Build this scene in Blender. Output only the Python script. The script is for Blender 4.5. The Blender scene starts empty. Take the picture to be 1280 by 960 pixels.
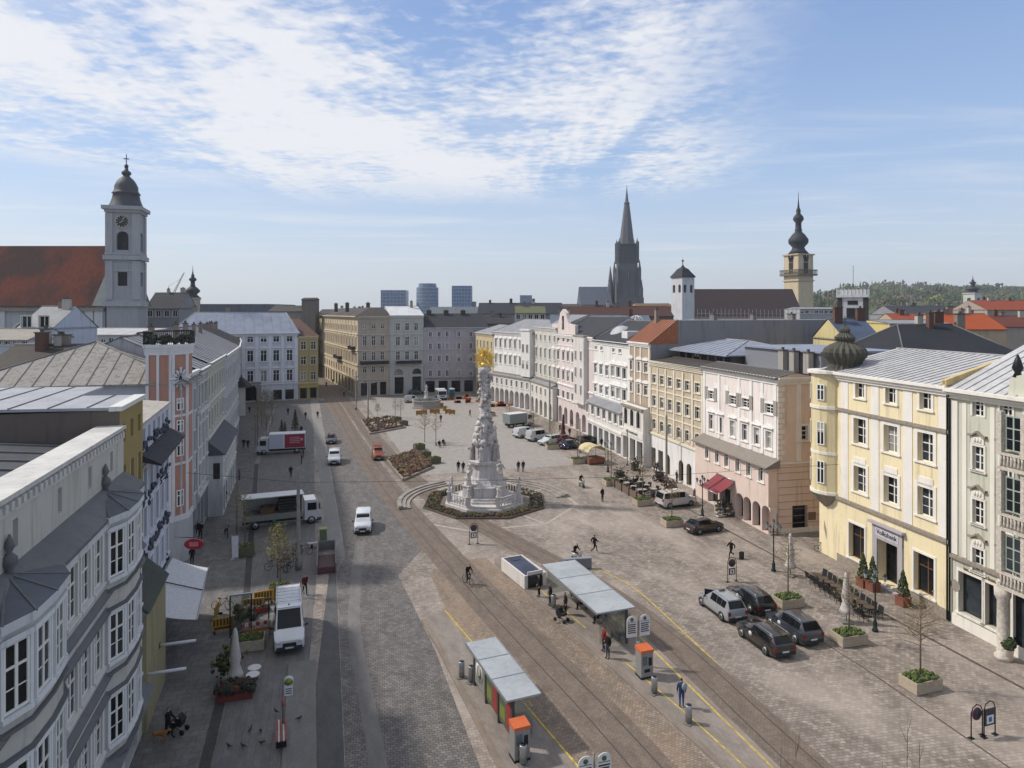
import bpy, math, random
from mathutils import Vector, Matrix, noise
R = random.Random(11)
SC = bpy.context.scene
COL = SC.collection
pi = math.pi
# ---------- camera calibration: plaza axis is +Y, camera stands 23 m up, turned to the right
H = 23.0; F = 853.0; TH = math.radians(16.3); S_ = math.sin(TH); C_ = math.cos(TH); HV = 390.0
def P(u, v, z=0.0):
    Z = F*(H-z)/(v-HV); X = (u-640)/F*Z
    return (X*C_+Z*S_, -X*S_+Z*C_)
def at(u, Z):
    X = (u-640)/F*Z
    return (X*C_+Z*S_, -X*S_+Z*C_)
def zat(v, Z): return H-(v-HV)/F*Z
def depth(x, y): return x*S_+y*C_

# ---------- materials
MC = {}
def lin(h, k=1.0):
    h = h.lstrip('#'); h = ''.join(c*2 for c in h) if len(h) == 3 else h; o = []
    for i in (0, 2, 4):
        c = int(h[i:i+2], 16)/255
        o.append(k*(c/12.92 if c <= .04045 else ((c+.055)/1.055)**2.4))
    return tuple(o)+(1,)
def new_mat(name):
    m = bpy.data.materials.new(name); m.use_nodes = True
    nt = m.node_tree; b = nt.nodes['Principled BSDF']
    return m, nt, b
def N(nt, t, **kw):
    n = nt.nodes.new(t)
    for k, v in kw.items():
        if k in n.inputs: n.inputs[k].default_value = v
        else: setattr(n, k, v)
    return n
def ramp(nt, fac, stops, interp='LINEAR'):
    r = nt.nodes.new('ShaderNodeValToRGB'); r.color_ramp.interpolation = interp
    e = r.color_ramp.elements
    while len(e) < len(stops): e.new(.5)
    for i, (p, c) in enumerate(stops):
        e[i].position = p; e[i].color = c if len(c) == 4 else tuple(c)+(1,)
    nt.links.new(fac, r.inputs[0]); return r
def mixc(nt, fac, a, b, mode='MIX'):
    m = nt.nodes.new('ShaderNodeMix'); m.data_type = 'RGBA'; m.blend_type = mode
    for s, v in ((0, fac), (6, a), (7, b)):
        if hasattr(v, 'is_output'): nt.links.new(v, m.inputs[s])
        else: m.inputs[s].default_value = v
    return m.outputs[2]
def pos(nt, scale=(1, 1, 1), obj=False, rotz=0, loc=(0, 0, 0)):
    if obj: s = nt.nodes.new('ShaderNodeTexCoord').outputs['Object']
    else: s = nt.nodes.new('ShaderNodeNewGeometry').outputs['Position']
    mp = nt.nodes.new('ShaderNodeMapping'); mp.inputs['Scale'].default_value = scale
    mp.inputs['Rotation'].default_value = (0, 0, rotz); mp.inputs['Location'].default_value = loc
    nt.links.new(s, mp.inputs['Vector']); return mp.outputs[0]
def noi(nt, vec, scale, detail=4, rough=.6):
    n = N(nt, 'ShaderNodeTexNoise', Scale=scale, Detail=detail, Roughness=rough)
    nt.links.new(vec, n.inputs['Vector']); return n.outputs['Fac']
def bump(nt, b, h, strength=.3, dist=.02):
    n = N(nt, 'ShaderNodeBump', Strength=strength, Distance=dist)
    nt.links.new(h, n.inputs['Height']); nt.links.new(n.outputs[0], b.inputs['Normal'])
def simple(name, col, rough=.6, metal=0, var=.15, scale=6, spec=.5, k=1.0, bmp=0, coat=0):
    key = (name, col, k)
    if key in MC: return MC[key]
    m, nt, b = new_mat(name)
    c = lin(col, k)
    f = noi(nt, pos(nt, obj=True), scale, 3)
    lo = tuple(x*(1-var) for x in c[:3])+(1,); hi = tuple(min(1, x*(1+var)) for x in c[:3])+(1,)
    r = ramp(nt, f, [(.3, lo), (.7, hi)])
    nt.links.new(r.outputs[0], b.inputs['Base Color'])
    b.inputs['Roughness'].default_value = rough; b.inputs['Metallic'].default_value = metal
    b.inputs['Specular IOR Level'].default_value = spec
    if coat: b.inputs['Coat Weight'].default_value = coat; b.inputs['Coat Roughness'].default_value = .05
    if bmp: bump(nt, b, f, bmp, .02)
    MC[key] = m; return m
def plaster(col, dirt=.4, k=.96, name='plaster'):
    key = ('pl', col, dirt, k)
    if key in MC: return MC[key]
    m, nt, b = new_mat(name)
    c = lin(col, k)
    big = noi(nt, pos(nt), .35, 5, .65)
    st = noi(nt, pos(nt, (1.6, 1.6, .12)), 1.2, 4, .7)
    fine = noi(nt, pos(nt), 9, 3)
    dk = (c[0]*(1-dirt), c[1]*(1-dirt), c[2]*(1-dirt*1.05), 1)
    a = ramp(nt, big, [(.3, tuple(x*.9 for x in c[:3])+(1,)), (.62, c)])
    mm = noi(nt, pos(nt), 1.7, 5, .7)
    s = ramp(nt, st, [(.52, (0, 0, 0, 1)), (.75, (1, 1, 1, 1))])
    o = mixc(nt, s.outputs[0], a.outputs[0], dk)
    o = mixc(nt, ramp(nt, mm, [(.55, (0,)*3), (.72, (.4,)*3)]).outputs[0], o, tuple(x*.75 for x in c[:3])+(1,))
    nt.links.new(o, b.inputs['Base Color'])
    b.inputs['Roughness'].default_value = .88; b.inputs['Specular IOR Level'].default_value = .2
    bump(nt, b, fine, .15, .01)
    MC[key] = m; return m
def tiles(col, col2, scale=3.0, name='roof_tiles', rough=.8, rot=0):
    key = ('ti', col, col2, scale, rot)
    if key in MC: return MC[key]
    m, nt, b = new_mat(name)
    f1 = noi(nt, pos(nt), .5, 6, .7); f2 = noi(nt, pos(nt), 6, 2)
    o = ramp(nt, f1, [(.35, lin(col)), (.65, lin(col2))]).outputs[0]
    o = mixc(nt, f2, o, lin(col, .6), 'MIX')
    w = N(nt, 'ShaderNodeTexWave', Scale=scale, Distortion=.6); w.bands_direction = 'Z'
    nt.links.new(pos(nt), w.inputs['Vector'])
    o = mixc(nt, ramp(nt, w.outputs['Fac'], [(.0, (.35,)*3), (.35, (0,)*3)]).outputs[0], o, lin(col, .35))
    nt.links.new(o, b.inputs['Base Color']); b.inputs['Roughness'].default_value = rough
    b.inputs['Specular IOR Level'].default_value = .3
    bump(nt, b, w.outputs['Fac'], .5, .03)
    MC[key] = m; return m
def sheet_metal(col, dirty='8a7f74', amt=.45, rough=.6, name='sheet_metal'):
    key = ('sm', col, dirty, amt)
    if key in MC: return MC[key]
    m, nt, b = new_mat(name)
    f = noi(nt, pos(nt), .45, 7, .7); g = noi(nt, pos(nt, (1, 1, 1)), 2.6, 5, .7)
    o = ramp(nt, f, [(.35, lin(col, .8)), (.6, lin(col))]).outputs[0]
    o = mixc(nt, ramp(nt, g, [(.5, (0,)*3), (.75, (amt,)*3)]).outputs[0], o, lin(dirty, .6))
    nt.links.new(o, b.inputs['Base Color']); b.inputs['Roughness'].default_value = rough
    b.inputs['Specular IOR Level'].default_value = .2
    MC[key] = m; return m
def paving(name, c1, c2, mort, bw, bh, rot=0.0, blot=.35, mo=.012, rough=.75, off=.5, bs=.4, noise_col=None):
    m, nt, b = new_mat(name)
    v = pos(nt, rotz=rot)
    br = N(nt, 'ShaderNodeTexBrick', Scale=1.0); br.offset = off
    br.inputs['Color1'].default_value = lin(c1); br.inputs['Color2'].default_value = lin(c2)
    br.inputs['Mortar'].default_value = lin(mort)
    br.inputs['Mortar Size'].default_value = mo; br.inputs['Mortar Smooth'].default_value = .3
    br.inputs['Brick Width'].default_value = bw; br.inputs['Row Height'].default_value = bh
    br.inputs['Bias'].default_value = 0
    nt.links.new(v, br.inputs['Vector'])
    n1 = noi(nt, pos(nt), .09, 6, .65); n2 = noi(nt, pos(nt, (1, .4, 1), rotz=.5), 1.3, 6, .75); n3 = noi(nt, pos(nt), 5.5, 2)
    o = br.outputs['Color']
    o = mixc(nt, ramp(nt, n1, [(.3, (blot*.6,)*3), (.7, (0,)*3)]).outputs[0], o, lin(mort, .9))
    o = mixc(nt, ramp(nt, n2, [(.38, (min(1, blot*1.7),)*3), (.6, (0,)*3)]).outputs[0], o, lin(mort, .8))
    o = mixc(nt, ramp(nt, n3, [(.3, (.35,)*3), (.7, (0,)*3)]).outputs[0], o, lin(c2, .55))
    if noise_col:
        n4 = noi(nt, pos(nt, (1, .5, 1)), .16, 4, .6)
        o = mixc(nt, ramp(nt, n4, [(.45, (0,)*3), (.7, (.6,)*3)]).outputs[0], o, lin(noise_col))
    nt.links.new(o, b.inputs['Base Color']); b.inputs['Roughness'].default_value = rough
    b.inputs['Specular IOR Level'].default_value = .35
    bump(nt, b, br.outputs['Fac'], -.25, .02)
    return m
def glass_mat(name, col, rough=.06, spec=.4):
    key = ('gl', name)
    if key in MC: return MC[key]
    m, nt, b = new_mat(name)
    f = noi(nt, pos(nt), .7, 2)
    r = ramp(nt, f, [(.35, lin(col, .7)), (.65, lin(col, 1.25))])
    nt.links.new(r.outputs[0], b.inputs['Base Color'])
    b.inputs['Roughness'].default_value = rough; b.inputs['Specular IOR Level'].default_value = spec; b.inputs['IOR'].default_value = 1.3
    MC[key] = m; return m

# ---------- mesh builder
class MB:
    def __init__(s): s.v = []; s.f = []; s.m = []; s.s = []; s.M = None
    def add(s, pts):
        i0 = len(s.v)
        for p in pts:
            p = Vector(p)
            s.v.append(s.M @ p if s.M is not None else p)
        return i0
    def poly(s, pts, m=0, sm=False):
        i = s.add(pts); s.f.append(tuple(range(i, i+len(pts)))); s.m.append(m); s.s.append(sm)
    def faces(s, pts, fs, m=0, sm=False):
        i = s.add(pts)
        for f in fs: s.f.append(tuple(i+k for k in f)); s.m.append(m); s.s.append(sm)
    def box(s, x0, y0, z0, x1, y1, z1, m=0):
        if x0 > x1: x0, x1 = x1, x0
        if y0 > y1: y0, y1 = y1, y0
        if z0 > z1: z0, z1 = z1, z0
        s.faces([(x0, y0, z0), (x1, y0, z0), (x1, y1, z0), (x0, y1, z0), (x0, y0, z1), (x1, y0, z1), (x1, y1, z1), (x0, y1, z1)],
                [(0, 3, 2, 1), (4, 5, 6, 7), (0, 1, 5, 4), (1, 2, 6, 5), (2, 3, 7, 6), (3, 0, 4, 7)], m)
    def bar(s, a, b, w, m=0, w2=None):   # square bar a->b
        s.tube([a, b], [w*.7, (w2 or w)*.7], 4, m, sm=False)
    def tube(s, path, rad, n=8, m=0, sm=True, cap=True):
        path = [Vector(p) for p in path]
        if not hasattr(rad, '__len__'): rad = [rad]*len(path)
        rings = []; pts = []
        up0 = None
        for i, p in enumerate(path):
            d = (path[min(i+1, len(path)-1)]-path[max(i-1, 0)])
            if d.length < 1e-9: d = Vector((0, 0, 1))
            d.normalize()
            up = Vector((0, 0, 1)) if abs(d.z) < .95 else Vector((0, 1, 0))
            a = d.cross(up).normalized(); b = d.cross(a)
            ph = pi/4 if n == 4 else 0
            for k in range(n):
                t = 2*pi*k/n+ph
                pts.append(p+(a*math.cos(t)+b*math.sin(t))*rad[i])
        fs = []
        for i in range(len(path)-1):
            for k in range(n):
                k2 = (k+1) % n
                fs.append((i*n+k, (i+1)*n+k, (i+1)*n+k2, i*n+k2))
        if cap:
            fs.append(tuple(range(n))); fs.append(tuple((len(path)-1)*n+k for k in reversed(range(n))))
        s.faces(pts, fs, m, sm)
    def lathe(s, prof, n=16, m=0, c=(0, 0, 0), sm=True, ph=0, flute=0):
        pts = []
        for r, z in prof:
            for k in range(n):
                t = 2*pi*k/n+ph
                rr = r*(1+flute*(1 if k % 2 else -1)) if flute else r
                pts.append((c[0]+rr*math.cos(t), c[1]+rr*math.sin(t), c[2]+z))
        fs = []
        for i in range(len(prof)-1):
            for k in range(n):
                k2 = (k+1) % n
                fs.append((i*n+k, i*n+k2, (i+1)*n+k2, (i+1)*n+k))
        fs.append(tuple(reversed(range(n)))); fs.append(tuple((len(prof)-1)*n+k for k in range(n)))
        s.faces(pts, fs, m, sm)
    def prism(s, poly, z0, z1, m=0, mtop=None):
        n = len(poly)
        a = sum(poly[i][0]*poly[(i+1) % n][1]-poly[(i+1) % n][0]*poly[i][1] for i in range(n))
        if a < 0: poly = poly[::-1]
        pts = [(x, y, z0) for x, y in poly]+[(x, y, z1) for x, y in poly]
        s.faces(pts, [tuple(reversed(range(n)))]+[(i, (i+1) % n, n+(i+1) % n, n+i) for i in range(n)], m)
        s.poly([(x, y, z1) for x, y in poly], m if mtop is None else mtop)
    def ext(s, prof, x0, x1, m=0):       # extrude a (y,z) profile along x
        n = len(prof)
        a = sum(prof[i][0]*prof[(i+1) % n][1]-prof[(i+1) % n][0]*prof[i][1] for i in range(n))
        if a < 0: prof = prof[::-1]
        pts = [(x0, y, z) for y, z in prof]+[(x1, y, z) for y, z in prof]
        s.faces(pts, [tuple(range(n-1, -1, -1)), tuple(range(n, 2*n))]+[(i, (i+1) % n, n+(i+1) % n, n+i) for i in range(n)], m)
    def ball(s, c, r, n=10, k=6, m=0, sm=True, jit=0, seed=0):
        if not hasattr(r, '__len__'): r = (r, r, r)
        pts = []
        for i in range(k+1):
            ph = pi*i/k
            for j in range(n):
                t = 2*pi*j/n
                q = Vector((math.sin(ph)*math.cos(t), math.sin(ph)*math.sin(t), math.cos(ph)))
                f = 1+(jit*noise.noise(q*2.2+Vector((seed, seed*1.7, 0))) if jit else 0)
                pts.append((c[0]+q.x*r[0]*f, c[1]+q.y*r[1]*f, c[2]+q.z*r[2]*f))
        fs = []
        for i in range(k):
            for j in range(n):
                j2 = (j+1) % n
                fs.append((i*n+j, (i+1)*n+j, (i+1)*n+j2, i*n+j2))
        s.faces(pts, fs, m, sm)
    def mesh(s, name, mats):
        me = bpy.data.meshes.new(name)
        me.from_pydata([tuple(v) for v in s.v], [], s.f)
        for mt in (mats if isinstance(mats, (list, tuple)) else [mats]): me.materials.append(mt)
        if s.f:
            me.polygons.foreach_set('material_index', s.m); me.polygons.foreach_set('use_smooth', s.s)
        me.validate(); me.update(); return me
    def build(s, name, mats, parent=None, loc=(0, 0, 0), rz=0):
        return link(name, s.mesh(name, mats), parent, loc, rz)
def link(name, me, parent=None, loc=(0, 0, 0), rz=0, rot=None):
    o = bpy.data.objects.new(name, me); COL.objects.link(o)
    o.location = loc; o.rotation_euler = rot or (0, 0, rz)
    if parent is not None: o.parent = parent
    return o
def tag(o, label=None, cat=None, group=None, kind=None):
    if label: o['label'] = label
    if cat: o['category'] = cat
    if group: o['group'] = group
    if kind: o['kind'] = kind
    return o
def thing(name, label, cat, loc=(0, 0, 0), rz=0, group=None):
    if len(loc) == 2: loc = (loc[0], loc[1], 0)
    return tag(link(name, None, None, loc, rz), label, cat, group)
def struct(name, mb, mats): return tag(mb.build(name, mats), kind='structure')
KIDS = {}
def copy_tree(o, parent=None):
    c = o.copy(); COL.objects.link(c)
    if parent is not None: c.parent = parent
    for k in [x for x in (o.children if o.name not in KIDS else KIDS[o.name])]: copy_tree(k, c)
    return c
def clone(src, loc, rz=0, label=None, group=None, cat=None, scale=None):
    c = copy_tree(src)
    c.location = loc if len(loc) == 3 else (loc[0], loc[1], 0); c.rotation_euler = (0, 0, rz)
    if scale: c.scale = (scale,)*3
    tag(c, label, cat, group); return c
def text_mesh(txt, size, mat, name='lettering', ext=.015):
    cu = bpy.data.curves.new('letters', 'FONT'); cu.body = txt; cu.size = size; cu.extrude = ext
    cu.align_x = 'CENTER'; cu.align_y = 'CENTER'; cu.resolution_u = 2
    o = bpy.data.objects.new('letters', cu); COL.objects.link(o)
    dg = bpy.context.evaluated_depsgraph_get()
    me = bpy.data.meshes.new_from_object(o.evaluated_get(dg))
    bpy.data.objects.remove(o); me.materials.clear(); me.materials.append(mat); me.name = name
    return me

# ---------- render, world, sun, camera
WHITE = plaster('e6e1da', .2); FRAME = simple('window_paint', 'e4e2dc', .45, var=.05)
GL = [glass_mat('glass_dark', '1d2024'), glass_mat('glass_mid', '34393e', .08), glass_mat('glass_curtain', '8d8b88', .2, .5), glass_mat('glass_black', '15171a')]
DARKM = simple('dark_iron', '1d1f22', .5, .3, .1)
STEEL = simple('steel', 'a5a8aa', .35, .7, .08)
GREYP = simple('grey_pole', '75746f', .6, .1, .2, 3)
BLACK = simple('black_rubber', '131314', .7, 0, .1)
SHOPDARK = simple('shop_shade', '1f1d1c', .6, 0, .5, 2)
GOLD = simple('gold', 'e9c465', .35, .35, .15, 8)
def setup():
    SC.render.engine = 'CYCLES'
    SC.view_settings.view_transform = 'Standard'; SC.view_settings.look = 'None'
    SC.view_settings.exposure = EXPOSURE; SC.view_settings.gamma = 1
    SC.cycles.max_bounces = 5; SC.cycles.diffuse_bounces = 3; SC.cycles.glossy_bounces = 2
    SC.cycles.transmission_bounces = 3; SC.cycles.volume_bounces = 0; SC.cycles.transparent_max_bounces = 6
    cam = bpy.data.cameras.new('camera'); co = bpy.data.objects.new('camera', cam); COL.objects.link(co)
    co.location = (0, 0, H); co.rotation_euler = (pi/2, 0, -TH)
    cam.sensor_width = 36; cam.lens = F/1280*36; cam.shift_y = -(480-HV)/1280; cam.clip_start = .5; cam.clip_end = 9000
    SC.camera = co
    d = Vector((-.885, .465, 0)).normalized(); el = math.radians(46)
    to_sun = Vector((d.x*math.cos(el), d.y*math.cos(el), math.sin(el)))
    sl = bpy.data.lights.new('sun', 'SUN'); sl.energy = 2.35; sl.angle = math.radians(3.0); sl.color = (1, .945, .87)
    so = bpy.data.objects.new('sun', sl); COL.objects.link(so)
    so.rotation_euler = to_sun.to_track_quat('Z', 'Y').to_euler(); so.location = (-60, 60, 80)
    w = bpy.data.worlds.new('World'); SC.world = w; w.use_nodes = True
    nt = w.node_tree; bg = nt.nodes['Background']
    sky = nt.nodes.new('ShaderNodeTexSky'); sky.sky_type = 'NISHITA'; sky.sun_disc = False
    sky.sun_elevation = el; sky.sun_rotation = math.atan2(d.x, d.y); sky.air_density = 1.0; sky.dust_density = 1.6; sky.ozone_density = 2.0
    # clouds: cirrus sheet on a plane far above
    g = nt.nodes.new('ShaderNodeTexCoord').outputs['Generated']
    sx = nt.nodes.new('ShaderNodeSeparateXYZ'); nt.links.new(g, sx.inputs[0])
    def mth(op, a, b=None, clamp=False):
        n = nt.nodes.new('ShaderNodeMath'); n.operation = op; n.use_clamp = clamp
        for i, q in enumerate((a, b)):
            if q is None: continue
            if hasattr(q, 'is_output'): nt.links.new(q, n.inputs[i])
            else: n.inputs[i].default_value = q
        return n.outputs[0]
    zc = mth('MAXIMUM', sx.outputs[2], .02)
    px = mth('DIVIDE', sx.outputs[0], zc); py = mth('DIVIDE', sx.outputs[1], zc)
    # rotate into view axes: fwd, right
    fw = mth('ADD', mth('MULTIPLY', px, S_), mth('MULTIPLY', py, C_))
    rt = mth('SUBTRACT', mth('MULTIPLY', px, C_), mth('MULTIPLY', py, S_))
    def vec(a, b):
        c = nt.nodes.new('ShaderNodeCombineXYZ'); nt.links.new(a, c.inputs[0]); nt.links.new(b, c.inputs[1]); return c.outputs[0]
    base = vec(rt, fw)
    def no(v, sc, det, ro, off=(0, 0, 0), rot=0, st=(1, 1, 1), dist=0):
        mp = nt.nodes.new('ShaderNodeMapping'); mp.inputs['Location'].default_value = off; mp.inputs['Rotation'].default_value = (0, 0, rot); mp.inputs['Scale'].default_value = st
        nt.links.new(v, mp.inputs[0])
        n = N(nt, 'ShaderNodeTexNoise', Scale=sc, Detail=det, Roughness=ro, Distortion=dist); nt.links.new(mp.outputs[0], n.inputs['Vector']); return n.outputs['Fac']
    CLOUDS(nt, mth, no, base, rt, fw, sx.outputs[2], sky, bg)
    bg.inputs['Strength'].default_value = SKY
def CLOUDS(nt, mth, no, base, rt, fw, z, sky, bg):
    def sstep(x, a, b):
        n = nt.nodes.new('ShaderNodeMapRange'); n.interpolation_type = 'SMOOTHSTEP'
        n.inputs[1].default_value = a; n.inputs[2].default_value = b; nt.links.new(x, n.inputs[0]); return n.outputs[0]
    big = no(base, .5, 3, .5, (2.3, 1.1, 0), .2)
    mid = no(base, 1.5, 5, .58, (.3, .2, 0), .5, (1, 1.35, 1), .5)
    fine = no(base, 11, 4, .55, (1, 3, 0), .6, (1, 1.15, 1), .3)
    # sheet region, upper left
    nb = mth('MULTIPLY', mth('SUBTRACT', big, .5), 1.4); nm = mth('MULTIPLY', mth('SUBTRACT', mid, .5), 1.8)
    e1 = mth('ADD', mth('SUBTRACT', rt, mth('MULTIPLY', mth('SUBTRACT', fw, 2.19), .45)), nb)
    right = sstep(mth('ADD', e1, mth('MULTIPLY', nm, .5)), 1.05, .1)
    e2 = mth('SUBTRACT', fw, mth('MULTIPLY', mth('MINIMUM', mth('ADD', rt, 1.65), 0.0), 1.05))
    far = sstep(mth('ADD', e2, nm), 6.9, 4.9)
    e3 = sstep(mth('ADD', mth('ADD', rt, mth('MULTIPLY', fw, .4)), nm), 4.3, 3.1)
    reg = mth('MULTIPLY', mth('MULTIPLY', right, far), e3)
    stk = no(base, .9, 6, .62, (2.9, 1.3, 0), -1.0, (1, .28, 1), .5)
    den = mth('ADD', mth('MULTIPLY', mid, .42), mth('MULTIPLY', fine, .3))
    den = mth('ADD', den, mth('MULTIPLY', stk, .75))
    den = mth('ADD', den, mth('MULTIPLY', mth('MAXIMUM', mth('MINIMUM', mth('SUBTRACT', -.35, rt), 1.6), -.8), .035))
    cov = mth('MULTIPLY', sstep(den, .61, .82), reg)
    # a few wisps elsewhere, thin
    w1 = no(base, .55, 6, .6, (5, 2, 0), .25, (.6, 1.8, 1), .6)
    wis = mth('MULTIPLY', sstep(w1, .47, .75), .5)
    cov = mth('MAXIMUM', cov, wis)
    up = sstep(z, .02, .1)
    cov = mth('MULTIPLY', cov, up)
    gr = ramp(nt, z, [(0, (2.95, 3.2, 3.6, 1)), (.07, (2.7, 3.05, 3.6, 1)), (.2, (1.7, 2.35, 3.5, 1)), (.42, (.95, 1.55, 2.95, 1)), (.62, (2.1, 2.25, 2.5, 1)), (1, (2.9, 2.85, 2.85, 1))])
    c = mixc(nt, .78, sky.outputs[0], gr.outputs[0])
    c = mixc(nt, mth('MULTIPLY', cov, .92), c, (4.1, 4.12, 4.25, 1))
    nt.links.new(c, bg.inputs['Color'])
EXPOSURE = .56; SKY = .15
setup()
# ---------- building kit (local axes: x along the facade, y into the house, z up)
def wall(mb, x0, x1, z0, z1, holes, y=0.0, dep=.22, m=0, mrev=None):
    xs = sorted({round(a, 4) for h in holes for a in (h[0], h[2])} | {x0, x1})
    zs = sorted({round(a, 4) for h in holes for a in (h[1], h[3])} | {z0, z1})
    xs = [a for a in xs if x0-1e-4 <= a <= x1+1e-4]; zs = [a for a in zs if z0-1e-4 <= a <= z1+1e-4]
    for j in range(len(zs)-1):
        zc = (zs[j]+zs[j+1])/2; run = None
        for i in range(len(xs)-1):
            xc = (xs[i]+xs[i+1])/2
            hit = any(h[0] < xc < h[2] and h[1] < zc < h[3] for h in holes)
            if not hit:
                if run is None: run = xs[i]
            if (hit or i == len(xs)-2) and run is not None:
                e = xs[i] if hit else xs[i+1]
                mb.poly([(run, y, zs[j]), (e, y, zs[j]), (e, y, zs[j+1]), (run, y, zs[j+1])], m); run = None
    mr = m if mrev is None else mrev
    for h in holes:
        a, b, c, d = h[:4]; arch = len(h) > 4 and h[4]; dd = h[5] if len(h) > 5 else dep
        mb.poly([(a, y, b), (a, y, d), (a, y+dd, d), (a, y+dd, b)][::-1], mr)
        mb.poly([(c, y, b), (c, y+dd, b), (c, y+dd, d), (c, y, d)][::-1], mr)
        mb.poly([(a, y, b), (a, y+dd, b), (c, y+dd, b), (c, y, b)][::-1], mr)
        if not arch: mb.poly([(a, y, d), (c, y, d), (c, y+dd, d), (a, y+dd, d)][::-1], mr)
        else:
            r = (c-a)/2; xc = (a+c)/2; hh = min(arch, d-b-.1) if arch is not True else r
            n = 8
            pts = [(xc-r*math.cos(pi*k/n), d-hh+hh*math.sin(pi*k/n)) for k in range(n+1)]
            for k in range(n):
                (xa, za), (xb, zb) = pts[k], pts[k+1]
                mb.poly([(xa, y, za), (xb, y, zb), (xb, y, d), (xa, y, d)], m)
                mb.poly([(xa, y, za), (xa, y+dd, za), (xb, y+dd, zb), (xb, y, zb)][::-1], mr)
WINC = {}
def win_mesh(w, h, style='cross', arch=0, fm=None):
    fm = fm or FRAME
    key = (round(w, 2), round(h, 2), style, round(arch, 2), fm.name)
    if key in WINC: return WINC[key]
    f = MB(); t = .085; d = .07
    r = w/2
    if style == 'open':
        f.box(-r, 0, 0, -r+.12, d, h); f.box(r-.12, 0, 0, r, d, h); f.box(-r+.12, 0, h-.14, r-.12, d, h)
    else:
        zt = h-arch
        f.box(-r, 0, 0, -r+t, d, zt); f.box(r-t, 0, 0, r, d, zt); f.box(-r+t, 0, 0, r-t, d, t)
        if not arch: f.box(-r+t, 0, h-t, r-t, d, h)
        else:
            n = 8
            for k in range(n):
                a, b = pi*k/n, pi*(k+1)/n
                o = [(-r*math.cos(a), zt+arch*math.sin(a)), (-r*math.cos(b), zt+arch*math.sin(b))]
                i = [(-(r-t)*math.cos(a), zt+(arch-t)*math.sin(a)), (-(r-t)*math.cos(b), zt+(arch-t)*math.sin(b))]
                f.faces([(o[0][0], 0, o[0][1]), (o[1][0], 0, o[1][1]), (i[1][0], 0, i[1][1]), (i[0][0], 0, i[0][1]),
                         (i[1][0], d, i[1][1]), (i[0][0], d, i[0][1])], [(0, 3, 2, 1), (3, 5, 4, 2)])
        if style in ('cross', 'grid', 'two'):
            f.box(-.05, .004, t, .05, d, h-t if not arch else h-t*1.1)
        if style in ('cross', 'grid'):
            zz = h*.66 if style == 'cross' else h*.64
            f.box(-r+t, .008, zz-.04, -.05, d, zz+.04); f.box(.05, .008, zz-.04, r-t, d, zz+.04)
        if style == 'grid':
            for s in (-1, 1):
                for q in (.33,):
                    a, b = (-r+t, -.05) if s < 0 else (.05, r-t)
                    f.box(a, .03, h*q-.02, b, d-.01, h*q+.02)
        if style == 'shop':
            f.box(-r+t, .004, h*.78, r-t, d, h*.78+.07)
    p = MB(); zt = h-arch; y = .045
    if not arch: p.poly([(-r+.01, y, .01), (r-.01, y, .01), (r-.01, y, h-.01), (-r+.01, y, h-.01)])
    else: p.poly([(-r+.01, y, .01), (r-.01, y, .01)]+[((r-.01)*math.cos(pi*k/10), y, zt+(arch-.01)*math.sin(pi*k/10)) for k in range(11)])
    bl = MB(); hb = h*.55
    if not arch: bl.poly([(-r+.01, y, .01), (r-.01, y, .01), (r-.01, y, hb), (-r+.01, y, hb)]); bl.poly([(-r+.01, y, hb), (r-.01, y, hb), (r-.01, y, h-.01), (-r+.01, y, h-.01)], 1)
    WINC[key] = (f.mesh('window', fm), [p.mesh('pane', g) for g in GL]+[bl.mesh('pane', [GL[0], BLIND]) if not arch else p.mesh('pane', GL[1])]); return WINC[key]
SILLC = {}
BLIND = simple('window_blind', 'a9a59c', .8)
def add_window(root, x, z, w, h, style='cross', arch=0, y=.17, sill=False, fm=None, gl=None, name='window', rz=0):
    fme, pm = win_mesh(w, h, style, arch, fm)
    o = link(name, fme, root, (x, y, z), rz)
    g = gl if gl is not None else R.choices((0, 1, 2, 4), (.5, .3, .08, .12))[0]
    link('pane', pm[g], o)
    if sill:
        k = (round(w, 2),)
        if k not in SILLC:
            m = MB(); m.box(-w/2-.1, -.3, -.09, w/2+.1, 0, -.002); SILLC[k] = m.mesh('sill', SILLM)
        link('sill', SILLC[k], o)
    return o
SILLM = simple('stone_sill', 'b9b2a8', .8)
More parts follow.
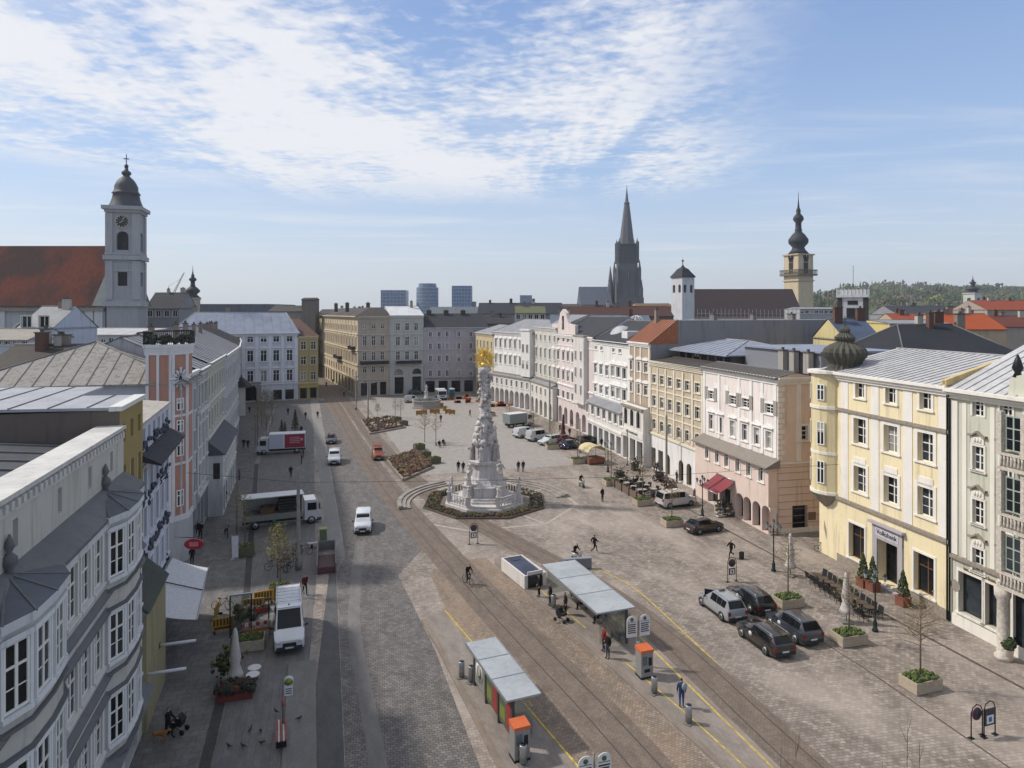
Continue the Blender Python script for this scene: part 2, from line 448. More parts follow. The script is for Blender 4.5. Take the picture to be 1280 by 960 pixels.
def surround(mb, x, z, w, h, kind, m=0, t=.16, d=.06, arch=0):
    a, b = x-w/2, x+w/2
    if arch:
        zt = z+h-arch
        mb.box(a-t, -d, z, a, .01, zt); mb.box(b, -d, z, b+t, .01, zt)
        n = 8; r = w/2
        for k in range(n):
            p, q = pi*k/n, pi*(k+1)/n
            pts = []
            for yy in (-d, .01):
                for rr in (0, t):
                    for g in (p, q): pts.append((x-(r+rr)*math.cos(g), yy, zt+(arch+rr)*math.sin(g)))
            mb.faces(pts, [(0, 1, 3, 2), (2, 3, 7, 6), (0, 4, 5, 1)], m)
        return
    mb.box(a-t, -d, z-.02, a, .01, z+h, m); mb.box(b, -d, z-.02, b+t, .01, z+h, m)
    mb.box(a-t, -d, z+h, b+t, .01, z+h+t, m); mb.box(a-t-.06, -d-.08, z-.14, b+t+.06, .01, z-.022, m)
    tt = z+h+t
    if kind == 'hood': mb.box(a-t-.12, -.24, tt+.06, b+t+.12, .01, tt+.2, m)
    if kind in ('ped', 'seg'):
        hw = w/2+t+.2; hh = hw*.38
        mb.box(x-hw, -.26, tt+.16, x+hw, .01, tt+.26, m)
        if kind == 'ped': pr = [(-hw, 0), (hw, 0), (0, hh)]
        else: pr = [(-hw, 0)]+[(hw, 0)]+[(hw*math.cos(pi*k/8), hh*math.sin(pi*k/8)) for k in range(1, 8)]
        pr = [(x+px, tt+.262+pz) for px, pz in pr]; n = len(pr)
        mb.faces([(px, -.2, pz) for px, pz in pr]+[(px, .01, pz) for px, pz in pr],
                 [tuple(range(n))]+[(i, n+i, n+(i+1) % n, (i+1) % n) for i in range(n)], m)
    if kind == 'wavy':
        hw = w/2+t+.12; pts = []
        n = 10
        for k in range(n+1):
            q = -1+2*k/n; pts.append((x+hw*q, -.2, tt+.55+.28*math.cos(q*pi*.5)**2-.1*math.sin(abs(q)*pi)))
        for k in range(n):
            a_, b_ = pts[k], pts[k+1]
            mb.faces([(a_[0], -.22, a_[2]), (b_[0], -.22, b_[2]), (b_[0], -.22, b_[2]+.13), (a_[0], -.22, a_[2]+.13),
                      (a_[0], .01, a_[2]), (b_[0], .01, b_[2]), (b_[0], .01, b_[2]+.13), (a_[0], .01, a_[2]+.13)],
                     [(0, 1, 2, 3), (3, 2, 6, 7), (0, 4, 5, 1)], 1)
        mb.box(a-.05, -.09, tt, b+.05, .01, tt+.5, m)
        for q in (-.25, 0, .25): mb.ball((x+q*w, -.1, tt+.28), (.12, .06, .2), 6, 4, m)
def roof_gable(mb, x0, x1, y0, y1, z, rise, m=0, mg=1, ov=.45, seam=0, ridge=None, ms=None, hipl=0, hipr=0, th=.14):
    yr = y0+(y1-y0)*(.5 if ridge is None else ridge)
    def slope(a, b):   # a,b = eave (y,z)-(ridge y,z)
        pass
    ex0, ex1 = x0-(.1 if not hipl else ov), x1+(.1 if not hipr else ov)
    sl = rise/max(.1, (yr-y0)); zf = z-ov*sl*.6
    A = (ex0, y0-ov, zf); B = (ex1, y0-ov, zf); Cc = (ex1, y1+ov, zf); D = (ex0, y1+ov, zf)
    E_ = (x0+hipl if hipl else ex0, yr, z+rise); F_ = (x1-hipr if hipr else ex1, yr, z+rise)
    mb.poly([A, B, F_, E_], m); mb.poly([Cc, D, E_, F_], m)
    if hipl: mb.poly([D, A, E_], m)
    else: mb.poly([(x0, y0, z-.1), (x0, y1, z-.1), (x0, yr, z+rise-.05)][::-1], mg)
    if hipr: mb.poly([B, Cc, F_], m)
    else: mb.poly([(x1, y0, z-.1), (x1, y1, z-.1), (x1, yr, z+rise-.05)], mg)
    for q in ((A, B), (Cc, D)):   # fascia
        a, b = q; mb.poly([(a[0], a[1], a[2]-th), (b[0], b[1], b[2]-th), b, a], m)
    mb.poly([(A[0], A[1], zf-th), (D[0], D[1], zf-th), (Cc[0], Cc[1], zf-th), (B[0], B[1], zf-th)], m)
    for a, b in ((D, A), (B, Cc)): mb.poly([(a[0], a[1], a[2]-th), (b[0], b[1], b[2]-th), b, a], m)
    mb.tube([E_, F_], .12, 6, m if ms is None else ms)
    for a, e, h in ((A, E_, hipl), (D, E_, hipl), (B, F_, hipr), (Cc, F_, hipr)):
        if h: mb.tube([a, e], .1, 6, m if ms is None else ms)
    if seam:
        n = int((ex1-ex0)/seam)
        for k in range(1, n):
            xx = ex0+(ex1-ex0)*k/n
            for e0 in (A, D):
                t = 1.0
                if xx < E_[0]: t = (xx-ex0)/max(.01, E_[0]-ex0)
                if xx > F_[0]: t = (ex1-xx)/max(.01, ex1-F_[0])
                if t < .04: continue
                b = (xx, e0[1]+(yr-e0[1])*t, zf+(z+rise-zf)*t)
                mb.tube([(xx, e0[1], zf+.02), (b[0], b[1], b[2]+.02)], .045, 4, m if ms is None else ms, sm=False, cap=False)
        if hipl or hipr:
            ny = int((y1-y0+2*ov)/seam)
            for k in range(1, ny):
                yy = y0-ov+(y1-y0+2*ov)*k/ny
                t = 1-abs(yy-yr)/max(yr-(y0-ov), 0.01)
                if t < .05: continue
                for h, ex, EE in ((hipl, ex0, E_), (hipr, ex1, F_)):
                    if h: mb.tube([(ex, yy, zf+.02), (ex+(EE[0]-ex)*t, yy, zf+(z+rise-zf)*t+.02)], .045, 4, m if ms is None else ms, sm=False, cap=False)
def chimney(root, x, y, z0, z1, w=.7, d=.5, col='8d8177'):
    m = MB(); m.box(x-w/2, y-d/2, z0, x+w/2, y+d/2, z1); m.box(x-w/2-.08, y-d/2-.08, z1, x+w/2+.08, y+d/2+.08, z1+.12, 1)
    m.box(x-.12, y-.12, z1+.12, x+.12, y+.12, z1+.4, 1)
    return m.build('chimney', [plaster(col, .4), simple('chimney_cap', '55504b', .8)], root)
class House:
    def __init__(s, name, label, A, B, Ht, D=13.0, col='e6e1da', trim='eeeae2', cat='house', group=None, side=None, attach=None, off=0.0, sides=(1, 1)):
        A = Vector(A); B = Vector(B); s.L = (B-A).length; s.H = Ht; s.D = D; s.sides = sides
        s.rz = math.atan2(B.y-A.y, B.x-A.x); s.A = A; s.U = (B-A).normalized(); s.att = attach
        s.W = Matrix.Translation((A.x, A.y, 0)) @ Matrix.Rotation(s.rz, 4, 'Z')
        if off: s.W = s.W @ Matrix.Translation((0, off, 0)); s.A = Vector(s.W.translation[:2])
        if attach is None:
            s.o = thing(name, label, cat, (A.x, A.y, 0), s.rz, group); s.W0 = s.W; s.X = Matrix.Identity(4)
        else:
            s.o = attach.o; s.W0 = attach.W0; s.X = s.W0.inverted() @ s.W
        s.wm = plaster(col); s.tm = plaster(trim, .22); s.sm = plaster(side, .35) if side else s.wm
        s.holes = []; s.trim = MB(); s.extra = MB(); s.z0 = 0; s.wins = []
    def ux(s, u):            # photo column -> distance along this facade
        a = (u-640)/F; dx = a*C_+S_; dy = -a*S_+C_
        # A + t U = k (dx,dy)
        det = s.U.x*(-dy)+s.U.y*dx
        t = ((-s.A.x)*(-dy)-(-s.A.y)*(-dx))/det
        return t
    def vz(s, u, v):
        t = s.ux(u); p = s.A+s.U*t; return zat(v, depth(p.x, p.y))
    def put(s, o):
        if s.att is not None:
            o.location = s.X @ Vector(o.location); o.rotation_euler.z += s.X.to_euler().z
        return o
    def made(s, mb, name, mats):
        o = mb.build(name, mats, s.o); return s.put(o)
    def rows(s, us, vv, wpx, ur=None, **kw):   # photo columns, list of (vtop, vbottom) read at column ur
        ur = ur or us[len(us)//2]; xs = [s.ux(u) for u in us]
        p = s.A+s.U*s.ux(ur); Z = depth(p.x, p.y)
        a = s.ux(ur-wpx/2); b = s.ux(ur+wpx/2); w = abs(b-a)
        for q in vv:
            z1, z0 = zat(q[0], Z), zat(q[1], Z); k = dict(kw)
            if len(q) > 2: k.update(q[2])
            s.row(z0, z1-z0, w, xs=xs, **k)
    def row(s, z, h, w, n=None, xs=None, style='cross', arch=0, sur='flat', x0=.0, x1=None, dep=.22, sill=False, gl=None, fm=None, t=.16):
        x1 = s.L if x1 is None else x1
        if xs is None: xs = [x0+(x1-x0)*(i+.5)/n for i in range(n)]
        for x in xs:
            s.holes.append((x-w/2, z, x+w/2, z+h, arch, dep))
            s.wins.append((x, z, w, h, style, arch, dep-.06, sill, fm, gl))
            if sur: surround(s.trim, x, z, w, h, sur, 0, t, arch=arch)
        return xs
    def course(s, z, h=.22, d=.14, m=0, x0=0, x1=None):
        s.trim.box(x0-.02, -d, z, (s.L if x1 is None else x1)+.02, .012, z+h, m)
    def cornice(s, z=None, d=.5):
        z = s.H if z is None else z
        s.trim.box(-.02, -d*.35, z-.75, s.L+.02, .012, z-.5); s.trim.box(-.03, -d*.65, z-.5, s.L+.03, .012, z-.25); s.trim.box(-.04, -d, z-.25, s.L+.04, .012, z-.01)
    def pilasters(s, xs, z0, z1, w=.5, d=.09, m=0):
        for x in xs: s.trim.box(x-w/2, -d, z0, x+w/2, .011, z1, m)
    def dentils(s, z, step=.6, m=0):
        n = int(s.L/step)
        for i in range(n):
            x = (i+.5)*s.L/n; s.trim.box(x-.11, -.22, z, x+.11, .01, z+.22, m)
    def finish(s, z0=0, top=True):
        w = MB()
        wall(w, 0, s.L, z0, s.H, s.holes)
        L, D, Ht = s.L, s.D, s.H
        if s.sides[1]: w.poly([(L, 0, z0), (L, D, z0), (L, D, Ht), (L, 0, Ht)], 1)
        if s.sides[0]: w.poly([(0, D, z0), (0, 0, z0), (0, 0, Ht), (0, D, Ht)], 1)
        if D:
            w.poly([(L, D, z0), (0, D, z0), (0, D, Ht), (L, D, Ht)], 1)
            if top: w.poly([(0, .02, Ht-.02), (L, .02, Ht-.02), (L, D, Ht-.02), (0, D, Ht-.02)], 1)
        s.made(w, 'wall', [s.wm, s.sm])
        if s.trim.f: s.made(s.trim, 'trim', [s.tm, TRIM2])
        for (x, z, ww, h, st, ar, y, sl, fm, gl) in s.wins: s.put(add_window(s.o, x, z, ww, h, st, ar, y, sl, fm, gl))
        return s
    def shops(s, z, h, w, n=None, xs=None, arch=0, x0=0, x1=None, dep=.45, fm=None, sur=None, gl=None, style='shop'):
        x1 = s.L if x1 is None else x1
        if xs is None: xs = [x0+(x1-x0)*(i+.5)/n for i in range(n)]
        for x in xs:
            s.holes.append((x-w/2, z, x+w/2, z+h, arch, dep))
            s.put(add_window(s.o, x, z, w, h, style, arch, dep-.06, False, fm or DARKFRAME, R.choice((0, 3, 0, 1)) if gl is None else gl, 'shop_window'))
            if sur: surround(s.trim, x, z, w, h, sur, 0, .18, arch=arch)
    def roof(s, rise, col, kind='tile', hipl=0, hipr=0, seam=0, ridge=None, ov=.45, D=None, z=None, gable=None):
        m = MB(); mt = col if not isinstance(col, str) else tiles(col, col)
        roof_gable(m, 0, s.L, 0, D or s.D, s.H if z is None else z, rise, 0, 1, ov, seam, ridge, 2, hipl, hipr)
        return s.made(m, 'roof', [mt, s.sm if gable is None else gable, SEAML if col in (M_ALU, M_BLUE) else SEAM])
    def pipe(s, x, z1=None):
        m = MB(); z1 = z1 or s.H-.8
        m.tube([(x, -.16, .1), (x, -.16, z1), (x, -.4, z1+.55)], .07, 6); s.made(m, 'drainpipe', DARKM)
TRIM2 = simple('weathered_stone', '8d8478', .85, var=.25)
SEAM = sheet_metal('6f6f70', '5b544e')
SEAML = sheet_metal('99999b', '77726c')
DARKFRAME = simple('dark_window_frame', '3b302a', .5)
M_ZINC = sheet_metal('b4b6ba', '857c74', .5); M_SLATE = tiles('3a3b41', '4a4a50', 4, 'slate_roof')
M_DARKTILE = tiles('4c4744', '5a534d', 3, 'dark_roof_tiles'); M_RED = tiles('a2583a', 'b56c4a', 3, 'red_roof_tiles')
M_RUST = tiles('8c5138', '9d6546', 3, 'rust_roof'); M_GREYR = sheet_metal('8e8f93', '7b7570', .5); M_BLUE = sheet_metal('8d94a4', '7b7f88', .35)
M_ALU = sheet_metal('bdbdbe', '857d74', .5)
# ================= the buildings round the square =================
def onion(mb, prof, n, c, m=0, flute=.03): mb.lathe(prof, n, m, c, False, 0, flute)
# ---- right row, near to far (facades look to -X)
# pale green house with balconies at the picture's edge
h = House('townhouse', 'pale green stucco house with stacked stone balconies and two shop windows', (45.45, 39.45), (44.4, 24), 17.4, 14, 'cac9b9', 'e8e3d8')
for v in ((498, 520.5, dict(style='grid', arch=.45, sur='flat')), (558, 588), (625, 655), (686, 715)):
    h.rows([1223, 1258], [v], 14, 1222, **({'style': 'grid', 'sur': 'wavy', 'sill': True} if len(v) == 2 else {}))
h.rows([1290, 1316], [(498, 520, dict(style='grid', arch=.45, sur='flat')), (558, 588), (625, 655), (686, 715)], 14, 1222, style='grid', sur='wavy')
xs = [h.ux(1213.5), h.ux(1247)]
h.shops(1.1, 3.0, 2.0, xs=xs, sur='flat', style='plain'); h.shops(.1, 4.0, 2.6, xs=[h.ux(1283), h.ux(1330)], style='plain')
h.course(4.9, .25, .22, 1); h.trim.box(-.02, -.08, 0, h.L, .01, .8); h.cornice(17.4, .7)
h.pilasters([.35], 5.2, 16.5, .6); h.pilasters([h.ux(1241), h.ux(1206)], 5.2, 16.4, .35, .05)
h.finish(); h.roof(3.2, M_ALU, seam=.75, ridge=.5, ov=.6); h.pipe(.05)
bx = h.ux(1272)
for z in (4.75, 8.6, 12.6):
    b = MB(); b.box(bx-.2, -1.5, z, bx+6, .01, z+.22); b.box(bx-.2, -1.5, z+.98, bx+6, -1.3, z+1.14); b.box(bx-.2, -1.3, z+.98, bx, .01, z+1.14)
    for k in range(24): b.lathe([(.05, 0), (.1, .2), (.06, .45), (.08, .76)], 6, 0, (bx+.05+k*.25, -1.4, z+.22))
    for k in range(5): b.lathe([(.05, 0), (.1, .2), (.06, .45), (.08, .76)], 6, 0, (bx-.1, -1.15+k*.25, z+.22))
    b.box(bx-.2, -1.5, z+1.14, bx+.15, -1.15, z+3.85); b.box(bx+1.4, -1.4, z+1.14, bx+1.65, -1.2, z+3.85)
    b.build('balcony', simple('pale_stone', 'bbb3a7', .85, var=.3), h.o)
    add_window(h.o, bx+.8, z+1.3, 1.15, 2.3, 'grid', 0, -1.25, False, simple('green_paint', '9aa79a', .5))
m = MB(); m.lathe([(.5, 0), (.5, .3), (.36, .4), (.33, 3.9), (.48, 4.2), (.5, 4.72)], 14, 0, (bx, -1.2, 0)); m.build('column', simple('pale_stone', 'bbb3a7', .85, var=.3), h.o)
m = MB()
for pr in [[(0, 0), (6, 0), (6, 4.2), (4.6, 4.2), (3.2, 2.6), (1.9, 1.7), (.2, 1.2)]]:
    n = len(pr); x0 = h.ux(1262)
    m.faces([(x0+a, -.15, 17.42+b) for a, b in pr]+[(x0+a, .5, 17.42+b) for a, b in pr], [tuple(range(n)), tuple(range(2*n-1, n-1, -1))]+[(i, n+i, n+(i+1) % n, (i+1) % n) for i in range(n)])
m.lathe([(.3, 0), (.18, .3), (.34, .6), (.2, 1.1), (.05, 1.5)], 10, 1, (h.ux(1262)+.5, .1, 18.66))
m.build('crest_gable', [h.wm, DARKM], h.o)
me = text_mesh('wolfram O kunst', .42, simple('gilt_letters', '8a6a1e', .4, .5)); link('lettering', me, h.o, (h.ux(1227), -.05, 4.42), rot=(pi/2, 0, 0))
m = MB(); m.tube([(h.ux(1195), -.01, 2.9), (h.ux(1195), -.07, 2.9)], .42, 20, 0, False); m.build('medallion', TRIM2, h.o)

# yellow corner house with onion dome
h = House('townhouse', 'yellow corner house with onion-domed oriel and white pilaster bands', (46.8, 54.7), (45.5, 39.55), 17.5, 14, 'eedfb9', 'ebe6de', side='e2d3aa')
us = [1075, 1113.5, 1157]
h.rows(us, [(484.7, 504.5)], 12.5, 1113.5, style='cross', dep=.3, t=.25); h.rows(us, [(532, 566), (596, 630)], 17, 1113.5, style='grid', dep=.4, t=.3)
z1 = h.vz(1113, 664); 
h.holes.append((h.ux(1110)-1.15, .25, h.ux(1110)+1.15, 3.75, 0, .9))
h.put(add_window(h.o, h.ux(1110), .25, 2.3, 3.5, 'two', 0, .8, False, DARKFRAME, 3, 'door'))
h.shops(1.0, 3.1, 2.0, xs=[h.ux(1071), h.ux(1155)], sur='flat', style='cross', gl=0, fm=simple('brown_oak', '6a4a33', .6))
h.course(13.95, .25, .2, 1); h.course(5.75, .28, .22, 1); h.cornice(17.5, .55)
for u in (1056, 1094, 1135, 1180): h.pilasters([h.ux(u)], 6.05, 13.93, .95, .05); h.pilasters([h.ux(u)], 14.22, 16.7, .95, .05)
for u in us:
    x = h.ux(u); h.trim.box(x-.75, -.06, 9.55, x+.75, .011, 10.15)
x = h.ux(1110)
pm = MB()
for q in (-1, 1): pm.box(x+q*1.16, -.12, .1, x+q*1.7, .012, 4.9)
pm.box(x-1.7, -.125, 3.8, x+1.7, .012, 5.0); pm.box(x-1.95, -.4, 5.0, x+1.95, .012, 5.2); pm.box(x-1.9, -.5, 0, x+1.9, .01, .12); pm.box(x-1.3, -.15, 4.05, x+1.3, -.124, 4.75, 1); pm.build('portal', [plaster('b5afb3', .4), plaster('c9c4ca')], h.o)
h.trim.box(2.6, -.07, 0, x-1.72, .012, .75, 1); h.trim.box(x+1.72, -.07, 0, h.L, .012, .75, 1)
h.finish(); h.pipe(h.L-.1, 16.8)
link('lettering', text_mesh('Volksbank', .55, simple('dark_letters', '2a2a3a', .5)), h.o, (x, -.165, 4.4), rot=(pi/2, 0, 0))
h.roof(1.9, M_ALU, seam=.7, ridge=.62, ov=.5)
m = MB()   # oriel on the corner
cx, cy = .95, .55; Rr = 1.75
def ring(r, a0=pi*.88, a1=pi*1.98, n=9): return [(cx+r*math.cos(a0+(a1-a0)*k/n), cy+r*math.sin(a0+(a1-a0)*k/n)) for k in range(n+1)]
pl = [(q[0], q[1]) for q in ring(Rr)]+[(cx+Rr, 1.2), (-.4, 1.2)]
m.prism(pl, 5.9, 17.3, 0)
for zz, e in ((13.95, .12), (6.0, .12), (17.25, .35), (9.7, .05)): m.prism([(q[0], q[1]) for q in ring(Rr+e)]+[(cx+Rr+e, 1.2), (-.4, 1.2)], zz, zz+.25, 1)
m.lathe([(.15, -1.6), (.7, -1.2), (1.3, -.6), (1.6, -.15), (1.72, .02)], 28, 2, (cx, cy, 5.88), False, 0, .05)
m.build('oriel', [plaster('e2d3aa'), h.tm, TRIM2], h.o)
for zz, hh in ((7.0, 2.1), (10.6, 2.15), (14.75, 1.5)):
    for a in (-2.15, -1.15):
        c = (cx+(Rr+.07)*math.cos(a), cy+(Rr+.07)*math.sin(a), zz)
        o = add_window(h.o, c[0], zz, .75, hh, 'cross', 0, c[1], False); o.rotation_euler.z = a+pi/2
m = MB()
c = (cx+.65, cy+1.0, 17.4)
onion(m, [(1.91, 0.00), (1.78, 0.14), (1.45, 0.33), (1.33, 0.71), (1.49, 1.04), (1.78, 1.42), (1.87, 1.80), (1.70, 2.18), (1.24, 2.52), (0.83, 2.71), (0.71, 2.85), (0.83, 3.04), (0.87, 3.23), (0.58, 3.52), (0.41, 3.66), (0.46, 3.80), (0.41, 3.99), (0.12, 4.27), (0.05, 4.66), (0.04, 5.22)], 40, c, 0, .06)
m.build('onion_dome', sheet_metal('56544c', '3f3c36', .5), h.o)
m = MB(); x = h.ux(1023); m.box(h.ux(1030)-.3, -1.5, 3.2, h.ux(1030)-.22, -.7, 3.95); m.build('hanging_sign', simple('brown_board', '4a2f1e', .6), h.o)
# party wall between the two roofs
m = MB(); m.prism([(h.L-.3, -.4), (h.L-.01, -.4), (h.L-.01, 8), (h.L-.3, 8)], 17.3, 17.9); 
m.faces([(h.L-.35, -.4, 17.6), (h.L-.35, 8.6, 17.6), (h.L-.35, 8.6, 20.6), (h.L-.35, -.4, 17.95), (h.L+.05, -.4, 17.6), (h.L+.05, 8.6, 17.6), (h.L+.05, 8.6, 20.6), (h.L+.05, -.4, 17.95)],
        [(0, 3, 2, 1), (4, 5, 6, 7), (3, 7, 6, 2), (0, 4, 7, 3), (1, 2, 6, 5)], 0)
m.build('party_wall', [plaster('cdb887')], h.o)

# pink corner house across the lane
h = House('townhouse', 'pink and white corner house with tiled canopy and terracotta side wall', (47.3, 75.8), (46.3, 60.15), 16.2, 14, 'ece2dc', 'f1eeea', side='e4c6b0', sides=(1, 0))
h.rows([889, 916, 932, 961.5], [(504.5, 517)], 10.5, 961, style='grid', sur='flat')
h.rows([889, 900, 915.7, 931, 946, 961], [(539, 561)], 7.5, 961, style='cross', sur='ped')
h.pilasters([.3, h.ux(899), h.ux(924), h.ux(939), h.ux(953), h.L-.4], 7.8, 15.4, .45, .08)
for u in (895, 908, 924, 953): x = h.ux(u); h.trim.box(x-.5, -.04, 12.2, x+.5, .01, 14.3)
h.cornice(16.2, .35); h.finish(5)
for u in (889, 916, 932, 961.5):   # shutters
    for q in (-1, 1):
        m = MB(); x = h.ux(u)+q*1.15; z0 = h.vz(961, 517); m.box(x-.3, -.12, z0-.05, x+.3, -.062, z0+1.5); m.build('shutter', simple('grey_shutter', '9c968e', .6), h.o)
f = House('', '', (47.3, 75.8), (46.3, 60.15), 7.0, 0, 'dfcbbf', attach=h, off=-1.1, sides=(0, 0))
f.rows([884, 896.7, 908.4, 922.4, 936, 951.6], [(582, 602)], 6.5, 951.6, style='cross', sur='flat', t=.1)
f.shops(.1, 2.75, 1.5, xs=[f.ux(924.4), f.ux(934), f.ux(945.5), f.ux(957.5)], arch=.6, dep=.8)
f.shops(.1, 2.6, 2.4, xs=[f.ux(891), f.ux(906)], dep=.8)
f.finish()
m = MB(); m.poly([(0, 0, 0), (0, -1.1, 0), (0, -1.1, 7), (0, 0, 7)], 0); m.poly([(h.L, -1.1, 0), (h.L, 0, 0), (h.L, 0, 7), (h.L, -1.1, 7)], 2)
m.faces([(-.1, -1.6, 6.95), (h.L+.3, -1.6, 6.95), (h.L+.3, .05, 7.75), (-.1, .05, 7.75), (-.1, -1.6, 6.8), (h.L+.3, -1.6, 6.8), (h.L+.3, 0.05, 6.9), (-.1, .05, 6.9)],
        [(0, 1, 2, 3), (0, 4, 5, 1), (1, 5, 6, 2), (4, 7, 6, 5), (0, 3, 7, 4)], 1)
m.build('tiled_canopy', [plaster('dfcbbf'), tiles('938a81', 'a0968c', 3, 'ribbed_roof'), plaster('e4c6b0')], h.o)
g = House('', '', (46.3-.0, 60.13), (60.3, 59.2), 16.2, 0, 'e4c6b0', 'ecdfcf', attach=h, sides=(0, 0))
g.row(9.6, 1.5, 1.2, xs=[g.ux(1003)], style='grid', sur='flat', t=.22); g.shops(.1, 2.7, 1.8, xs=[g.ux(1000)], sur=None, dep=.5)
g.course(7.2, .18, .1); g.pilasters([2.4], 7.4, 16, .55, .07); g.cornice(16.2, .3); g.trim.box(.0, -.06, 0, 14, .011, .5)
for k in range(15): g.trim.box(.0, -.05, 7.6+k*.55, .75 if k % 2 else .5, .011, 7.6+k*.55+.45)
for k in range(8): g.trim.box(.0, -.03, 1+k*.75, 14, .011, 1.03+k*.75, 1)
g.finish()
h.roof(.5, tiles('6f6862', '7b746d', 3, 'ribbed_roof'), ridge=.4, D=5, ov=.5, seam=.6)
m = MB(); m.box(.5, 5.5, 16, h.L-.5, 15, 18.6); m.box(.2, 5.2, 18.6, h.L-.2, 15.3, 18.8, 1); m.build('rear_attic', [simple('slate_cladding', '7d8087', .6), M_BLUE], h.o)
for x in (9.5, 11.5, 14): chimney(h.o, x, 4.8, 16.3, 18.6, .9, .6, 'a8a29a')

# beige house with arched ground floor
h = House('townhouse', 'beige and cream house with gilded window panels and white arched ground floor', (48.0, 91.1), (47.4, 75.95), 15.9, 14, 'c6b8a0', 'e6ddcb')
us = [818, 827.5, 837.5, 848.6, 859.4, 872]
h.rows(us, [(474, 486, dict(sur='flat')), (502.5, 517, dict(sur='flat')), (534, 548, dict(arch=.35))], 5.6, 848.6, style='cross', t=.14)
h.pilasters([h.ux(u) for u in (813.5, 822.5, 832.5, 843, 854, 866, 878.5)], 5.6, 14.9, .38, .12)
h.shops(.15, 2.9, 1.35, xs=[h.ux(u) for u in (851.5, 861.5, 873)], arch=.65); h.shops(.15, 2.9, 1.3, xs=[h.ux(835)], arch=.6, fm=simple('oak_door', '8a4a20', .6), gl=1, style='two')
h.shops(.15, 3.0, 1.5, xs=[h.ux(817), h.ux(826)], dep=.6, fm=simple('blue_grey_frame', '7f8ea6', .5))
h.course(5.1, .3, .2); h.course(8.1, .15, .1); h.course(11.6, .15, .1); h.cornice(15.9, .4)
h.finish()
m = MB(); wall(m, 0, h.L, .02, 5.05, [q[:5] for q in h.holes if q[1] < 4], -.036, .035); m.build('white_band', plaster('e9e6e4'), h.o)
roofm = MB(); roof_gable(roofm, 1, h.L+.2, 3.4, 15, 17.6, 1.5, 0, 1, .7, 1.4, .5, 2, 4.5, 4.5); roofm.build('roof', [M_BLUE, h.sm, SEAML], h.o)
m = MB(); m.box(1.3, 3.9, 15.8, h.L, 14.5, 17.55); m.build('attic_wall', simple('timber_grey', '6e665f', .7), h.o)
for k in range(7): add_window(h.o, 2.5+k*2, 16.1, 1.4, 1.2, 'two', 0, 3.85, False, DARKFRAME)
m = MB(); roof_gable(m, 0, h.L, 0, 4, 15.9, .5, 0, 1, .4, 0, .8, 0); m.build('eaves_roof', [M_DARKTILE, h.sm], h.o)

# brown and white house with rust roof
h = House('townhouse', 'narrow brown and white house with rust-red roof and glazed shop front', (48.3, 98.9), (48.0, 91.15), 18.4, 34, 'b3a08c', 'eae6df', side='8f8d8b')
h.rows([788.5, 799.5, 807.5], [(452, 464), (480, 492)], 4.6, 799, style='cross', sur='seg', t=.14)
h.course(8.6, .3, .3, 1); h.cornice(18.4, .4); h.pilasters([.3, 2.35, 4.4, 7.4], 8.9, 17.6, .4, .1)
h.finish(8)
f = House('', '', (48.3, 98.9), (48.0, 91.15), 8.6, 0, 'e2ddd6', attach=h, off=-1.15, sides=(0, 0))
f.row(5.5, 2.6, 1.3, xs=[1.4, 3.7, 6.0], arch=.6, style='two', sur='flat', fm=DARKFRAME, gl=0); f.shops(.1, 3.5, 2.0, n=3, dep=.8, fm=simple('shop_green', '3f4a33', .6)); f.course(8.3, .3, .3, 1); f.finish()
m = MB(); m.poly([(0, 0, 0), (0, -1.15, 0), (0, -1.15, 8.6), (0, 0, 8.6)]); m.poly([(h.L, -1.15, 0), (h.L, 0, 0), (h.L, 0, 8.6), (h.L, -1.15, 8.6)]); m.poly([(0, -1.15, 8.58), (h.L, -1.15, 8.58), (h.L, 0, 8.7), (0, 0, 8.7)]); m.build('lower_wing', plaster('e2ddd6'), h.o)
m = MB(); m.box(0, -1.24, 4.0, h.L, -1.14, 5.0); m.build('sign_band', plaster('e6e3de'), h.o)
link('lettering', text_mesh('BUCHHANDLUNG', .5, simple('dark_letters', '2a2a3a', .5)), h.o, (h.L/2, -1.26, 4.5), rot=(pi/2, 0, 0))
m = MB(); m.ext([(0-.4, 18.2), (4.4, 21.8), (4.4, 18.3)], -.05, h.L+.05, 0); m.box(-.02, 4.42, 18.3, h.L+.02, 34, 21.75, 1)
for k in range(11): m.tube([(h.L*k/10, -.38, 18.28), (h.L*k/10, 4.4, 21.85)], .05, 4, 2, sm=False)
m.build('roof', [sheet_metal('a5603a', 'a9a39a', .8), plaster('8a898a', .4), SEAM], h.o)
chimney(h.o, 2, 3.8, 21, 23.4, .6, .5)
for y, w in ((12, 1.2), (19, .9), (26, 1.3)): chimney(h.o, 5, y, 21.7, 22.6, w, .6, '7f7a76')

# white house with slate awning roof
h = House('townhouse', 'white stucco house with long slate roof over its projecting lower floor', (49.2, 115), (48.4, 98.95), 18.0, 14, 'e6e3df', 'f0eeea')
h.rows([744.4, 751.3, 758.6], [(456, 468), (482, 492)], 3.6, 751, style='cross', sur='hood', t=.13)
h.rows([766, 773, 780.5], [(458.6, 472), (485, 498.7)], 5, 773, style='two', sur='seg', t=.14)
h.rows([745, 752, 767, 775], [(436, 441)], 3.5, 773, style='two', sur='flat', t=.1)
h.course(8.0, .2, .1); h.cornice(18, .35); h.finish(6)
f = House('', '', (49.2, 115), (48.4, 98.95), 7.0, 0, 'dfdbd8', attach=h, off=-1.3, sides=(0, 0))
f.rows([734.5, 741, 748, 755, 762.5, 769.5, 776.5], [(514.7, 527)], 4.2, 762, style='two', sur='flat', t=.1)
f.shops(.1, 2.9, 1.9, n=6, dep=1.0); f.course(3.4, .35, .12); f.finish()
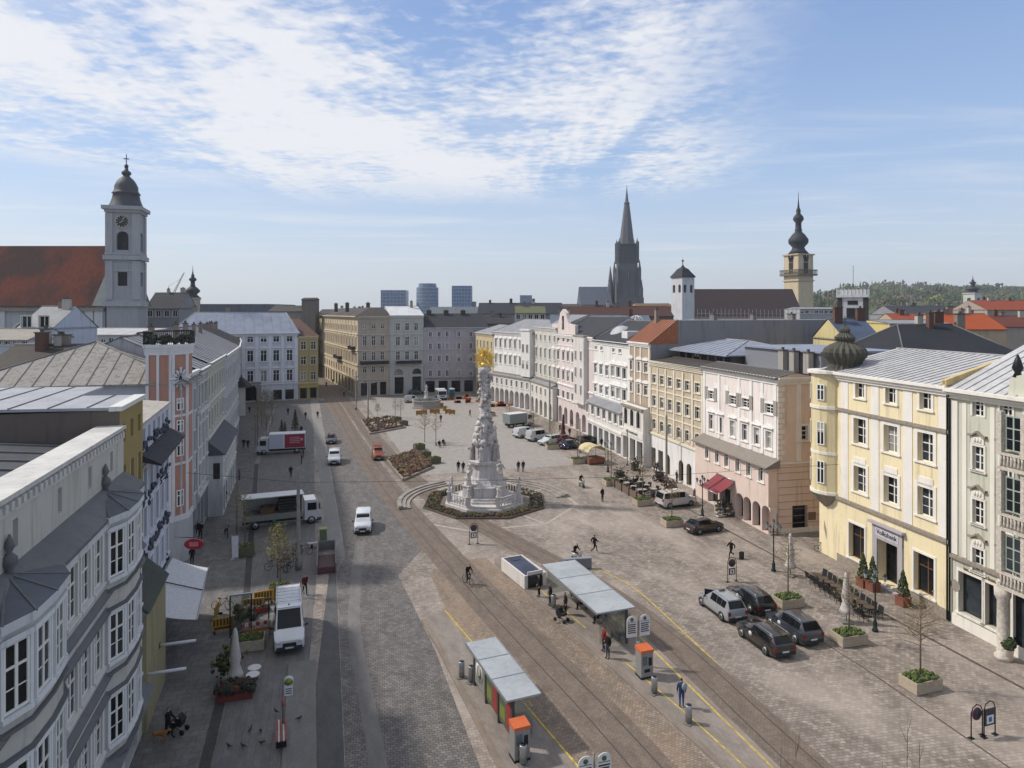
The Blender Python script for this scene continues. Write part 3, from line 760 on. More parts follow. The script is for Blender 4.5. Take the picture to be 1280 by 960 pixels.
m = MB(); m.poly([(0, 0, 0), (0, -1.3, 0), (0, -1.3, 7), (0, 0, 7)], 0); m.poly([(h.L, -1.3, 0), (h.L, 0, 0), (h.L, 0, 7), (h.L, -1.3, 7)], 0)
m.ext([(-1.7, 6.9), (.02, 7.8), (.02, 6.8), (-1.7, 6.8)], -.1, h.L+.1, 1); m.build('lower_roof', [plaster('dfdbd8'), M_GREYR], h.o)
h.roof(3.4, M_SLATE, ov=.4)
m = MB(); m.ball((3.5, 4, 18.3), (3.0, 2.2, 2.3), 16, 8, 0); m.build('barrel_dormer', M_ZINC, h.o)
m = MB(); m.box(10, 1.2, 18, 12.4, 4, 19.8); m.ext([(.0, 0), (0, 0)], 0, 0) if 0 else None; m.build('dormer', plaster('e0deda'), h.o)

# pink gabled house with bay
h = House('townhouse', 'pale pink house with scrolled gable and statue niche above five bays', (49.6, 135.4), (49.2, 115.05), 18.4, 14, 'dccfcb', 'efe9e6')
us = [692.4, 698, 704.3, 710, 716]
h.rows(us, [(421, 427, dict(sur=None)), (439, 450.5, dict(sur='seg')), (463, 475, dict(sur='seg')), (488, 498, dict(sur='flat'))], 2.8, 704, style='two', t=.12)
h.rows([725.5, 731.5], [(426, 434), (446, 458), (470, 482)], 3, 728, style='two', sur='seg', t=.1)
h.course(16.1, .15, .1); h.course(8, .25, .2); h.course(5.2, .2, .2); h.cornice(18.4, .35)
h.shops(.1, 3.5, 2.0, n=6, arch=.8, dep=1.2); h.finish()
m = MB(); a, b = h.ux(690), h.ux(719); c = (a+b)/2
pr = [(a, 0), (b, 0), (b, 2.0), (c+3.2, 2.2), (c+2.4, 3.2), (c+1.8, 4.4), (c+.8, 4.9), (c, 5.2), (c-.8, 4.9), (c-1.8, 4.4), (c-2.4, 3.2), (c-3.2, 2.2), (a, 2.0)]
n = len(pr); m.faces([(q, .0, 18.41+z) for q, z in pr]+[(q, .6, 18.41+z) for q, z in pr], [tuple(range(n)), tuple(range(2*n-1, n-1, -1))]+[(i, n+i, n+(i+1) % n, (i+1) % n) for i in range(n)])
m.box(c-.6, -.03, 19.4, c+.6, -.001, 22.2, 1); m.ball((c, -.1, 20.5), (.3, .15, .8), 8, 6, 2); m.build('crest_gable', [h.wm, SHOPDARK, TRIM2], h.o)
m = MB(); a, b = h.ux(722), h.ux(735.2); m.box(a, -.9, 6, b, .01, 18.3); m.box(a-.1, -1.0, 18.3, b+.1, .3, 18.6, 1)
m.box(a-.1, -1, 5.7, b+.1, .0, 6); m.build('bay', [plaster('d9d3ce'), TRIM2], h.o)
for zz in (7.4, 10.6, 13.8): 
    for x in ((a*3+b)/4, (a+3*b)/4): add_window(h.o, x, zz, .95, 1.9, 'two', 0, -.98, False)
h.roof(3.6, M_SLATE, ov=.3)

# grey house
h = House('townhouse', 'pale grey narrow-windowed house with dark balcony ledge over its arcade', (49.6, 151), (49.5, 135.45), 19.6, 14, 'cbc8bf', 'e2dfd8')
h.row(16.6, 1.3, .95, n=5, style='two', t=.1); h.row(12.7, 2.1, 1.0, n=5, style='two', sur='hood', t=.1); h.row(9.0, 2.1, 1.0, n=5, style='two', sur='hood', t=.1)
h.course(7.9, .3, .35, 1); h.cornice(19.6, .4); h.finish(7)
f = House('', '', (49.6, 151), (49.5, 135.45), 7.2, 0, 'dad5cd', attach=h, off=-1.0, sides=(0, 0))
f.row(4.6, 1.7, 1.0, n=5, style='two', t=.1); f.shops(.1, 3.5, 1.9, n=5, arch=.9, dep=1.2); f.course(7.0, .25, .3, 1); f.finish()
m = MB(); m.poly([(h.L, -1.0, 0), (h.L, 0, 0), (h.L, 0, 7.2), (h.L, -1.0, 7.2)], 0); m.poly([(0, 0, 0), (0, -1.0, 0), (0, -1.0, 7.2), (0, 0, 7.2)], 0); m.ext([(-1.2, 7.24), (.01, 7.9), (.01, 7.26)], -.05, h.L+.05, 1); m.build('lower_roof', [plaster('dad5cd'), M_GREYR], h.o)
h.roof(2.8, M_GREYR, ov=.4)
chimney(h.o, 3, 6, 20, 23.3)
# white house, far
h = House('townhouse', 'white long house with shell hoods and tall arcade beside the yellow strip', (44.8, 170), (49.4, 151.05), 18.0, 14, 'e2e0dc', 'f0eeea')
h.row(14.0, 2.1, 1.05, n=8, style='two', sur='seg', t=.12); h.row(10.0, 2.1, 1.05, n=8, style='two', sur='seg', t=.12)
h.course(7.6, .3, .4, 1); h.cornice(18, .4); h.finish(7)
f = House('', '', (44.8, 170), (49.4, 151.05), 7.3, 0, 'dedad6', attach=h, off=-1.0, sides=(0, 0))
f.row(4.9, 1.6, 1.0, n=8, style='two', t=.1); f.shops(.1, 3.9, 2.0, n=8, arch=.95, dep=1.5); f.course(7.1, .25, .3, 1); f.finish()
m = MB(); m.poly([(h.L, -1.0, 0), (h.L, 0, 0), (h.L, 0, 7.3), (h.L, -1.0, 7.3)], 0); m.poly([(0, 0, 0), (0, -1.0, 0), (0, -1.0, 7.3), (0, 0, 7.3)], 0); m.ext([(-1.2, 7.34), (.01, 7.7), (.01, 7.36)], -.05, h.L+.05, 1); m.build('lower_roof', [plaster('dedad6'), M_GREYR], h.o)
m = MB(); m.box(h.L-4.2, -1.0, 7.8, h.L-.1, .0, 18.6); m.box(h.L-4.4, -1.2, 18.6, h.L, .1, 19, 0); m.build('bay', [h.wm], h.o)
for zz in (9.6, 13.4): 
    for q in (3.1, 1.2): add_window(h.o, h.L-q, zz, 1.0, 2.1, 'two', 0, -1.07, False)
h.roof(3.2, M_GREYR, hipl=4, ov=.4)
# yellow strip
h = House('townhouse', 'small yellow house squeezed into the far right corner of the square', (44.3, 188), (44.75, 170.1), 17.3, 12, 'c6b794', 'd8cdb0')
for z in (5.2, 9.2, 13.2): h.row(z, 2.1, 1.1, n=5, style='two', t=.15)
h.shops(.1, 3.2, 2.0, n=4); h.cornice(17.3, .4); h.finish(); h.roof(2.2, M_GREYR, hipr=3, hipl=3)

# ---- far end of the square (facades look to -Y)
h = House('corner_building', 'tan corner block with iron balconies and long sunlit side street front', (11.8, 189.4), (20.55, 190.6), 21.9, 16, 'b0a597', 'bfb5a7', side='b0a597', sides=(0, 1))
us = [456, 467, 478]
h.rows(us, [(405, 411), (420, 432), (440, 450.5), (458, 466)], 4.6, 467, style='cross', sur='hood', t=.2)
h.shops(.2, 3.6, 1.8, xs=[h.ux(u) for u in (455, 467.5, 479)], sur='flat')
for z in (4.4, 8.3, 12.4, 16.8): h.course(z, .25, .22)
h.cornice(21.9, .8); h.finish()
g = House('', '', (2.2, 262), (11.8, 189.4), 21.9, 0, 'c6b59b', 'd4c6ae', attach=h, sides=(0, 0))
for z, hh, k in ((5.0, 2, 'flat'), (8.9, 2.6, 'hood'), (13.2, 2.6, 'ped'), (17.6, 1.7, 'flat')): g.row(z, hh, 1.5, n=16, style='cross', sur=k, t=.22)
g.shops(.2, 3.7, 3.0, n=14, dep=.5); g.pilasters([g.L*k/16 for k in range(1, 16)], 8.6, 20.6, .5, .14)
for z in (4.4, 8.3, 12.4, 16.8): g.course(z, .25, .25)
g.cornice(21.9, .8); g.finish()
for a, (zz, x0, x1, hh) in {1: (8.5, h.ux(450), h.ux(485), h), 2: (12.4, g.L-9, g.L-3, g), 3: (8.5, g.L-34, g.L-24, g)}.items():
    m = MB(); m.box(x0, -1.1, zz, x1, .01, zz+.2); m.box(x0, -1.12, zz+.2, x1, -1.05, zz+1.1, 1); m.box(x0, -1.1, zz+.2, x0+.06, 0, zz+1.1, 1); m.box(x1-.06, -1.1, zz+.2, x1, 0, zz+1.1, 1)
    hh.made(m, 'balcony', [TRIM2, DARKM])
m = MB(); n = 4
rf = [(-.6, -.6), (9.3, -.6)]
A1 = Vector((11.8, 189.4)); 
def lo(x, y): v = h.W.inverted() @ Vector((x, y, 0)); return v.x, v.y
p0 = lo(11.2, 188.7); p1 = lo(21, 190); p2 = lo(34, 262); p3 = lo(1.6, 262)
q0 = lo(15.5, 196); q1 = lo(19.2, 196.5); q2 = lo(23, 258); q3 = lo(9, 258)
m.faces([(p[0], p[1], 21.9) for p in (p0, p1, p2, p3)]+[(p[0], p[1], 24.3) for p in (q0, q1, q2, q3)], [(0, 1, 5, 4), (1, 2, 6, 5), (2, 3, 7, 6), (3, 0, 4, 7), (4, 5, 6, 7)])
m.build('roof', [M_DARKTILE], h.o)
for u, y in ((434, 200), (460, 199), (420, 215)): p = lo(*at(u, y)); chimney(h.o, p[0], p[1], 23, 25.6, 1.0, .8, '5f5650')
h = House('townhouse', 'grey green house with arched lunettes and white roof at the far end', (20.6, 190.6), (30.05, 191.6), 22.1, 14, 'b3b5b0', 'c6c6c0')
h.rows([497.5, 509, 520.4], [(404, 413), (421, 432), (439, 450)], 5, 509, style='cross', sur='hood', t=.2)
h.shops(.2, 4.7, 2.6, xs=[h.ux(499), h.ux(521)], dep=.9); h.row(5.6, 1.6, 2.6, xs=[h.ux(498), h.ux(521)], arch=1.2, style='two', fm=DARKFRAME)
m = MB(); m.box(h.ux(494), -1.1, 8.4, h.ux(526), .01, 8.6); m.box(h.ux(494), -1.12, 8.6, h.ux(526), -1.05, 9.5, 1); m.build('balcony', [TRIM2, DARKM], h.o)
for z in (7.9, 12.3, 16.7): h.course(z, .2, .2)
h.cornice(22.1, .6); h.finish(); h.roof(2.6, sheet_metal('d5d6d8', 'b0aca8', .3), ov=.5); chimney(h.o, 7.5, 6, 23, 26)
h = House('townhouse', 'lilac grey broad house with six window columns behind the fountain', (30.1, 191.6), (48.3, 190.0), 18.6, 15, 'aba6ad', 'bdb9bf')
h.rows([538, 549, 559, 573.6, 588.5, 600], [(414.5, 421), (429, 436.5), (444, 452), (462.5, 470.5)], 3.8, 559, style='two', sur='flat', t=.3)
h.shops(.2, 3.3, 2.6, n=5, dep=.7); h.course(4.1, .25, .2, 1); h.course(12.4, .15, .1); h.cornice(18.6, .5); h.finish(); h.roof(3.9, M_SLATE, ov=.5)
for x in (2, 7, 12): chimney(h.o, x, 7, 21.8, 23.4, 1.4, .8, '4b4847')
# palace on the far left
h = House('palace', 'white palace with blue metal hip roof and ornate window hoods', (-34, 184.0), (-3.6, 188.6), 17.6, 16, 'c9c9cf', 'dedee2')
us = [296, 312.8, 329.6, 345.3, 362]
xs = [h.ux(u) for u in us]; xs = [xs[0]-6.6, xs[0]-3.3]+xs
h.row(15.2, 1.5, 1.5, xs=xs, style='cross', t=.2); h.row(10.2, 2.9, 1.5, xs=xs, style='cross', sur='seg', t=.28); h.row(5.0, 2.9, 1.5, xs=xs, style='cross', sur='seg', t=.28)
h.shops(.1, 2.6, 2.2, xs=[h.ux(u) for u in (347, 362)]); h.shops(.1, 4.3, 3.0, xs=[h.ux(313)], arch=1.4, dep=1.2)
h.pilasters([h.ux(u) for u in (304.5, 321, 337.5, 353.5, 370)], 4.6, 16.8, .8, .1); h.course(4.2, .25, .2); h.cornice(17.6, .6); h.finish()
m = MB(); x = h.ux(313)
for q in (-1, 1): m.box(x+q*1.6, -.5, 0, x+q*2.6, .01, 4.1)
m.box(x-2.6, -.5, 4.42, x+2.6, .01, 5); m.build('portal', TRIM2, h.o)
h.roof(5.3, M_BLUE, hipl=6, hipr=2.2, seam=2.2, ov=.5)
for x in (6, 14): chimney(h.o, x, 10, 20, 24.3, 1.2, .9)
h = House('townhouse', 'narrow ochre house between palace and side street with brown roof', (-3.55, 188.6), (1.5, 189.6), 16.6, 40, 'ad9a6c', 'c2b48c')
for z in (4.9, 9.0, 13.0): h.row(z, 2.2, 1.3, n=2, style='cross', t=.2)
h.shops(.1, 2.8, 1.7, n=2); h.course(4.0, .5, .1); h.cornice(16.6, .4); h.finish()
m = MB(); roof_gable(m, 0, h.L, 0, 40, 16.6, 4.6, 0, 1, .3, 0, .5, 0, 1.8, 1.8); m.build('roof', [tiles('5d4238', '6b4c40', 3)], h.o)
m = MB(); m.box(.1, -.6, 2.95, 4.9, 0, 3.6); m.build('shop_fascia', simple('yellow_board', 'a2984f', .6), h.o)

# ---- left row, far to near (facades look to +X)
LC = [((-17.6, 184), 'x')]
specs = [((-15.4, 160), (-17.8, 184), 16.4, 'b9b9bb', 'pale grey far house of the left row with plain cornice', 7),
         ((-12.6, 128), (-15.3, 159.9), 16.9, 'bdbab2', 'cream grey house of the left row with small corner turret and balcony', 8),
         ((-11.6, 100), (-12.5, 127.9), 17.1, 'b4b4b8', 'long grey left row house with three even floors above shops', 9)]
for A, B, Ht, c, lab, n in specs:
    h = House('townhouse', lab, A, B, Ht, 14, c, 'd0cfce')
    for z in (4.8, 8.8, 12.8): h.row(z, 2.1, 1.1, n=n, style='cross', sur='hood', t=.16)
    h.shops(.1, 3.2, 1.9, n=n-1, dep=.8); h.course(4.1, .3, .25); h.course(8.2, .15, .15); h.cornice(Ht, .5); h.finish(); h.roof(3.6, M_GREYR if n != 8 else M_DARKTILE, ov=.5, seam=2.0)
    for k in range(3): chimney(h.o, 3+k*8, 5, Ht+1, Ht+4)
    if n == 8:
        m = MB(); m.box(3, -1.3, 4.4, 6, .01, 9.5); m.lathe([(2.2, 0), (1.6, .6), (1.0, 1.1), (.15, 1.7), (.05, 2.2)], 8, 1, (4.5, -.6, 9.5), False, pi/8); m.box(9, -1.2, 8.2, 15, .01, 8.4, 1); m.box(9, -1.2, 8.4, 15, -1.1, 9.4, 1)
        m.build('bay', [h.wm, DARKM], h.o)
h = House('townhouse', 'yellow green grey house with projecting porch wing under a sloping metal roof', (-11.3, 83), (-11.6, 99.9), 17.3, 14, 'b9b8a6', 'cfcec8')
for z in (9.6, 13.4): h.row(z, 2.1, 1.1, n=6, style='cross', sur='flat', t=.16)
h.course(12.6, .3, .25); h.course(8.6, .3, .2); h.cornice(17.3, .5); h.finish(7)
f = House('', '', (-11.3, 83), (-11.6, 99.9), 6.9, 0, 'c9c8c6', attach=h, off=-1.6, sides=(0, 0))
f.row(4.1, 1.9, .8, n=8, style='cross', t=.1); f.shops(.1, 3.0, 1.8, n=6, dep=.8); f.finish()
m = MB(); m.poly([(0, 0, 0), (0, -1.6, 0), (0, -1.6, 6.9), (0, 0, 6.9)], 0); m.poly([(h.L, -1.6, 0), (h.L, 0, 0), (h.L, 0, 6.9), (h.L, -1.6, 6.9)], 0)
m.ext([(-1.9, 6.85), (.01, 8.55), (.01, 6.85)], -.1, h.L+.1, 1); m.box(-.01, -1.3, 4.2, -.02+.0, -.6, 6, 2); m.build('porch_wing', [plaster('c9c8c6'), tiles('5c5f66', '6a6d73', 4, 'slate_roof'), SHOPDARK], h.o)
h.roof(3.4, M_GREYR, ov=.5, seam=1.6)
chimney(h.o, 5, 4, 18, 21.5); chimney(h.o, 12, 4, 18, 21.5)
h = House('townhouse', 'grey house with white pilasters next to the salmon clock tower', (-11.3, 75.9), (-11.35, 82.9), 17.1, 14, 'b1b0b2', 'd2d1d0')
for z in (4.9, 9.0, 13.2): h.row(z, 2.2, 1.15, n=3, style='cross', sur='hood', t=.16)
h.pilasters([h.L*k/3 for k in range(4)], 4.4, 12.4, .5, .14); h.course(12.5, .35, .35); h.shops(.1, 3.2, 2.0, n=3, dep=.8); h.course(4.0, .3, .3); h.cornice(17.1, .5); h.finish(); h.roof(3.4, M_GREYR, ov=.5, seam=1.6)
chimney(h.o, 4, 5, 18, 21.4)
# ---- near left row
M_LEDGE = sheet_metal('6d6d6e', '57565a', .4)
# salmon clock tower house
h = House('townhouse', 'corner house with stained hip roof and salmon clock tower with roof planter', (-11.5, 68.7), (-11.35, 75.85), 16.7, 18, 'b9b9bd', 'd6d5d6', side='c6c8cf')
for z in (4.9, 9.0, 13.2): h.row(z, 2.1, 1.1, n=3, style='cross', sur='flat')
h.shops(.1, 3.0, 2.0, n=3); h.cornice(17.2, .4); h.finish()
h.roof(3.4, sheet_metal('96928c', '4f4840', .85), hipl=6.9, seam=1.3, ov=.7)
pts = [(-14.4, 68.2), (-12.25, 68.0), (-11.1, 69.3), (-11.1, 71.6), (-14.4, 71.6)]
m = MB(); m.prism(pts, 3.9, 19.2, 0); b = MB()
def off(k): 
    cx = sum(p[0] for p in pts)/5; cy = sum(p[1] for p in pts)/5
    return [(cx+(p[0]-cx)*k, cy+(p[1]-cy)*k) for p in pts]
b.prism(off(1.04), 0, 3.9, 2)
for z, k, hh in ((3.9, 1.07, .5), (9.0, 1.03, .22), (13.4, 1.03, .22), (15.0, 1.03, .0), (19.1, 1.06, .35), (19.45, 1.09, .3), (19.75, 1.14, .3)):
    if hh: b.prism(off(k), z, z+hh, 1)
A1, B1, C1 = Vector(pts[0]), Vector(pts[1]), Vector(pts[2])
def face_box(mb, a, b_, t0, t1, z0, z1, d, mm):
    a = Vector(a); b_ = Vector(b_); u = (b_-a).normalized(); n = Vector((u.y, -u.x)); L = (b_-a).length
    p = [a+u*L*t0-n*.01, a+u*L*t1-n*.01, a+u*L*t1+n*d, a+u*L*t0+n*d]
    mb.prism([(q.x, q.y) for q in p], z0, z1, mm)
for (a, c, ts) in ((A1, B1, ((0, .12), (.42, .52), (.9, 1.0))), (B1, C1, ((0, .16), (.84, 1)))):
    for t0, t1 in ts: face_box(b, a, c, t0, t1, 4.4, 19.1, .09, 1)
def lmat(mb, root, name, mats):
    M = root.W.inverted(); mb.v = [M @ v for v in mb.v]; return mb.build(name, mats, root.o)
lmat(m, h, 'clock_tower', [plaster('b88a78')]); lmat(b, h, 'tower_trim', [plaster('d5d3d5'), plaster('dcdbdc'), plaster('b9b9bb')])
r_ = MB(); q = off(1.1)
for i in range(5):
    a, c = Vector(q[i]), Vector(q[(i+1) % 5]); n = max(2, int((c-a).length/.16))
    for k in range(n): p = a.lerp(c, k/n); r_.box(p.x-.02, p.y-.02, 20.05, p.x+.02, p.y+.02, 21.25)
    r_.tube([(a.x, a.y, 21.25), (c.x, c.y, 21.25)], .045, 5); r_.tube([(a.x, a.y, 20.3), (c.x, c.y, 20.3)], .04, 5)
lmat(r_, h, 'railing', [DARKM])
g_ = MB()
for k in range(90):
    i = R.randrange(5); a, c = Vector(q[i]), Vector(q[(i+1) % 5]); p = a.lerp(c, R.random())*.94+Vector((sum(x[0] for x in pts)/5, sum(x[1] for x in pts)/5))*.06
    g_.ball((p.x, p.y, 20.2+R.random()*.6), R.uniform(.12, .3), 5, 4, 0, True, .4, k)
lmat(g_, h, 'roof_planting', [simple('dark_leaves', '2c3326', .8, var=.5)])
cm = MB(); u = (C1-B1).normalized(); n = Vector((u.y, -u.x)); c0 = B1.lerp(C1, .5)+n*.1
def cp(r, t, e=.0): p = c0+u*r*math.cos(t)+n*e; return (p.x, p.y, 16.9+r*math.sin(t))
for k in range(12):
    t = 2*pi*k/12; cm.tube([cp(.25, t), cp(.88 if k % 3 else 1.05, t)], [.07, .13], 5, 0)
for k in range(16): cm.tube([cp(.62, 2*pi*k/16), cp(.62, 2*pi*(k+1)/16)], .05, 5, 0)
cm.tube([cp(0, 0, .0), cp(.5, 1.9, .06)], .05, 4, 1); cm.tube([cp(0, 0, 0), cp(.7, .4, .06)], .04, 4, 1)
lmat(cm, h, 'clock_face', [plaster('dcdbdc'), DARKM])
for zz in (5.2, 9.8, 12.0, 14.0):
    p = B1.lerp(C1, .5)+n*.07; v = h.W.inverted() @ Vector((p.x, p.y, zz))
    add_window(h.o, v.x, v.z, .75, 1.5 if zz < 11 else 1.1, 'cross', 0, v.y, False, rz=math.atan2(u.y, u.x)-h.rz)
for zz in (5.2, 12.0):
    p = Vector(pts[0]).lerp(B1, .27); v = h.W.inverted() @ Vector((p.x, p.y-.07, zz)); add_window(h.o, v.x, v.z, .8, 1.4, 'cross', 0, v.y, False, rz=-h.rz)
# white house with dark garlands
h = House('townhouse', 'white house with dark leafy stucco garlands and a large folding awning', (-10.2, 47.1), (-10.6, 57.8), 16.1, 9, 'c3c6d2', 'd8d9e0', side='c0c3cb')
for z in (4.8, 8.6, 12.2): h.row(z if z < 12 else 11.1, 2.0, 1.1, n=5, style='cross', sur='flat')
h.row(14.5, 1.1, .9, n=6, style='two', sur=None); h.shops(.1, 3.2, 2.2, n=4); h.finish()
m = MB()
for k in range(150):
    z = R.choice((4.3, 7.6, 11.2, 14.6))+R.gauss(0, .28); m.ball((R.random()*h.L, -.06, z), (R.uniform(.15, .4), .1, R.uniform(.1, .25)), 6, 4, 0, True, .4, k)
m.build('garland', [simple('dark_leaves', '3b3f4c', .8, var=.5)], h.o)
m = MB(); m.ext([(-1.15, 13.5), (.0, 14.15), (.0, 13.7), (-1.15, 13.38)], -.1, h.L, 0); m.build('eaves_roof', [M_SLATE], h.o)
h.roof(.5, sheet_metal('b4aea6', '7a5a4a', .8), ridge=.5, ov=.1)
# yellow house with firewall
h = House('townhouse', 'narrow ochre house with grey flat roof and sooty firewall', (-10.0, 41.35), (-10.1, 47.05), 17.7, 32, '9f8c5c', 'b3a070', side='6f645c')
for z in (5.4, 9.0, 12.6): h.row(z, 1.9, .9, n=3, style='cross', sur=None)
h.row(15.8, 1.0, .7, n=3, style='two', sur=None); h.shops(.1, 3.2, 1.4, n=3); h.finish()
m = MB(); q = [(-.1, .5), (h.L+.1, .5), (h.L+.1, 3.5), (h.L+5.5, 3.5), (h.L+5.5, 32), (-.1, 32)]; zr = lambda y: 17.85+.02*y
m.poly([(a, b, zr(b)) for a, b in q]); m.poly([(a, b, zr(b)-.15) for a, b in q][::-1]); n = len(q)
for i in range(n): a, b = q[i], q[(i+1) % n]; m.poly([(*a, zr(a[1])-.15), (*b, zr(b[1])-.15), (*b, zr(b[1])), (*a, zr(a[1]))])
m.box(-.1, -.15, 17.65, h.L+.1, .5, 17.9, 1)
for k in range(17): y = 1.5+k*1.8; m.box(-.08, y, zr(y)+.01, h.L+(.1 if y < 3.5 else 5.4), y+.06, zr(y)+.05, 2)
m.build('roof', [sheet_metal('a9aab0', '8d8a88', .3), plaster('d9d8d4'), SEAM], h.o)
m = MB(); m.ext([(-1.5, 6.6), (.0, 8.0), (.0, 6.5)], -.2, h.L, 0); m.box(0, -1.3, 0, h.L-.1, -.01, 6.6, 1); m.build('porch', [tiles('4b4f48', '5c6158', 4), plaster('9c9474')], h.o)
# near grey house with two round bays
h = House('townhouse', 'nearest grey house with two rounded bay towers and plain parapet wall', (-9.8, 16), (-9.8, 41.3), 16.7, 26, 'c3c1b8', 'dcdad5', side='a5a5a5', sides=(1, 0))
for yy in (27.3, 31.6, 35.5, 39): h.row(14.9, 1.0, .45, xs=[yy-16], style='plain', sur=None, gl=3)
h.finish(13, top=False)
f = House('', '', (-9.8, 16), (-9.8, 41.3), 13.8, 0, 'c6c4bd', 'dddbd7', attach=h, off=-.9, sides=(0, 0))
for z in (11.1, 7.35, 3.6): f.row(z, 2.1, 1.1, xs=[3, 4.7, 13.95, 15.6, 17.3, 24.2], style='grid', sur='flat', t=.16, dep=.09, gl=0)
f.shops(.1, 2.6, 2.4, xs=[2, 5, 8, 11, 14, 17, 20, 23], dep=.6); f.finish()
m = MB()
for z in (10.35, 6.6): m.ext([(-1.12, z), (-.89, z+.25), (-.89, z-.08), (-1.12, z-.08)], 0, 25.3, 1); m.ext([(-1.1, z-.8), (-.89, z-.6), (-.89, z-.9), (-1.1, z-.9)], 0, 25.3, 1)
m.ext([(-1.06, 13.75), (.0, 14.4), (.0, 13.6), (-1.06, 13.6)], 0, 25.3, 1)
m.ext([(-1.02, 13.3), (-.89, 13.3), (-.89, 13.58), (-1.02, 13.58)], 0, 25.3, 0)
m.ext([(-1.6, 2.6), (-.89, 3.0), (-.89, 2.4), (-1.5, 2.4)], 0, 25.3, 1)
m.build('ledge', [plaster('d0d1d3'), M_LEDGE], h.o)
m = MB(); m.box(-.05, -.12, 16.7, 25.35, 1.3, 16.88, 0); n = int(25/.5)
for k in range(n): m.box(.1+k*.5, -.16, 16.35, .35+k*.5, .01, 16.62, 0)
m.box(0, -.05, 16.2, 25.3, .012, 16.34, 0)
m.build('parapet', [sheet_metal('cdcbc6', 'a49a8e', .4)], h.o)
m = MB(); m.faces([(0, 1.3, 15.9), (25.3, 1.3, 15.9), (25.3, 26, 18.2), (0, 26, 18.2)], [(0, 1, 2, 3)], 0)
for k in range(14): m.box(.3+k*1.85, 1.3, 15.93, .36+k*1.85, 1.36, 15.95, 1); m.tube([(.3+k*1.85, 1.35, 15.95), (.3+k*1.85, 26, 18.25)], .06, 4, 1, False)
m.build('roof', [sheet_metal('53565a', '3f3d3d', .5), sheet_metal('777b80', '555', .2) if 0 else SEAM], h.o)
bayp = [(-.92, -2.4), (-1.44, -1.42), (-1.53, 0), (-1.44, 1.42), (-.92, 2.4)]
for yc in (20.9, 9.9):
    m = MB(); pl = [(yc+b_, a_) for a_, b_ in bayp]
    m.prism(pl+[(yc+2.4, -.88), (yc-2.4, -.88)], 2.7, 13.55, 0)
    def bo(e): return [(yc+b_*(1+e/2.4), a_-e*.8) for a_, b_ in bayp]+[(yc+2.4+e, -.87), (yc-2.4-e, -.87)]
    for z, e, hh, mm in ((13.5, .22, .3, 1), (13.05, .1, .2, 1), (10.4, .16, .1, 2), (9.55, .18, .1, 2), (9.4, .1, .15, 1), (6.65, .16, .1, 2), (5.8, .18, .1, 2), (5.65, .1, .15, 1), (2.75, .2, .2, 2)): m.prism(bo(e), z, z+hh, mm)
    m.build('bay', [h.wm, plaster('d0d1d3'), M_LEDGE], h.o)
    c = MB(); e = [(yc+b_*1.08, a_-.18, 13.8) for a_, b_ in bayp]; ap = (yc+.6, .0, 14.3)
    for i in range(4): c.poly([e[i+1], e[i], ap][::-1], 0); c.tube([e[i], ap], .05, 4, 1, False)
    c.poly([e[0], (yc-2.55, 0, 13.85), ap], 0); c.poly([(yc+2.55, 0, 13.85), e[4], ap], 0)
    c.lathe([(.2, 0), (.1, .3), (.26, .55), (.22, .75), (.07, .9), (.17, 1.1), (.03, 1.5)], 10, 1, (yc+.6, -.12, 14.1)); c.build('bay_roof', [sheet_metal('5c6068', '45464a', .4), SEAM], h.o)
    for i in range(4):
        a_, b_ = Vector(pl[i]), Vector(pl[i+1]); L = (b_-a_).length; uu = (b_-a_).normalized(); nn = Vector((uu.y, -uu.x)); mid = (a_+b_)/2+nn*.065
        w = min(.95, L-.22)
        for z in (11.0, 7.25, 3.5):
            add_window(h.o, mid.x, z, w, 2.1, 'grid' if w > .7 else 'plain', 0, mid.y, False, rz=math.atan2(uu.y, uu.x), gl=R.choice((0, 0, 1)))
    for z in (11.0, 7.25, 3.5):
        t = MB()
        for i in range(4):
            a_, b_ = Vector(pl[i]), Vector(pl[i+1]); uu = (b_-a_).normalized(); nn = Vector((uu.y, -uu.x)); L = (b_-a_).length; w = min(.95, L-.22); mid = (a_+b_)/2
            for s0, s1, z0, z1, d in ((-w/2-.1, -w/2, z-.05, z+2.1, .1), (w/2, w/2+.1, z-.05, z+2.1, .1), (-L/2+.02, L/2-.02, z+2.1, z+2.27, .12), (-L/2+.02, L/2-.02, z-.2, z-.052, .16)):
                q = [mid+uu*s0-nn*.02, mid+uu*s1-nn*.02, mid+uu*s1+nn*d, mid+uu*s0+nn*d]; t.prism([(p.x, p.y) for p in q], z0, z1)
        t.build('bay_trim', [plaster('e0e1e2')], h.o)

# ================= skyline behind the square =================
def sky_house(name, label, u0, u1, vt, Z, D, col, trim='cfccc6', rise=0, roofm=None, wins=None, cat='house', hip=0, vb=None, ov=.4, side=None):
    h = House(name, label, at(u0, Z), at(u1, Z), max(2.5, zat(vt, Z)), D, col, trim, cat, side=side)
    if wins:
        for (v0, v1, n, w) in wins: h.row(zat(v1, Z), zat(v0, Z)-zat(v1, Z), w, n=n, style='two', sur='flat', t=.15)
    h.finish()
    if rise: h.roof(rise, roofm, hipl=hip, hipr=hip, ov=ov)
    return h
def spire(name, label, cat, u, Z, parts, extra=None):
    x, y = at(u, Z); t = thing(name, label, cat, (x, y, 0), -TH)
    k = Z/853
    for pn, mats, fn in parts:
        m = MB(); fn(m, k, lambda v: zat(v, Z)); m.build(pn, mats, t)
    return t
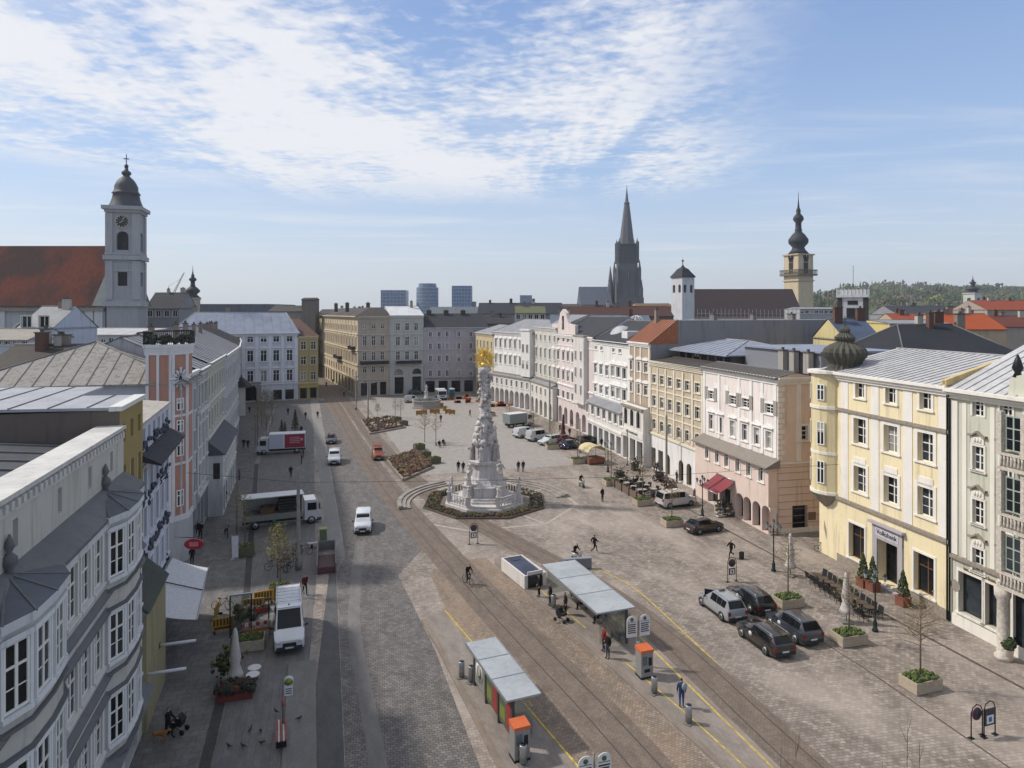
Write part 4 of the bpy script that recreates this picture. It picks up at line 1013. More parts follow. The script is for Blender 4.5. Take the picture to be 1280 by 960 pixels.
# old cathedral
Z0 = 190.0; K0 = Z0/853
ch = House('church', 'baroque church with red-brown copper nave roof beside its clock tower', at(-60, Z0-4), at(131, Z0-4), zat(383, Z0-4), 22, 'aeaeb1', 'c4c4c8', 'church')
ch.row(10, 10, 6, xs=[ch.ux(-30), ch.ux(30), ch.ux(91)], style='two', arch=3, sur='flat', fm=DARKFRAME, t=.6, gl=3)
for u in (2, 58, 70, 112, 124): ch.pilasters([ch.ux(u)], 0, zat(385, 186), 2.2, .4)
ch.course(zat(389, 186), .8, .8, 1); ch.finish()
def copper(n, a, b):
    m, nt, bs = new_mat(n); f = noi(nt, pos(nt, (1, 1, .35)), .07, 5, .6); g = noi(nt, pos(nt, (1.5, 1.5, .1)), .8, 4, .7)
    o = ramp(nt, f, [(.42, lin(a)), (.56, lin(b))]).outputs[0]; o = mixc(nt, ramp(nt, g, [(.4, (.0,)*3), (.7, (.5,)*3)]).outputs[0], o, lin(a, .6)); nt.links.new(o, bs.inputs['Base Color']); bs.inputs['Roughness'].default_value = .85; bs.inputs['Specular IOR Level'].default_value = .1
    return m
zr = zat(307, 196)
m = MB(); xa, xb = ch.ux(118), ch.ux(133.5); ze = zat(382.5, 186)
for (a, b_, mm) in ((-.5, xa, 0), (xa, xb, 1)):
    m.faces([(a, -1.2, ze), (b_, -1.2, ze), (b_, 11, zr), (a, 11, zr), (a, 23, ze), (b_, 23, ze)], [(0, 1, 2, 3), (3, 2, 5, 4), (0, 3, 4), (1, 5, 2)], mm)
m.build('roof', [copper('copper_roof', '43312e', '69392d'), sheet_metal('5f6a6c', '444f4c', .5)], ch.o)
x, y = at(158, Z0); ct = thing('church_tower', 'tall grey church tower with clock and dark bell-shaped dome', 'church tower', (x, y, 0), -.02)
W = 3.85; zt = zat(263, Z0); m = MB()
tw = MB()
holes = [(-1.5, zat(314, Z0), 1.5, zat(291, Z0), 1.4, 1.2), (-1.2, zat(358, Z0), 1.2, zat(341, Z0), 0, .8)]
tw.M = Matrix.Translation((0, -W, 0)); wall(tw, -W, W, 0, zt, holes)
for k in (1, 2, 3):
    tw.M = Matrix.Rotation(k*pi/2, 4, 'Z') @ Matrix.Translation((0, -W, 0)); wall(tw, -W, W, 0, zt, holes)
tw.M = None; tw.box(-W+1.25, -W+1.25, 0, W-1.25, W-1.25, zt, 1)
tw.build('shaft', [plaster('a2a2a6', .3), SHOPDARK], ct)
tr = MB()
for v, hh, d in ((383, 1.4, .7), (377, .5, .3), (326, 1.2, .8), (320, .6, .4), (268, .9, .5), (264.5, 1.0, 1.1), (340, .5, .2)):
    z = zat(v, Z0); tr.box(-W-d, -W-d, z, W+d, W+d, z+hh)
for sx in (-1, 1):
    for sy in (-1, 1):
        for z0, z1 in ((zat(376, Z0), zat(327, Z0)), (zat(319, Z0), zat(269, Z0))): tr.box(sx*(W-1.5), sy*(W+.3), z0, sx*(W+.3), sy*(W-1.5), z1)
tr.build('trim', [plaster('aaaaae', .3)], ct)
dm = MB(); zd = zat(262, Z0)
prof = [(W+.7, 0), (W+.4, .8), (W-.1, 2.0), (W-.5, 3.6), (W-.7, 5.0), (W-.3, 5.2), (W-.6, 5.6), (W-1.0, 6.4), (W-1.0, 7.6), (W-1.4, 8.8), (W-2.0, 10.0), (W-2.7, 10.8), (W-3.0, 11.2), (W-3.1, 11.6), (1.15, 11.7), (1.15, 12.6), (.5, 13.2), (.45, 13.8)]
dm.lathe([(r*1.05, z*.83) for r, z in prof], 8, 0, (0, 0, zd), True, pi/8); dm.ball((0, 0, zd+12), (.55, .55, .7)); dm.tube([(0, 0, zd+12.5), (0, 0, zd+15.4)], .12, 6); dm.box(-.7, -.08, zd+14, .7, .08, zd+14.25)
dm.build('dome', [sheet_metal('55555a', '3c3b3e', .4)], ct)
cl = MB(); zc = zat(279, Z0)
for k in range(24):
    a, b_ = 2*pi*k/24, 2*pi*(k+1)/24; cl.tube([(1.7*math.cos(a), -W-.15, zc+1.7*math.sin(a)), (1.7*math.cos(b_), -W-.15, zc+1.7*math.sin(b_))], .12, 4, 0)
for k in range(12): a = 2*pi*k/12; cl.tube([(1.2*math.cos(a), -W-.15, zc+1.2*math.sin(a)), (1.55*math.cos(a), -W-.15, zc+1.55*math.sin(a))], .12, 4, 0)
cl.tube([(0, -W-.12, zc), (.0, -W-.02, zc)], 1.7, 20, 1)
cl.tube([(0, -W-.16, zc), (.5, -W-.16, zc+1.3)], .1, 4, 0); cl.tube([(0, -W-.16, zc), (-.7, -W-.16, zc-.4)], .12, 4, 0)
cl.build('clock', [simple('clock_marks', 'c9c4b0', .5), simple('clock_dial', '3a3a40', .6)], ct)
# onion tower far left, crane
def onion_tower(name, label, u, Z, w, vb, vt, vtop, col, rz=.1):
    x, y = at(u, Z); t = thing(name, label, 'church tower', (x, y, 0), rz); z0, z1, z2 = 0, zat(vb, Z), zat(vtop, Z)
    m = MB(); m.box(-w, -w, 0, w, w, z1); m.box(-w*1.12, -w*1.12, z1-.8, w*1.12, w*1.12, z1, 1); m.box(-w*1.1, -w*1.1, z1*.72, w*1.1, w*1.1, z1*.72+.7, 1)
    for k in range(4):
        m.M = Matrix.Rotation(k*pi/2, 4, 'Z'); m.box(-w*.3, -w-.05, z1-w*2.2, w*.3, -w+.1, z1-w*.9, 2)
    m.M = None; m.build('shaft', [plaster(col), plaster(col, .4, .8), SHOPDARK], t)
    hgt = z2-z1; s = hgt/10; d = MB()
    d.lathe([(w*1.1, 0), (w*.7, .7*s), (w*.6, 1.1*s), (w*1.0, 1.8*s), (w*1.02, 2.3*s), (w*.65, 3.1*s), (w*.32, 3.6*s), (w*.4, 3.8*s), (w*.32, 4*s), (w*.3, 5*s), (w*.55, 5.5*s), (w*.5, 5.9*s), (w*.2, 6.5*s), (w*.25, 6.9*s), (w*.12, 7.4*s), (w*.05, 8.4*s), (.05, 10*s)], 12, 0, (0, 0, z1), True)
    d.build('onion_spire', [sheet_metal('3e3f45', '2c2c30', .3)], t); return t
onion_tower('church_tower', 'small pale onion-topped tower right of the crane', 241, 300, 2.9, 372, 0, 332, 'b3aa9c')
x, y = at(218, 330); t = thing('tower_crane', 'slanted luffing crane jib between the church tower and onion tower', 'crane', (x, y, 0), -TH)
m = MB(); zb = zat(376, 330); m.box(-.8, -.8, 0, .8, .8, zb); m.box(-2.4, -1.4, zb, 2, 1.4, zb+2.4); m.build('mast', [simple('crane_grey', '9a968f', .6)], t)
m = MB(); a, b_ = Vector((-1, 0, zb+2)), Vector((4.6, 0, zat(341, 330)))
for o in (-.5, .5): m.tube([a+Vector((o, -.4, 0)), b_+Vector((o*.3, 0, 0))], .14, 4); 
for k in range(9): p = a.lerp(b_, k/9); q = a.lerp(b_, (k+1)/9); m.tube([p+Vector((-.5, 0, 0)), q+Vector((.5, 0, 0))], .1, 4)
m.tube([Vector((-3, 0, zb+7)), a.lerp(b_, .75)], .07, 4); m.tube([(-1, 0, zb+2), (-3, 0, zb+7)], .18, 4); m.build('jib', [simple('crane_grey', '9a968f', .6)], t)
# new cathedral
Zc = 604.0; kc = Zc/853
x, y = at(783.5, Zc); t = thing('cathedral', 'dark gothic cathedral with very tall needle spire under scaffolding', 'cathedral', (x, y, 0), -TH)
stone = plaster('6a6a70', .35, .95, 'dark_gothic_stone')
m = MB(); zv = lambda v: zat(v, Zc)
def sq(m, w0, w1, v0, v1, mm=0): m.lathe([(w0*kc*1.414, zv(v0)), (w1*kc*1.414, zv(v1))], 4, mm, (0, 0, 0), False, pi/4)
m.box(-15*kc, -15*kc, 0, 15*kc, 15*kc, zv(372)); sq(m, 14, 12, 374, 335); sq(m, 11.5, 10.5, 335, 308)
m.lathe([(10*kc, zv(310)), (7*kc, zv(285)), (3.2*kc, zv(255)), (3.9*kc, zv(254)), (2.2*kc, zv(252)), (.4*kc, zv(236)), (.2*kc, zv(231))], 8, 0, (0, 0, 0), False)
m.build('tower', [stone], t)
m = MB()
for sx in (-1, 1):
    for sy in (-1, 1):
        for (w, v0, v1) in ((15.5, 374, 350), (13.5, 350, 325), (11, 318, 298)): m.lathe([(2.0*kc, zv(v0)-8), (2.0*kc, zv(v0)+(zv(v1)-zv(v0))*.5), (.1*kc, zv(v1))], 4, 0, (sx*w*kc, sy*w*kc, 0), False)
for k in range(4):
    m.M = Matrix.Rotation(k*pi/2, 4, 'Z')
    for q in (-1, 0, 1): m.lathe([(1.0*kc, zv(372)), (1.0*kc, zv(345)), (.1*kc, zv(335))], 4, 0, (q*8*kc, -13.8*kc, 0), False)
m.M = None; m.build('pinnacle', [stone], t)
m = MB(); w = 12.6*kc
for v in (306, 311, 316, 321, 326): m.box(-w, -w, zv(v)-.3, w, w, zv(v)+.1)
for sx in range(-4, 5):
    for sy in (-1, 1): m.box(sx*w/4-.25, sy*w-.25, zv(329), sx*w/4+.25, sy*w+.25, zv(303)); m.box(sy*w-.25, sx*w/4-.25, zv(329), sy*w+.25, sx*w/4+.25, zv(303))
m.build('scaffolding', [simple('scaffold', '63666e', .7)], t)
m = MB(); x0, x1 = -59*kc, -20*kc; m.box(x0, -8, 0, x1, 25, zv(381)); m.faces([(x0, -9, zv(381)), (x1, -9, zv(381)), (x1, 8, zv(358)), (x0, 8, zv(358)), (x0, 26, zv(381)), (x1, 26, zv(381))], [(0, 1, 2, 3), (3, 2, 5, 4), (0, 3, 4)], 1)
m.lathe([(4.6*kc, zv(376)), (4.2*kc, zv(360)), (2.4*kc, zv(352)), (2.8*kc, zv(351)), (.2*kc, zv(332))], 8, 0, (-19.5*kc, 5, 0), False); m.box(10*kc, -5, 0, 20*kc, 20, zv(372)); m.build('nave', [stone, sheet_metal('59606e', '4a505c', .3)], t)
# white square bell tower with long dark roof
x, y = at(853.5, 300); k = 300/853; zv3 = lambda v: zat(v, 300); t = thing('bell_tower', 'white square bell tower with dark cap beside long dark church roof', 'church tower', (x, y, 0), .2); w = 9.9*k
m = MB(); hs = [(-1.0, zv3(366), 1.0, zv3(356), .9, .6)]
for q in range(4): m.M = Matrix.Rotation(q*pi/2, 4, 'Z') @ Matrix.Translation((0, -w, 0)); wall(m, -w, w, 0, zv3(346.5), [(-2.6, zv3(366), -1.0, zv3(356), .7, .6), (1.0, zv3(366), 2.6, zv3(356), .7, .6)])
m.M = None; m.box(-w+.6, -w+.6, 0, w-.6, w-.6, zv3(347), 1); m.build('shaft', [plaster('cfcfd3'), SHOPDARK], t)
m = MB(); m.lathe([(w*1.62, zv3(347)), (w*1.5, zv3(345)), (w*1.1, zv3(341)), (w*.7, zv3(336.5)), (w*.25, zv3(334)), (.2, zv3(331)), (.08, zv3(323))], 4, 0, (0, 0, 0), False, pi/4); m.ball((0, 0, zv3(326)), .5); m.build('cap_roof', [sheet_metal('3c3d44', '333', .3) if 0 else M_SLATE], t)
h = sky_house('church', 'long church nave with very dark brown roof left of the baroque tower', 867, 1004, 394, 305, 24, 'a58f85', rise=12, roofm=tiles('43383a', '4a3e3f', 2))
t = onion_tower('church_tower', 'tall beige baroque tower with balcony and double onion spire', 998, 400, 5.6, 318, 0, 239, 'cdbca0')
m = MB(); zg = zat(345, 400); m.box(-7.3, -7.3, zg, 7.3, 7.3, zg+1); 
for k in range(4):
    m.M = Matrix.Rotation(k*pi/2, 4, 'Z')
    for q in range(-7, 8): m.box(q-.15, -7.2, zg+1, q+.15, -6.9, zg+3)
    m.box(-7.3, -7.3, zg+3, 7.3, -6.8, zg+3.5)
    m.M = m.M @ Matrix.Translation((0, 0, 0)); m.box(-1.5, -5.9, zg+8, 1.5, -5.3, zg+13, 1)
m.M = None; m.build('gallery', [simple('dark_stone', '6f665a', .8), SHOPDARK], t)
for k in range(4):
    m = MB(); zc = zat(322, 400); m.M = Matrix.Rotation(k*pi/2, 4, 'Z'); m.tube([(0, -5.6, zc), (0, -5.9, zc)], 2.0, 20, 0); m.tube([(0, -5.9, zc), (.4, -5.95, zc+1.6)], .2, 4, 1); m.build('clock', [simple('clock_dial', '3a3a40', .6), simple('clock_marks', 'c9c4b0', .5)], t)
onion_tower('church_tower', 'tiny white tower with onion spire below the wooded hill', 1216, 520, 4.4, 366, 0, 344, 'c9c9c4')
# black and white crenellated lookout
x, y = at(1066.5, 150); k = 150/853; zv4 = lambda v: zat(v, 150); t = thing('lookout_tower', 'square white and black lookout tower with crenellated top and flagpole', 'tower', (x, y, 0), -TH-.5); w = 2.9
m = MB(); m.box(-w, -w, 0, w, w, zv4(372)); m.box(-w-.3, -w-.3, zv4(372), w+.3, w+.3, zv4(368.5), 1)
for kk in range(4):
    m.M = Matrix.Rotation(kk*pi/2, 4, 'Z')
    for q in range(-4, 5): m.box(q*.75-.2, -w-.25, zv4(368.5), q*.75+.2, -w-.02, zv4(362), 1)
    m.box(-w-.06, -w-.06, 10, -w+.9, -w+.1, zv4(372.5), 3); m.box(w-.9, -w-.07, 10, w+.05, -w+.1, zv4(372.5), 3)
    m.box(-1.0, -w-.05, zv4(381), 1.0, -w+.1, zv4(376), 2); m.box(-1.2, -w-.05, zv4(400), 1.2, -w+.1, zv4(385), 2)
m.M = None; m.tube([(0, 0, zv4(369)), (0, 0, zv4(332))], .05, 5, 3); m.build('shaft', [plaster('c9c9cc'), plaster('d8d8d8'), SHOPDARK, simple('rough_dark_stone', '3d3a3a', .9)], t)
# three office towers
for u0, u1, vt, lab, c in ((478, 509, 363, 'leftmost blue glass office tower on the skyline with flat roof', '6b7f9e'), (520.5, 548, 357, 'round blue grey office tower in the middle of the skyline trio', '76869f'), (565.5, 590, 357.5, 'rightmost blue office slab of the skyline trio', '5d7aa3')):
    Zq = 700; x, y = at((u0+u1)/2, Zq); t = thing('office_tower', lab, 'tower block', (x, y, 0), -TH); w = (u1-u0)/2*Zq/853; zt = zat(vt, Zq); m = MB()
    if u0 == 520.5: m.lathe([(w, 0), (w, zt-2), (w*.85, zt-1.9), (w*.8, zt+2)], 20, 0, (0, 0, 0), False)
    else: m.box(-w, -w*.7, 0, w, w*.7, zt)
    if u0 == 565.5: m.box(w, -4, 0, w+4, 8, zt-16, 1)
    m.build('body', [glass_mat('tower_glass'+c, c, .25, .5), simple('tower_side', '6f7684', .6)], t)
    m = MB()
    for q in range(14):
        z = zt-3-q*3.6
        if u0 == 520.5: m.lathe([(w+.15, 0), (w+.15, .9)], 20, 0, (0, 0, z), False)
        else: m.box(-w-.15, -w*.7-.15, z, w+.15, w*.7+.15, z+.9)
    for q in range(7):
        xx = -w+(q+.5)*2*w/7
        if u0 != 520.5: m.box(xx-.3, -w*.7-.2, 0, xx+.3, -w*.7, zt)
    m.build('facade_grid', [simple('facade_grid', '8a96a8', .6)], t)
# roofs and houses behind the square
SH = [
 ('house', 'low dark flat-roofed block behind the blue palace roof', 250, 338, 380, 260, 30, '6b6f7a', 0, None, None),
 ('house', 'grey apartment block peeking out left of the tan corner building', 335, 378, 389, 245, 14, '97948f', 2, M_DARKTILE, None),
 ('stair_tower', 'square stone stair tower above the ochre house roof', 377, 394, 374, 240, 5, '7d7770', .5, M_DARKTILE, None),
 ('apartment_block', 'wide white flat-roofed office block behind the lilac house', 537, 600, 383.5, 300, 30, 'cfcdc8', 0, None, None),
 ('apartment_block', 'long low block with very dark roof right of the blue towers', 597, 705, 392, 260, 25, '8d919b', 4.2, tiles('33353d', '3c3e46', 2), None),
 ('house', 'small pale villa with green hipped roof among dark roofs', 644, 682, 391, 240, 12, 'c9c2b2', 2.4, tiles('6d6f52', '77785c', 2), [(393, 399, 5, 1.4)]),
 ('house', 'long house with rusty brown ridge behind the pink gable', 706, 842, 395, 215, 18, '7a6c66', 3.2, tiles('50352f', '5c3d35', 2), None),
 ('house', 'low ochre walled block just left of the white bell tower', 797, 842, 383, 330, 20, 'a4855c', 1.5, tiles('7d6141', '866947', 2), None),
 ('house', 'blue grey long metal roof behind the white stucco house', 690, 818, 413, 150, 14, '7c828c', 3.4, sheet_metal('6a7280', '5b6069', .4), None),
 ('house', 'dark grey gabled house behind the dark slate far corner', 600, 640, 404, 215, 10, '77736f', 2.2, tiles('3d3b3e', '474548', 2), None),
 ('house', 'house with blue glazed lean-to roof behind the onion dome', 1056, 1102, 424, 95, 10, 'cfc08e', 2.8, sheet_metal('4f5b70', '444e60', .3), None),
 ('house', 'pale yellow flat house between dark roofs and orange roofs', 1112, 1186, 404, 125, 14, 'd6c283', .5, M_GREYR, None),
 ('house', 'slate roofed house with white dormer behind the yellow corner house', 1132, 1270, 441, 80, 14, '9b9387', 3.2, tiles('2e3038', '3a3b42', 5, 'slate_roof'), None, 3),
 ('house', 'orange tiled hipped house right of the pale yellow flat house', 1178, 1258, 411, 150, 14, 'b8a48c', 3.3, tiles('b0522c', 'bd6238', 2.5), None),
 ('house', 'orange tiled low roof with white chimneys behind yellow flat house', 1122, 1200, 404, 185, 12, 'b8a48c', 2.6, tiles('9d4e35', 'ab5a3f', 2.5), None),
 ('house', 'wide dark grey roof under the small white onion tower', 1122, 1240, 393, 260, 20, '8f9194', 3.4, tiles('3b4048', '454a52', 2), None),
 ('house', 'red-brown tiled roof at the right edge below the hill', 1234, 1320, 387, 240, 20, 'a89c92', 3.4, tiles('94452f', 'a25238', 2.5), None),
 ('house', 'dark red roof cluster at the right edge near the orange roof', 1225, 1310, 408, 170, 14, 'a89c92', 2.6, tiles('6d3a30', '7c453a', 2.5), None),
 ('house', 'grey terrace block with metal railings before the dark nave', 1000, 1048, 386, 240, 14, 'a3a5aa', .6, M_GREYR, [(388, 392, 8, 1.2)]),
 ('house', 'white gabled house with steep grey roof below the church nave', 22, 66, 410, 112, 12, 'b9bfcd', 3.6, M_GREYR, [(395, 420, 2, 1.6)]),
 ('house', 'low shed with tan ribbed roof at the left edge', -40, 36, 424, 100, 10, 'b9bdc6', 1.4, sheet_metal('9a9288', '7b6d60', .6), [(426, 431, 7, .8)]),
 ('house', 'long white terrace house below the church tower', 66, 240, 418, 150, 14, 'b7b9c0', 1.2, M_ALU, [(422, 428, 18, 1.0)]),
 ('house', 'grey mansard house right of the church tower', 182, 224, 385, 215, 12, '8c8d92', 5, M_SLATE, [(388, 396, 4, 1.5)]),
 ('house', 'dark brown roof behind the sooty firewall', -30, 62, 467, 62, 10, '6d6965', 2.4, tiles('4a4541', '57514c', 3), None),
 ('house', 'grey apartment roofs behind the tan corner block', 398, 470, 391, 300, 12, '8b8a8c', 1.5, M_DARKTILE, None),
 ('house', 'thin dark roof on the skyline left of the cathedral nave', 690, 726, 384, 420, 15, '7c7a7d', 2, tiles('4b4547', '565052', 2), None),
 ('apartment_block', 'small distant blue block on the skyline left of the cathedral', 650, 665, 369, 900, 14, '7d8aa0', 0, None, None),
]
for (nm, lab, u0, u1, vt, Zq, D, col, rise, rm, wn, *hp) in SH:
    h = sky_house(nm, lab, u0, u1, vt, Zq, D, col, rise=rise, roofm=rm, wins=wn, hip=hp[0] if hp else 0, cat='house' if nm != 'stair_tower' else 'tower')
    if rise > 1.4 and Zq < 320:
        for q in range(2 if u1-u0 < 60 else 4): chimney(h.o, R.uniform(.1, .9)*h.L, D*.5+R.uniform(-1, 1), h.H+rise-.6, h.H+rise+R.uniform(.8, 1.6), R.uniform(.6, 1.4), .7, R.choice(('8d8177', 'b9b3ab', '6b5148')))
# glass dome frame on the blue roof
x, y = at(795, 152); t = thing('roof_pavilion', 'white ribbed dome frame standing on the blue grey metal roof', 'pavilion', (x, y, 0), -TH)
m = MB(); zb = zat(409, 152)
for k in range(10): a = 2*pi*k/10; m.tube([(1.8*math.cos(a), 1.8*math.sin(a), zb)]+[(1.8*math.cos(a)*math.cos(q), 1.8*math.sin(a)*math.cos(q), zb+1+1.6*math.sin(q)) for q in (0, .5, 1, 1.57)], .07, 5)
m.build('dome_frame', [FRAME], t); m = MB(); m.lathe([(2.0, 0), (2.0, zb)], 12, 0, (0, 0, 0), False); m.build('base', [M_BLUE], t)

x0, y0 = at(872, 190); x1, y1 = at(1000, 190); t = thing('roof_railing', 'row of thin terrace posts in front of the dark church nave', 'railing', (x0, y0, 0), math.atan2(y1-y0, x1-x0)); L = math.hypot(x1-x0, y1-y0); m = MB(); zb = zat(399, 190)
for k in range(27): m.box(L*k/26-.06, -.06, zb, L*k/26+.06, .06, zat(386+R.uniform(-1, 2), 190))
m.tube([(0, 0, zb+1.6), (L, 0, zb+1.6)], .05, 4); m.build('post', [simple('pale_post', '8f8d92', .6)], t)
m = MB(); m.box(-1, -.5, 0, L+1, 6, zb); m.build('terrace', [plaster('8a898c')], t)
# ================= ground =================
def sheet(name, poly, z, mat):
    m = MB(); m.poly([(x, y, z) for x, y in poly]); 
    n = m.f[0]; a = sum(poly[i][0]*poly[(i+1) % len(poly)][1]-poly[(i+1) % len(poly)][0]*poly[i][1] for i in range(len(poly)))
    if a < 0: m.f[0] = tuple(reversed(n))
    return struct(name, m, mat)
def smooth(path, n=6):
    out = []
    P_ = [Vector(p) for p in path]; P_ = [P_[0]*2-P_[1]]+P_+[P_[-1]*2-P_[-2]]
    for i in range(1, len(P_)-2):
        a, b, c, d = P_[i-1:i+3]
        for k in range(n):
            t = k/n; out.append(.5*((2*b)+(c-a)*t+(2*a-5*b+4*c-d)*t*t+(3*b-a-3*c+d)*t**3))
    out.append(P_[-2]); return out
def strip(mb, path, o0, o1, z, z1=None, m=0):
    pts = []
    for i, p in enumerate(path):
        d = (path[min(i+1, len(path)-1)]-path[max(0, i-1)]).normalized(); n = Vector((d.y, -d.x)); pts.append((p+n*o0, p+n*o1))
    for i in range(len(pts)-1):
        a, b = pts[i]; c, d = pts[i+1]
        if z1 is None: mb.poly([(a.x, a.y, z), (b.x, b.y, z), (d.x, d.y, z), (c.x, c.y, z)], m)
        else:
            mb.poly([(a.x, a.y, z1), (b.x, b.y, z1), (d.x, d.y, z1), (c.x, c.y, z1)], m)
            mb.poly([(b.x, b.y, z), (d.x, d.y, z), (d.x, d.y, z1), (b.x, b.y, z1)], m); mb.poly([(c.x, c.y, z), (a.x, a.y, z), (a.x, a.y, z1), (c.x, c.y, z1)], m)
    if z1 is not None:
        a, b = pts[0]; mb.poly([(a.x, a.y, z), (b.x, b.y, z), (b.x, b.y, z1), (a.x, a.y, z1)], m); a, b = pts[-1]; mb.poly([(b.x, b.y, z), (a.x, a.y, z), (a.x, a.y, z1), (b.x, b.y, z1)], m)
m, nt, b = new_mat('city_ground'); f = noi(nt, pos(nt), .02, 5); nt.links.new(ramp(nt, f, [(.4, lin('5f5c58')), (.6, lin('59604c'))]).outputs[0], b.inputs['Base Color']); b.inputs['Roughness'].default_value = .95
sheet('ground', [(-7000, -3000), (7000, -3000), (7000, 8000), (-7000, 8000)], -.02, m)
PAVE = paving('square_paving', 'b8aca1', '867b72', '655d56', .36, .22, .12, .38, .018, noise_col='b3a79d')
sheet('square', [(-25, 5), (62, 5), (62, 205), (-25, 205)], 0.0, PAVE)
far_p = paving('pale_paving', 'a8a29d', '9c9691', '88827d', .6, .4, .12, .2, .01)
sheet('upper_square', [(14.2, 96), (38.5, 96), (42, 186), (12.5, 186)], .004, far_p)
LEFTP = paving('slab_pavement', '86837f', '6f6c6a', '4d4b4a', .8, .5, .05, .3, .014)
sheet('left_pavement', [(-21, 10), (-5.6, 10), (-5.4, 60), (-8.4, 110), (-9, 186), (-21, 186)], .004, LEFTP)
sheet('drain_channel', [(-5.62, 10), (-5.0, 10), (-4.9, 60), (-7.8, 110), (-8.4, 110), (-5.45, 60)], .008, paving('drain_stones', '55524f', '4b4846', '333', .2, .2, 0, .3))
sheet('market_pavement', [(-4.98, 10), (-1.6, 10), (.3, 60), (.2, 186), (-8.9, 186), (-7.75, 110), (-4.88, 60)], .004, paving('market_slabs', '807d7b', '75716f', '4f4d4c', 1.2, .4, 1.6, .25, .012))
m = MB(); m.box(-1.5, 20, 0, .2, 46.8, .11); struct('sidewalk', m, paving('sidewalk_asphalt', '83807c', '7d7a77', '6d6a67', 3, 6, 0, .3, .004))
sheet('gutter_strip', [(.22, 10), (1.15, 10), (2.0, 62), (1.4, 62), (.22, 44)], .008, paving('dark_asphalt', '605f60', '5a595a', '4a4a4a', 4, 6, 0, .35, .003))
sheet('sidewalk_far', [(1.5, 66), (2.9, 66), (1.2, 186), (-.6, 186)], .008, paving('sidewalk_asphalt', '8f8c89', '888582', '777', 3, 6, 0, .2, .004))
COB = paving('cobblestones', '918b87', '6d6864', '454240', .3, .2, .1, .3, .02, .7)
sheet('road', [(1.17, 10), (8.4, 10), (8.0, 46), (7.2, 60), (10.3, 66), (7.6, 96), (5.6, 125), (3.2, 184), (1.6, 184), (3.0, 66), (2.05, 62)], .004, COB)
sheet('side_street', [(1.8, 188), (11.5, 188), (2, 300), (-6, 300)], .004, paving('street_paving', '7d7976', '75716e', '55524f', .5, .4, 0, .3))
AS = paving('worn_asphalt', '817d7a', '7a7673', '6a6663', 5, 5, 0, .35, .003)
mb = MB(); strip(mb, smooth([(3.5, 10), (3.2, 36), (2.9, 50), (3.6, 60), (4.6, 70)]), -.45, .45, .009); struct('asphalt_strip', mb, AS)
T1 = smooth([(17.6, 10), (16.1, 32), (14.5, 45), (13, 57), (11.5, 70), (9.6, 90), (7.4, 125), (4.9, 184), (1.5, 230), (-1.5, 290)], 8)
T2 = smooth([(23.9, 10), (24, 32), (24, 43), (22.6, 54), (19.2, 66), (15.9, 78), (13.3, 92), (10.7, 125), (8.0, 184), (4.6, 230), (1.4, 290)], 8)
BED = paving('tram_setts', 'ab9a89', '837466', '584f47', .24, .16, -.1, .25, .016, noise_col='9d8570')
BED2 = paving('tram_setts_dark', '8e7e70', '7b6d61', '5a514a', .24, .14, -.04, .3, .014)
mb = MB(); poly = [(13.1, 10), (12.55, 32), (9.9, 51.5), (9.9, 60), (13.0, 62), (15.6, 62), (19.4, 32), (20.2, 10)]
m = MB(); m.poly([(x, y, .008) for x, y in poly][::-1]); struct('tram_bed', m, BED)
mb = MB(); strip(mb, T1, -1.75, 1.45, .012); strip(mb, [p for p in T2 if p.y > 84], -1.45, 1.6, .012); struct('tram_bed', mb, BED2)
mb = MB(); strip(mb, [p for p in T2 if p.y <= 86], -1.5, 1.3, .016); struct('tram_bed', mb, BED2)
mb = MB()
for T in (T1, T2):
    for s in (-.72, .72): strip(mb, T, s-.04, s+.04, .022)
struct('tram_rails', mb, simple('rail_steel', '57504a', .4, .4, .2))
YEL = simple('yellow_line', 'b99f45', .7, 0, .4, 3)
mb = MB()
strip(mb, smooth([(25.3, 10), (25.0, 28.6), (25.6, 44), (25.7, 51.7), (24.4, 56.4), (22.6, 59), (21.2, 60)]), -.06, .06, .014)
strip(mb, smooth([(14.6, 20), (12.65, 33), (9.75, 51.5)]), -.06, .06, .17); struct('yellow_lines', mb, YEL)
KERB = paving('kerb_granite', '97897b', '8b7d70', '6b6157', 1.2, 3, 0, .3)
PL1 = [(9.9, 10), (8.95, 33), (8.15, 46.3), (7.75, 50.5), (9.5, 51.4), (12.75, 32), (14.3, 20), (15.5, 10)]
PL2 = [(22.6, 10), (22.5, 44.5), (21.4, 54), (19.4, 60.3), (16.2, 61.2), (15.95, 60), (19.75, 30), (21.2, 10)]
for pl in (PL1, PL2):
    m = MB(); m.prism(pl, -.01, .15, 0); struct('tram_platform', m, paving('platform_asphalt', '9a9088', '91877f', '7a716a', 4, 5, 0, .4, .003))
m = MB(); a = smooth([(21.2, 10), (19.75, 30), (15.95, 60)]); strip(m, a, .02, .3, .152, .158); a2 = smooth([(9.9, 10), (8.95, 33), (8.15, 46.3), (7.75, 50.5)]); strip(m, a2, .02, .35, .152, .158); struct('kerb', m, KERB)
mb = MB(); strip(mb, smooth([(20.9, 20), (20.1, 32), (19, 41)]), .5, .6, .156); strip(mb, [Vector((18.4, 45.8)), Vector((17.2, 55))], .5, .6, .156); strip(mb, [Vector((22.2, 15)), Vector((22.1, 44))], -.06, .06, .156); struct('yellow_lines', mb, YEL)
m = MB(); strip(m, [Vector((41.6, 20)), Vector((41.9, 60)), Vector((42.5, 110))], -.12, .12, .006); strip(m, [Vector((33.5, 20)), Vector((34.2, 36)), Vector((33.9, 50))], -.06, .06, .006); struct('drain_line', m, simple('drain_dark', '55493f', .8, 0, .3, 2))
m = MB()
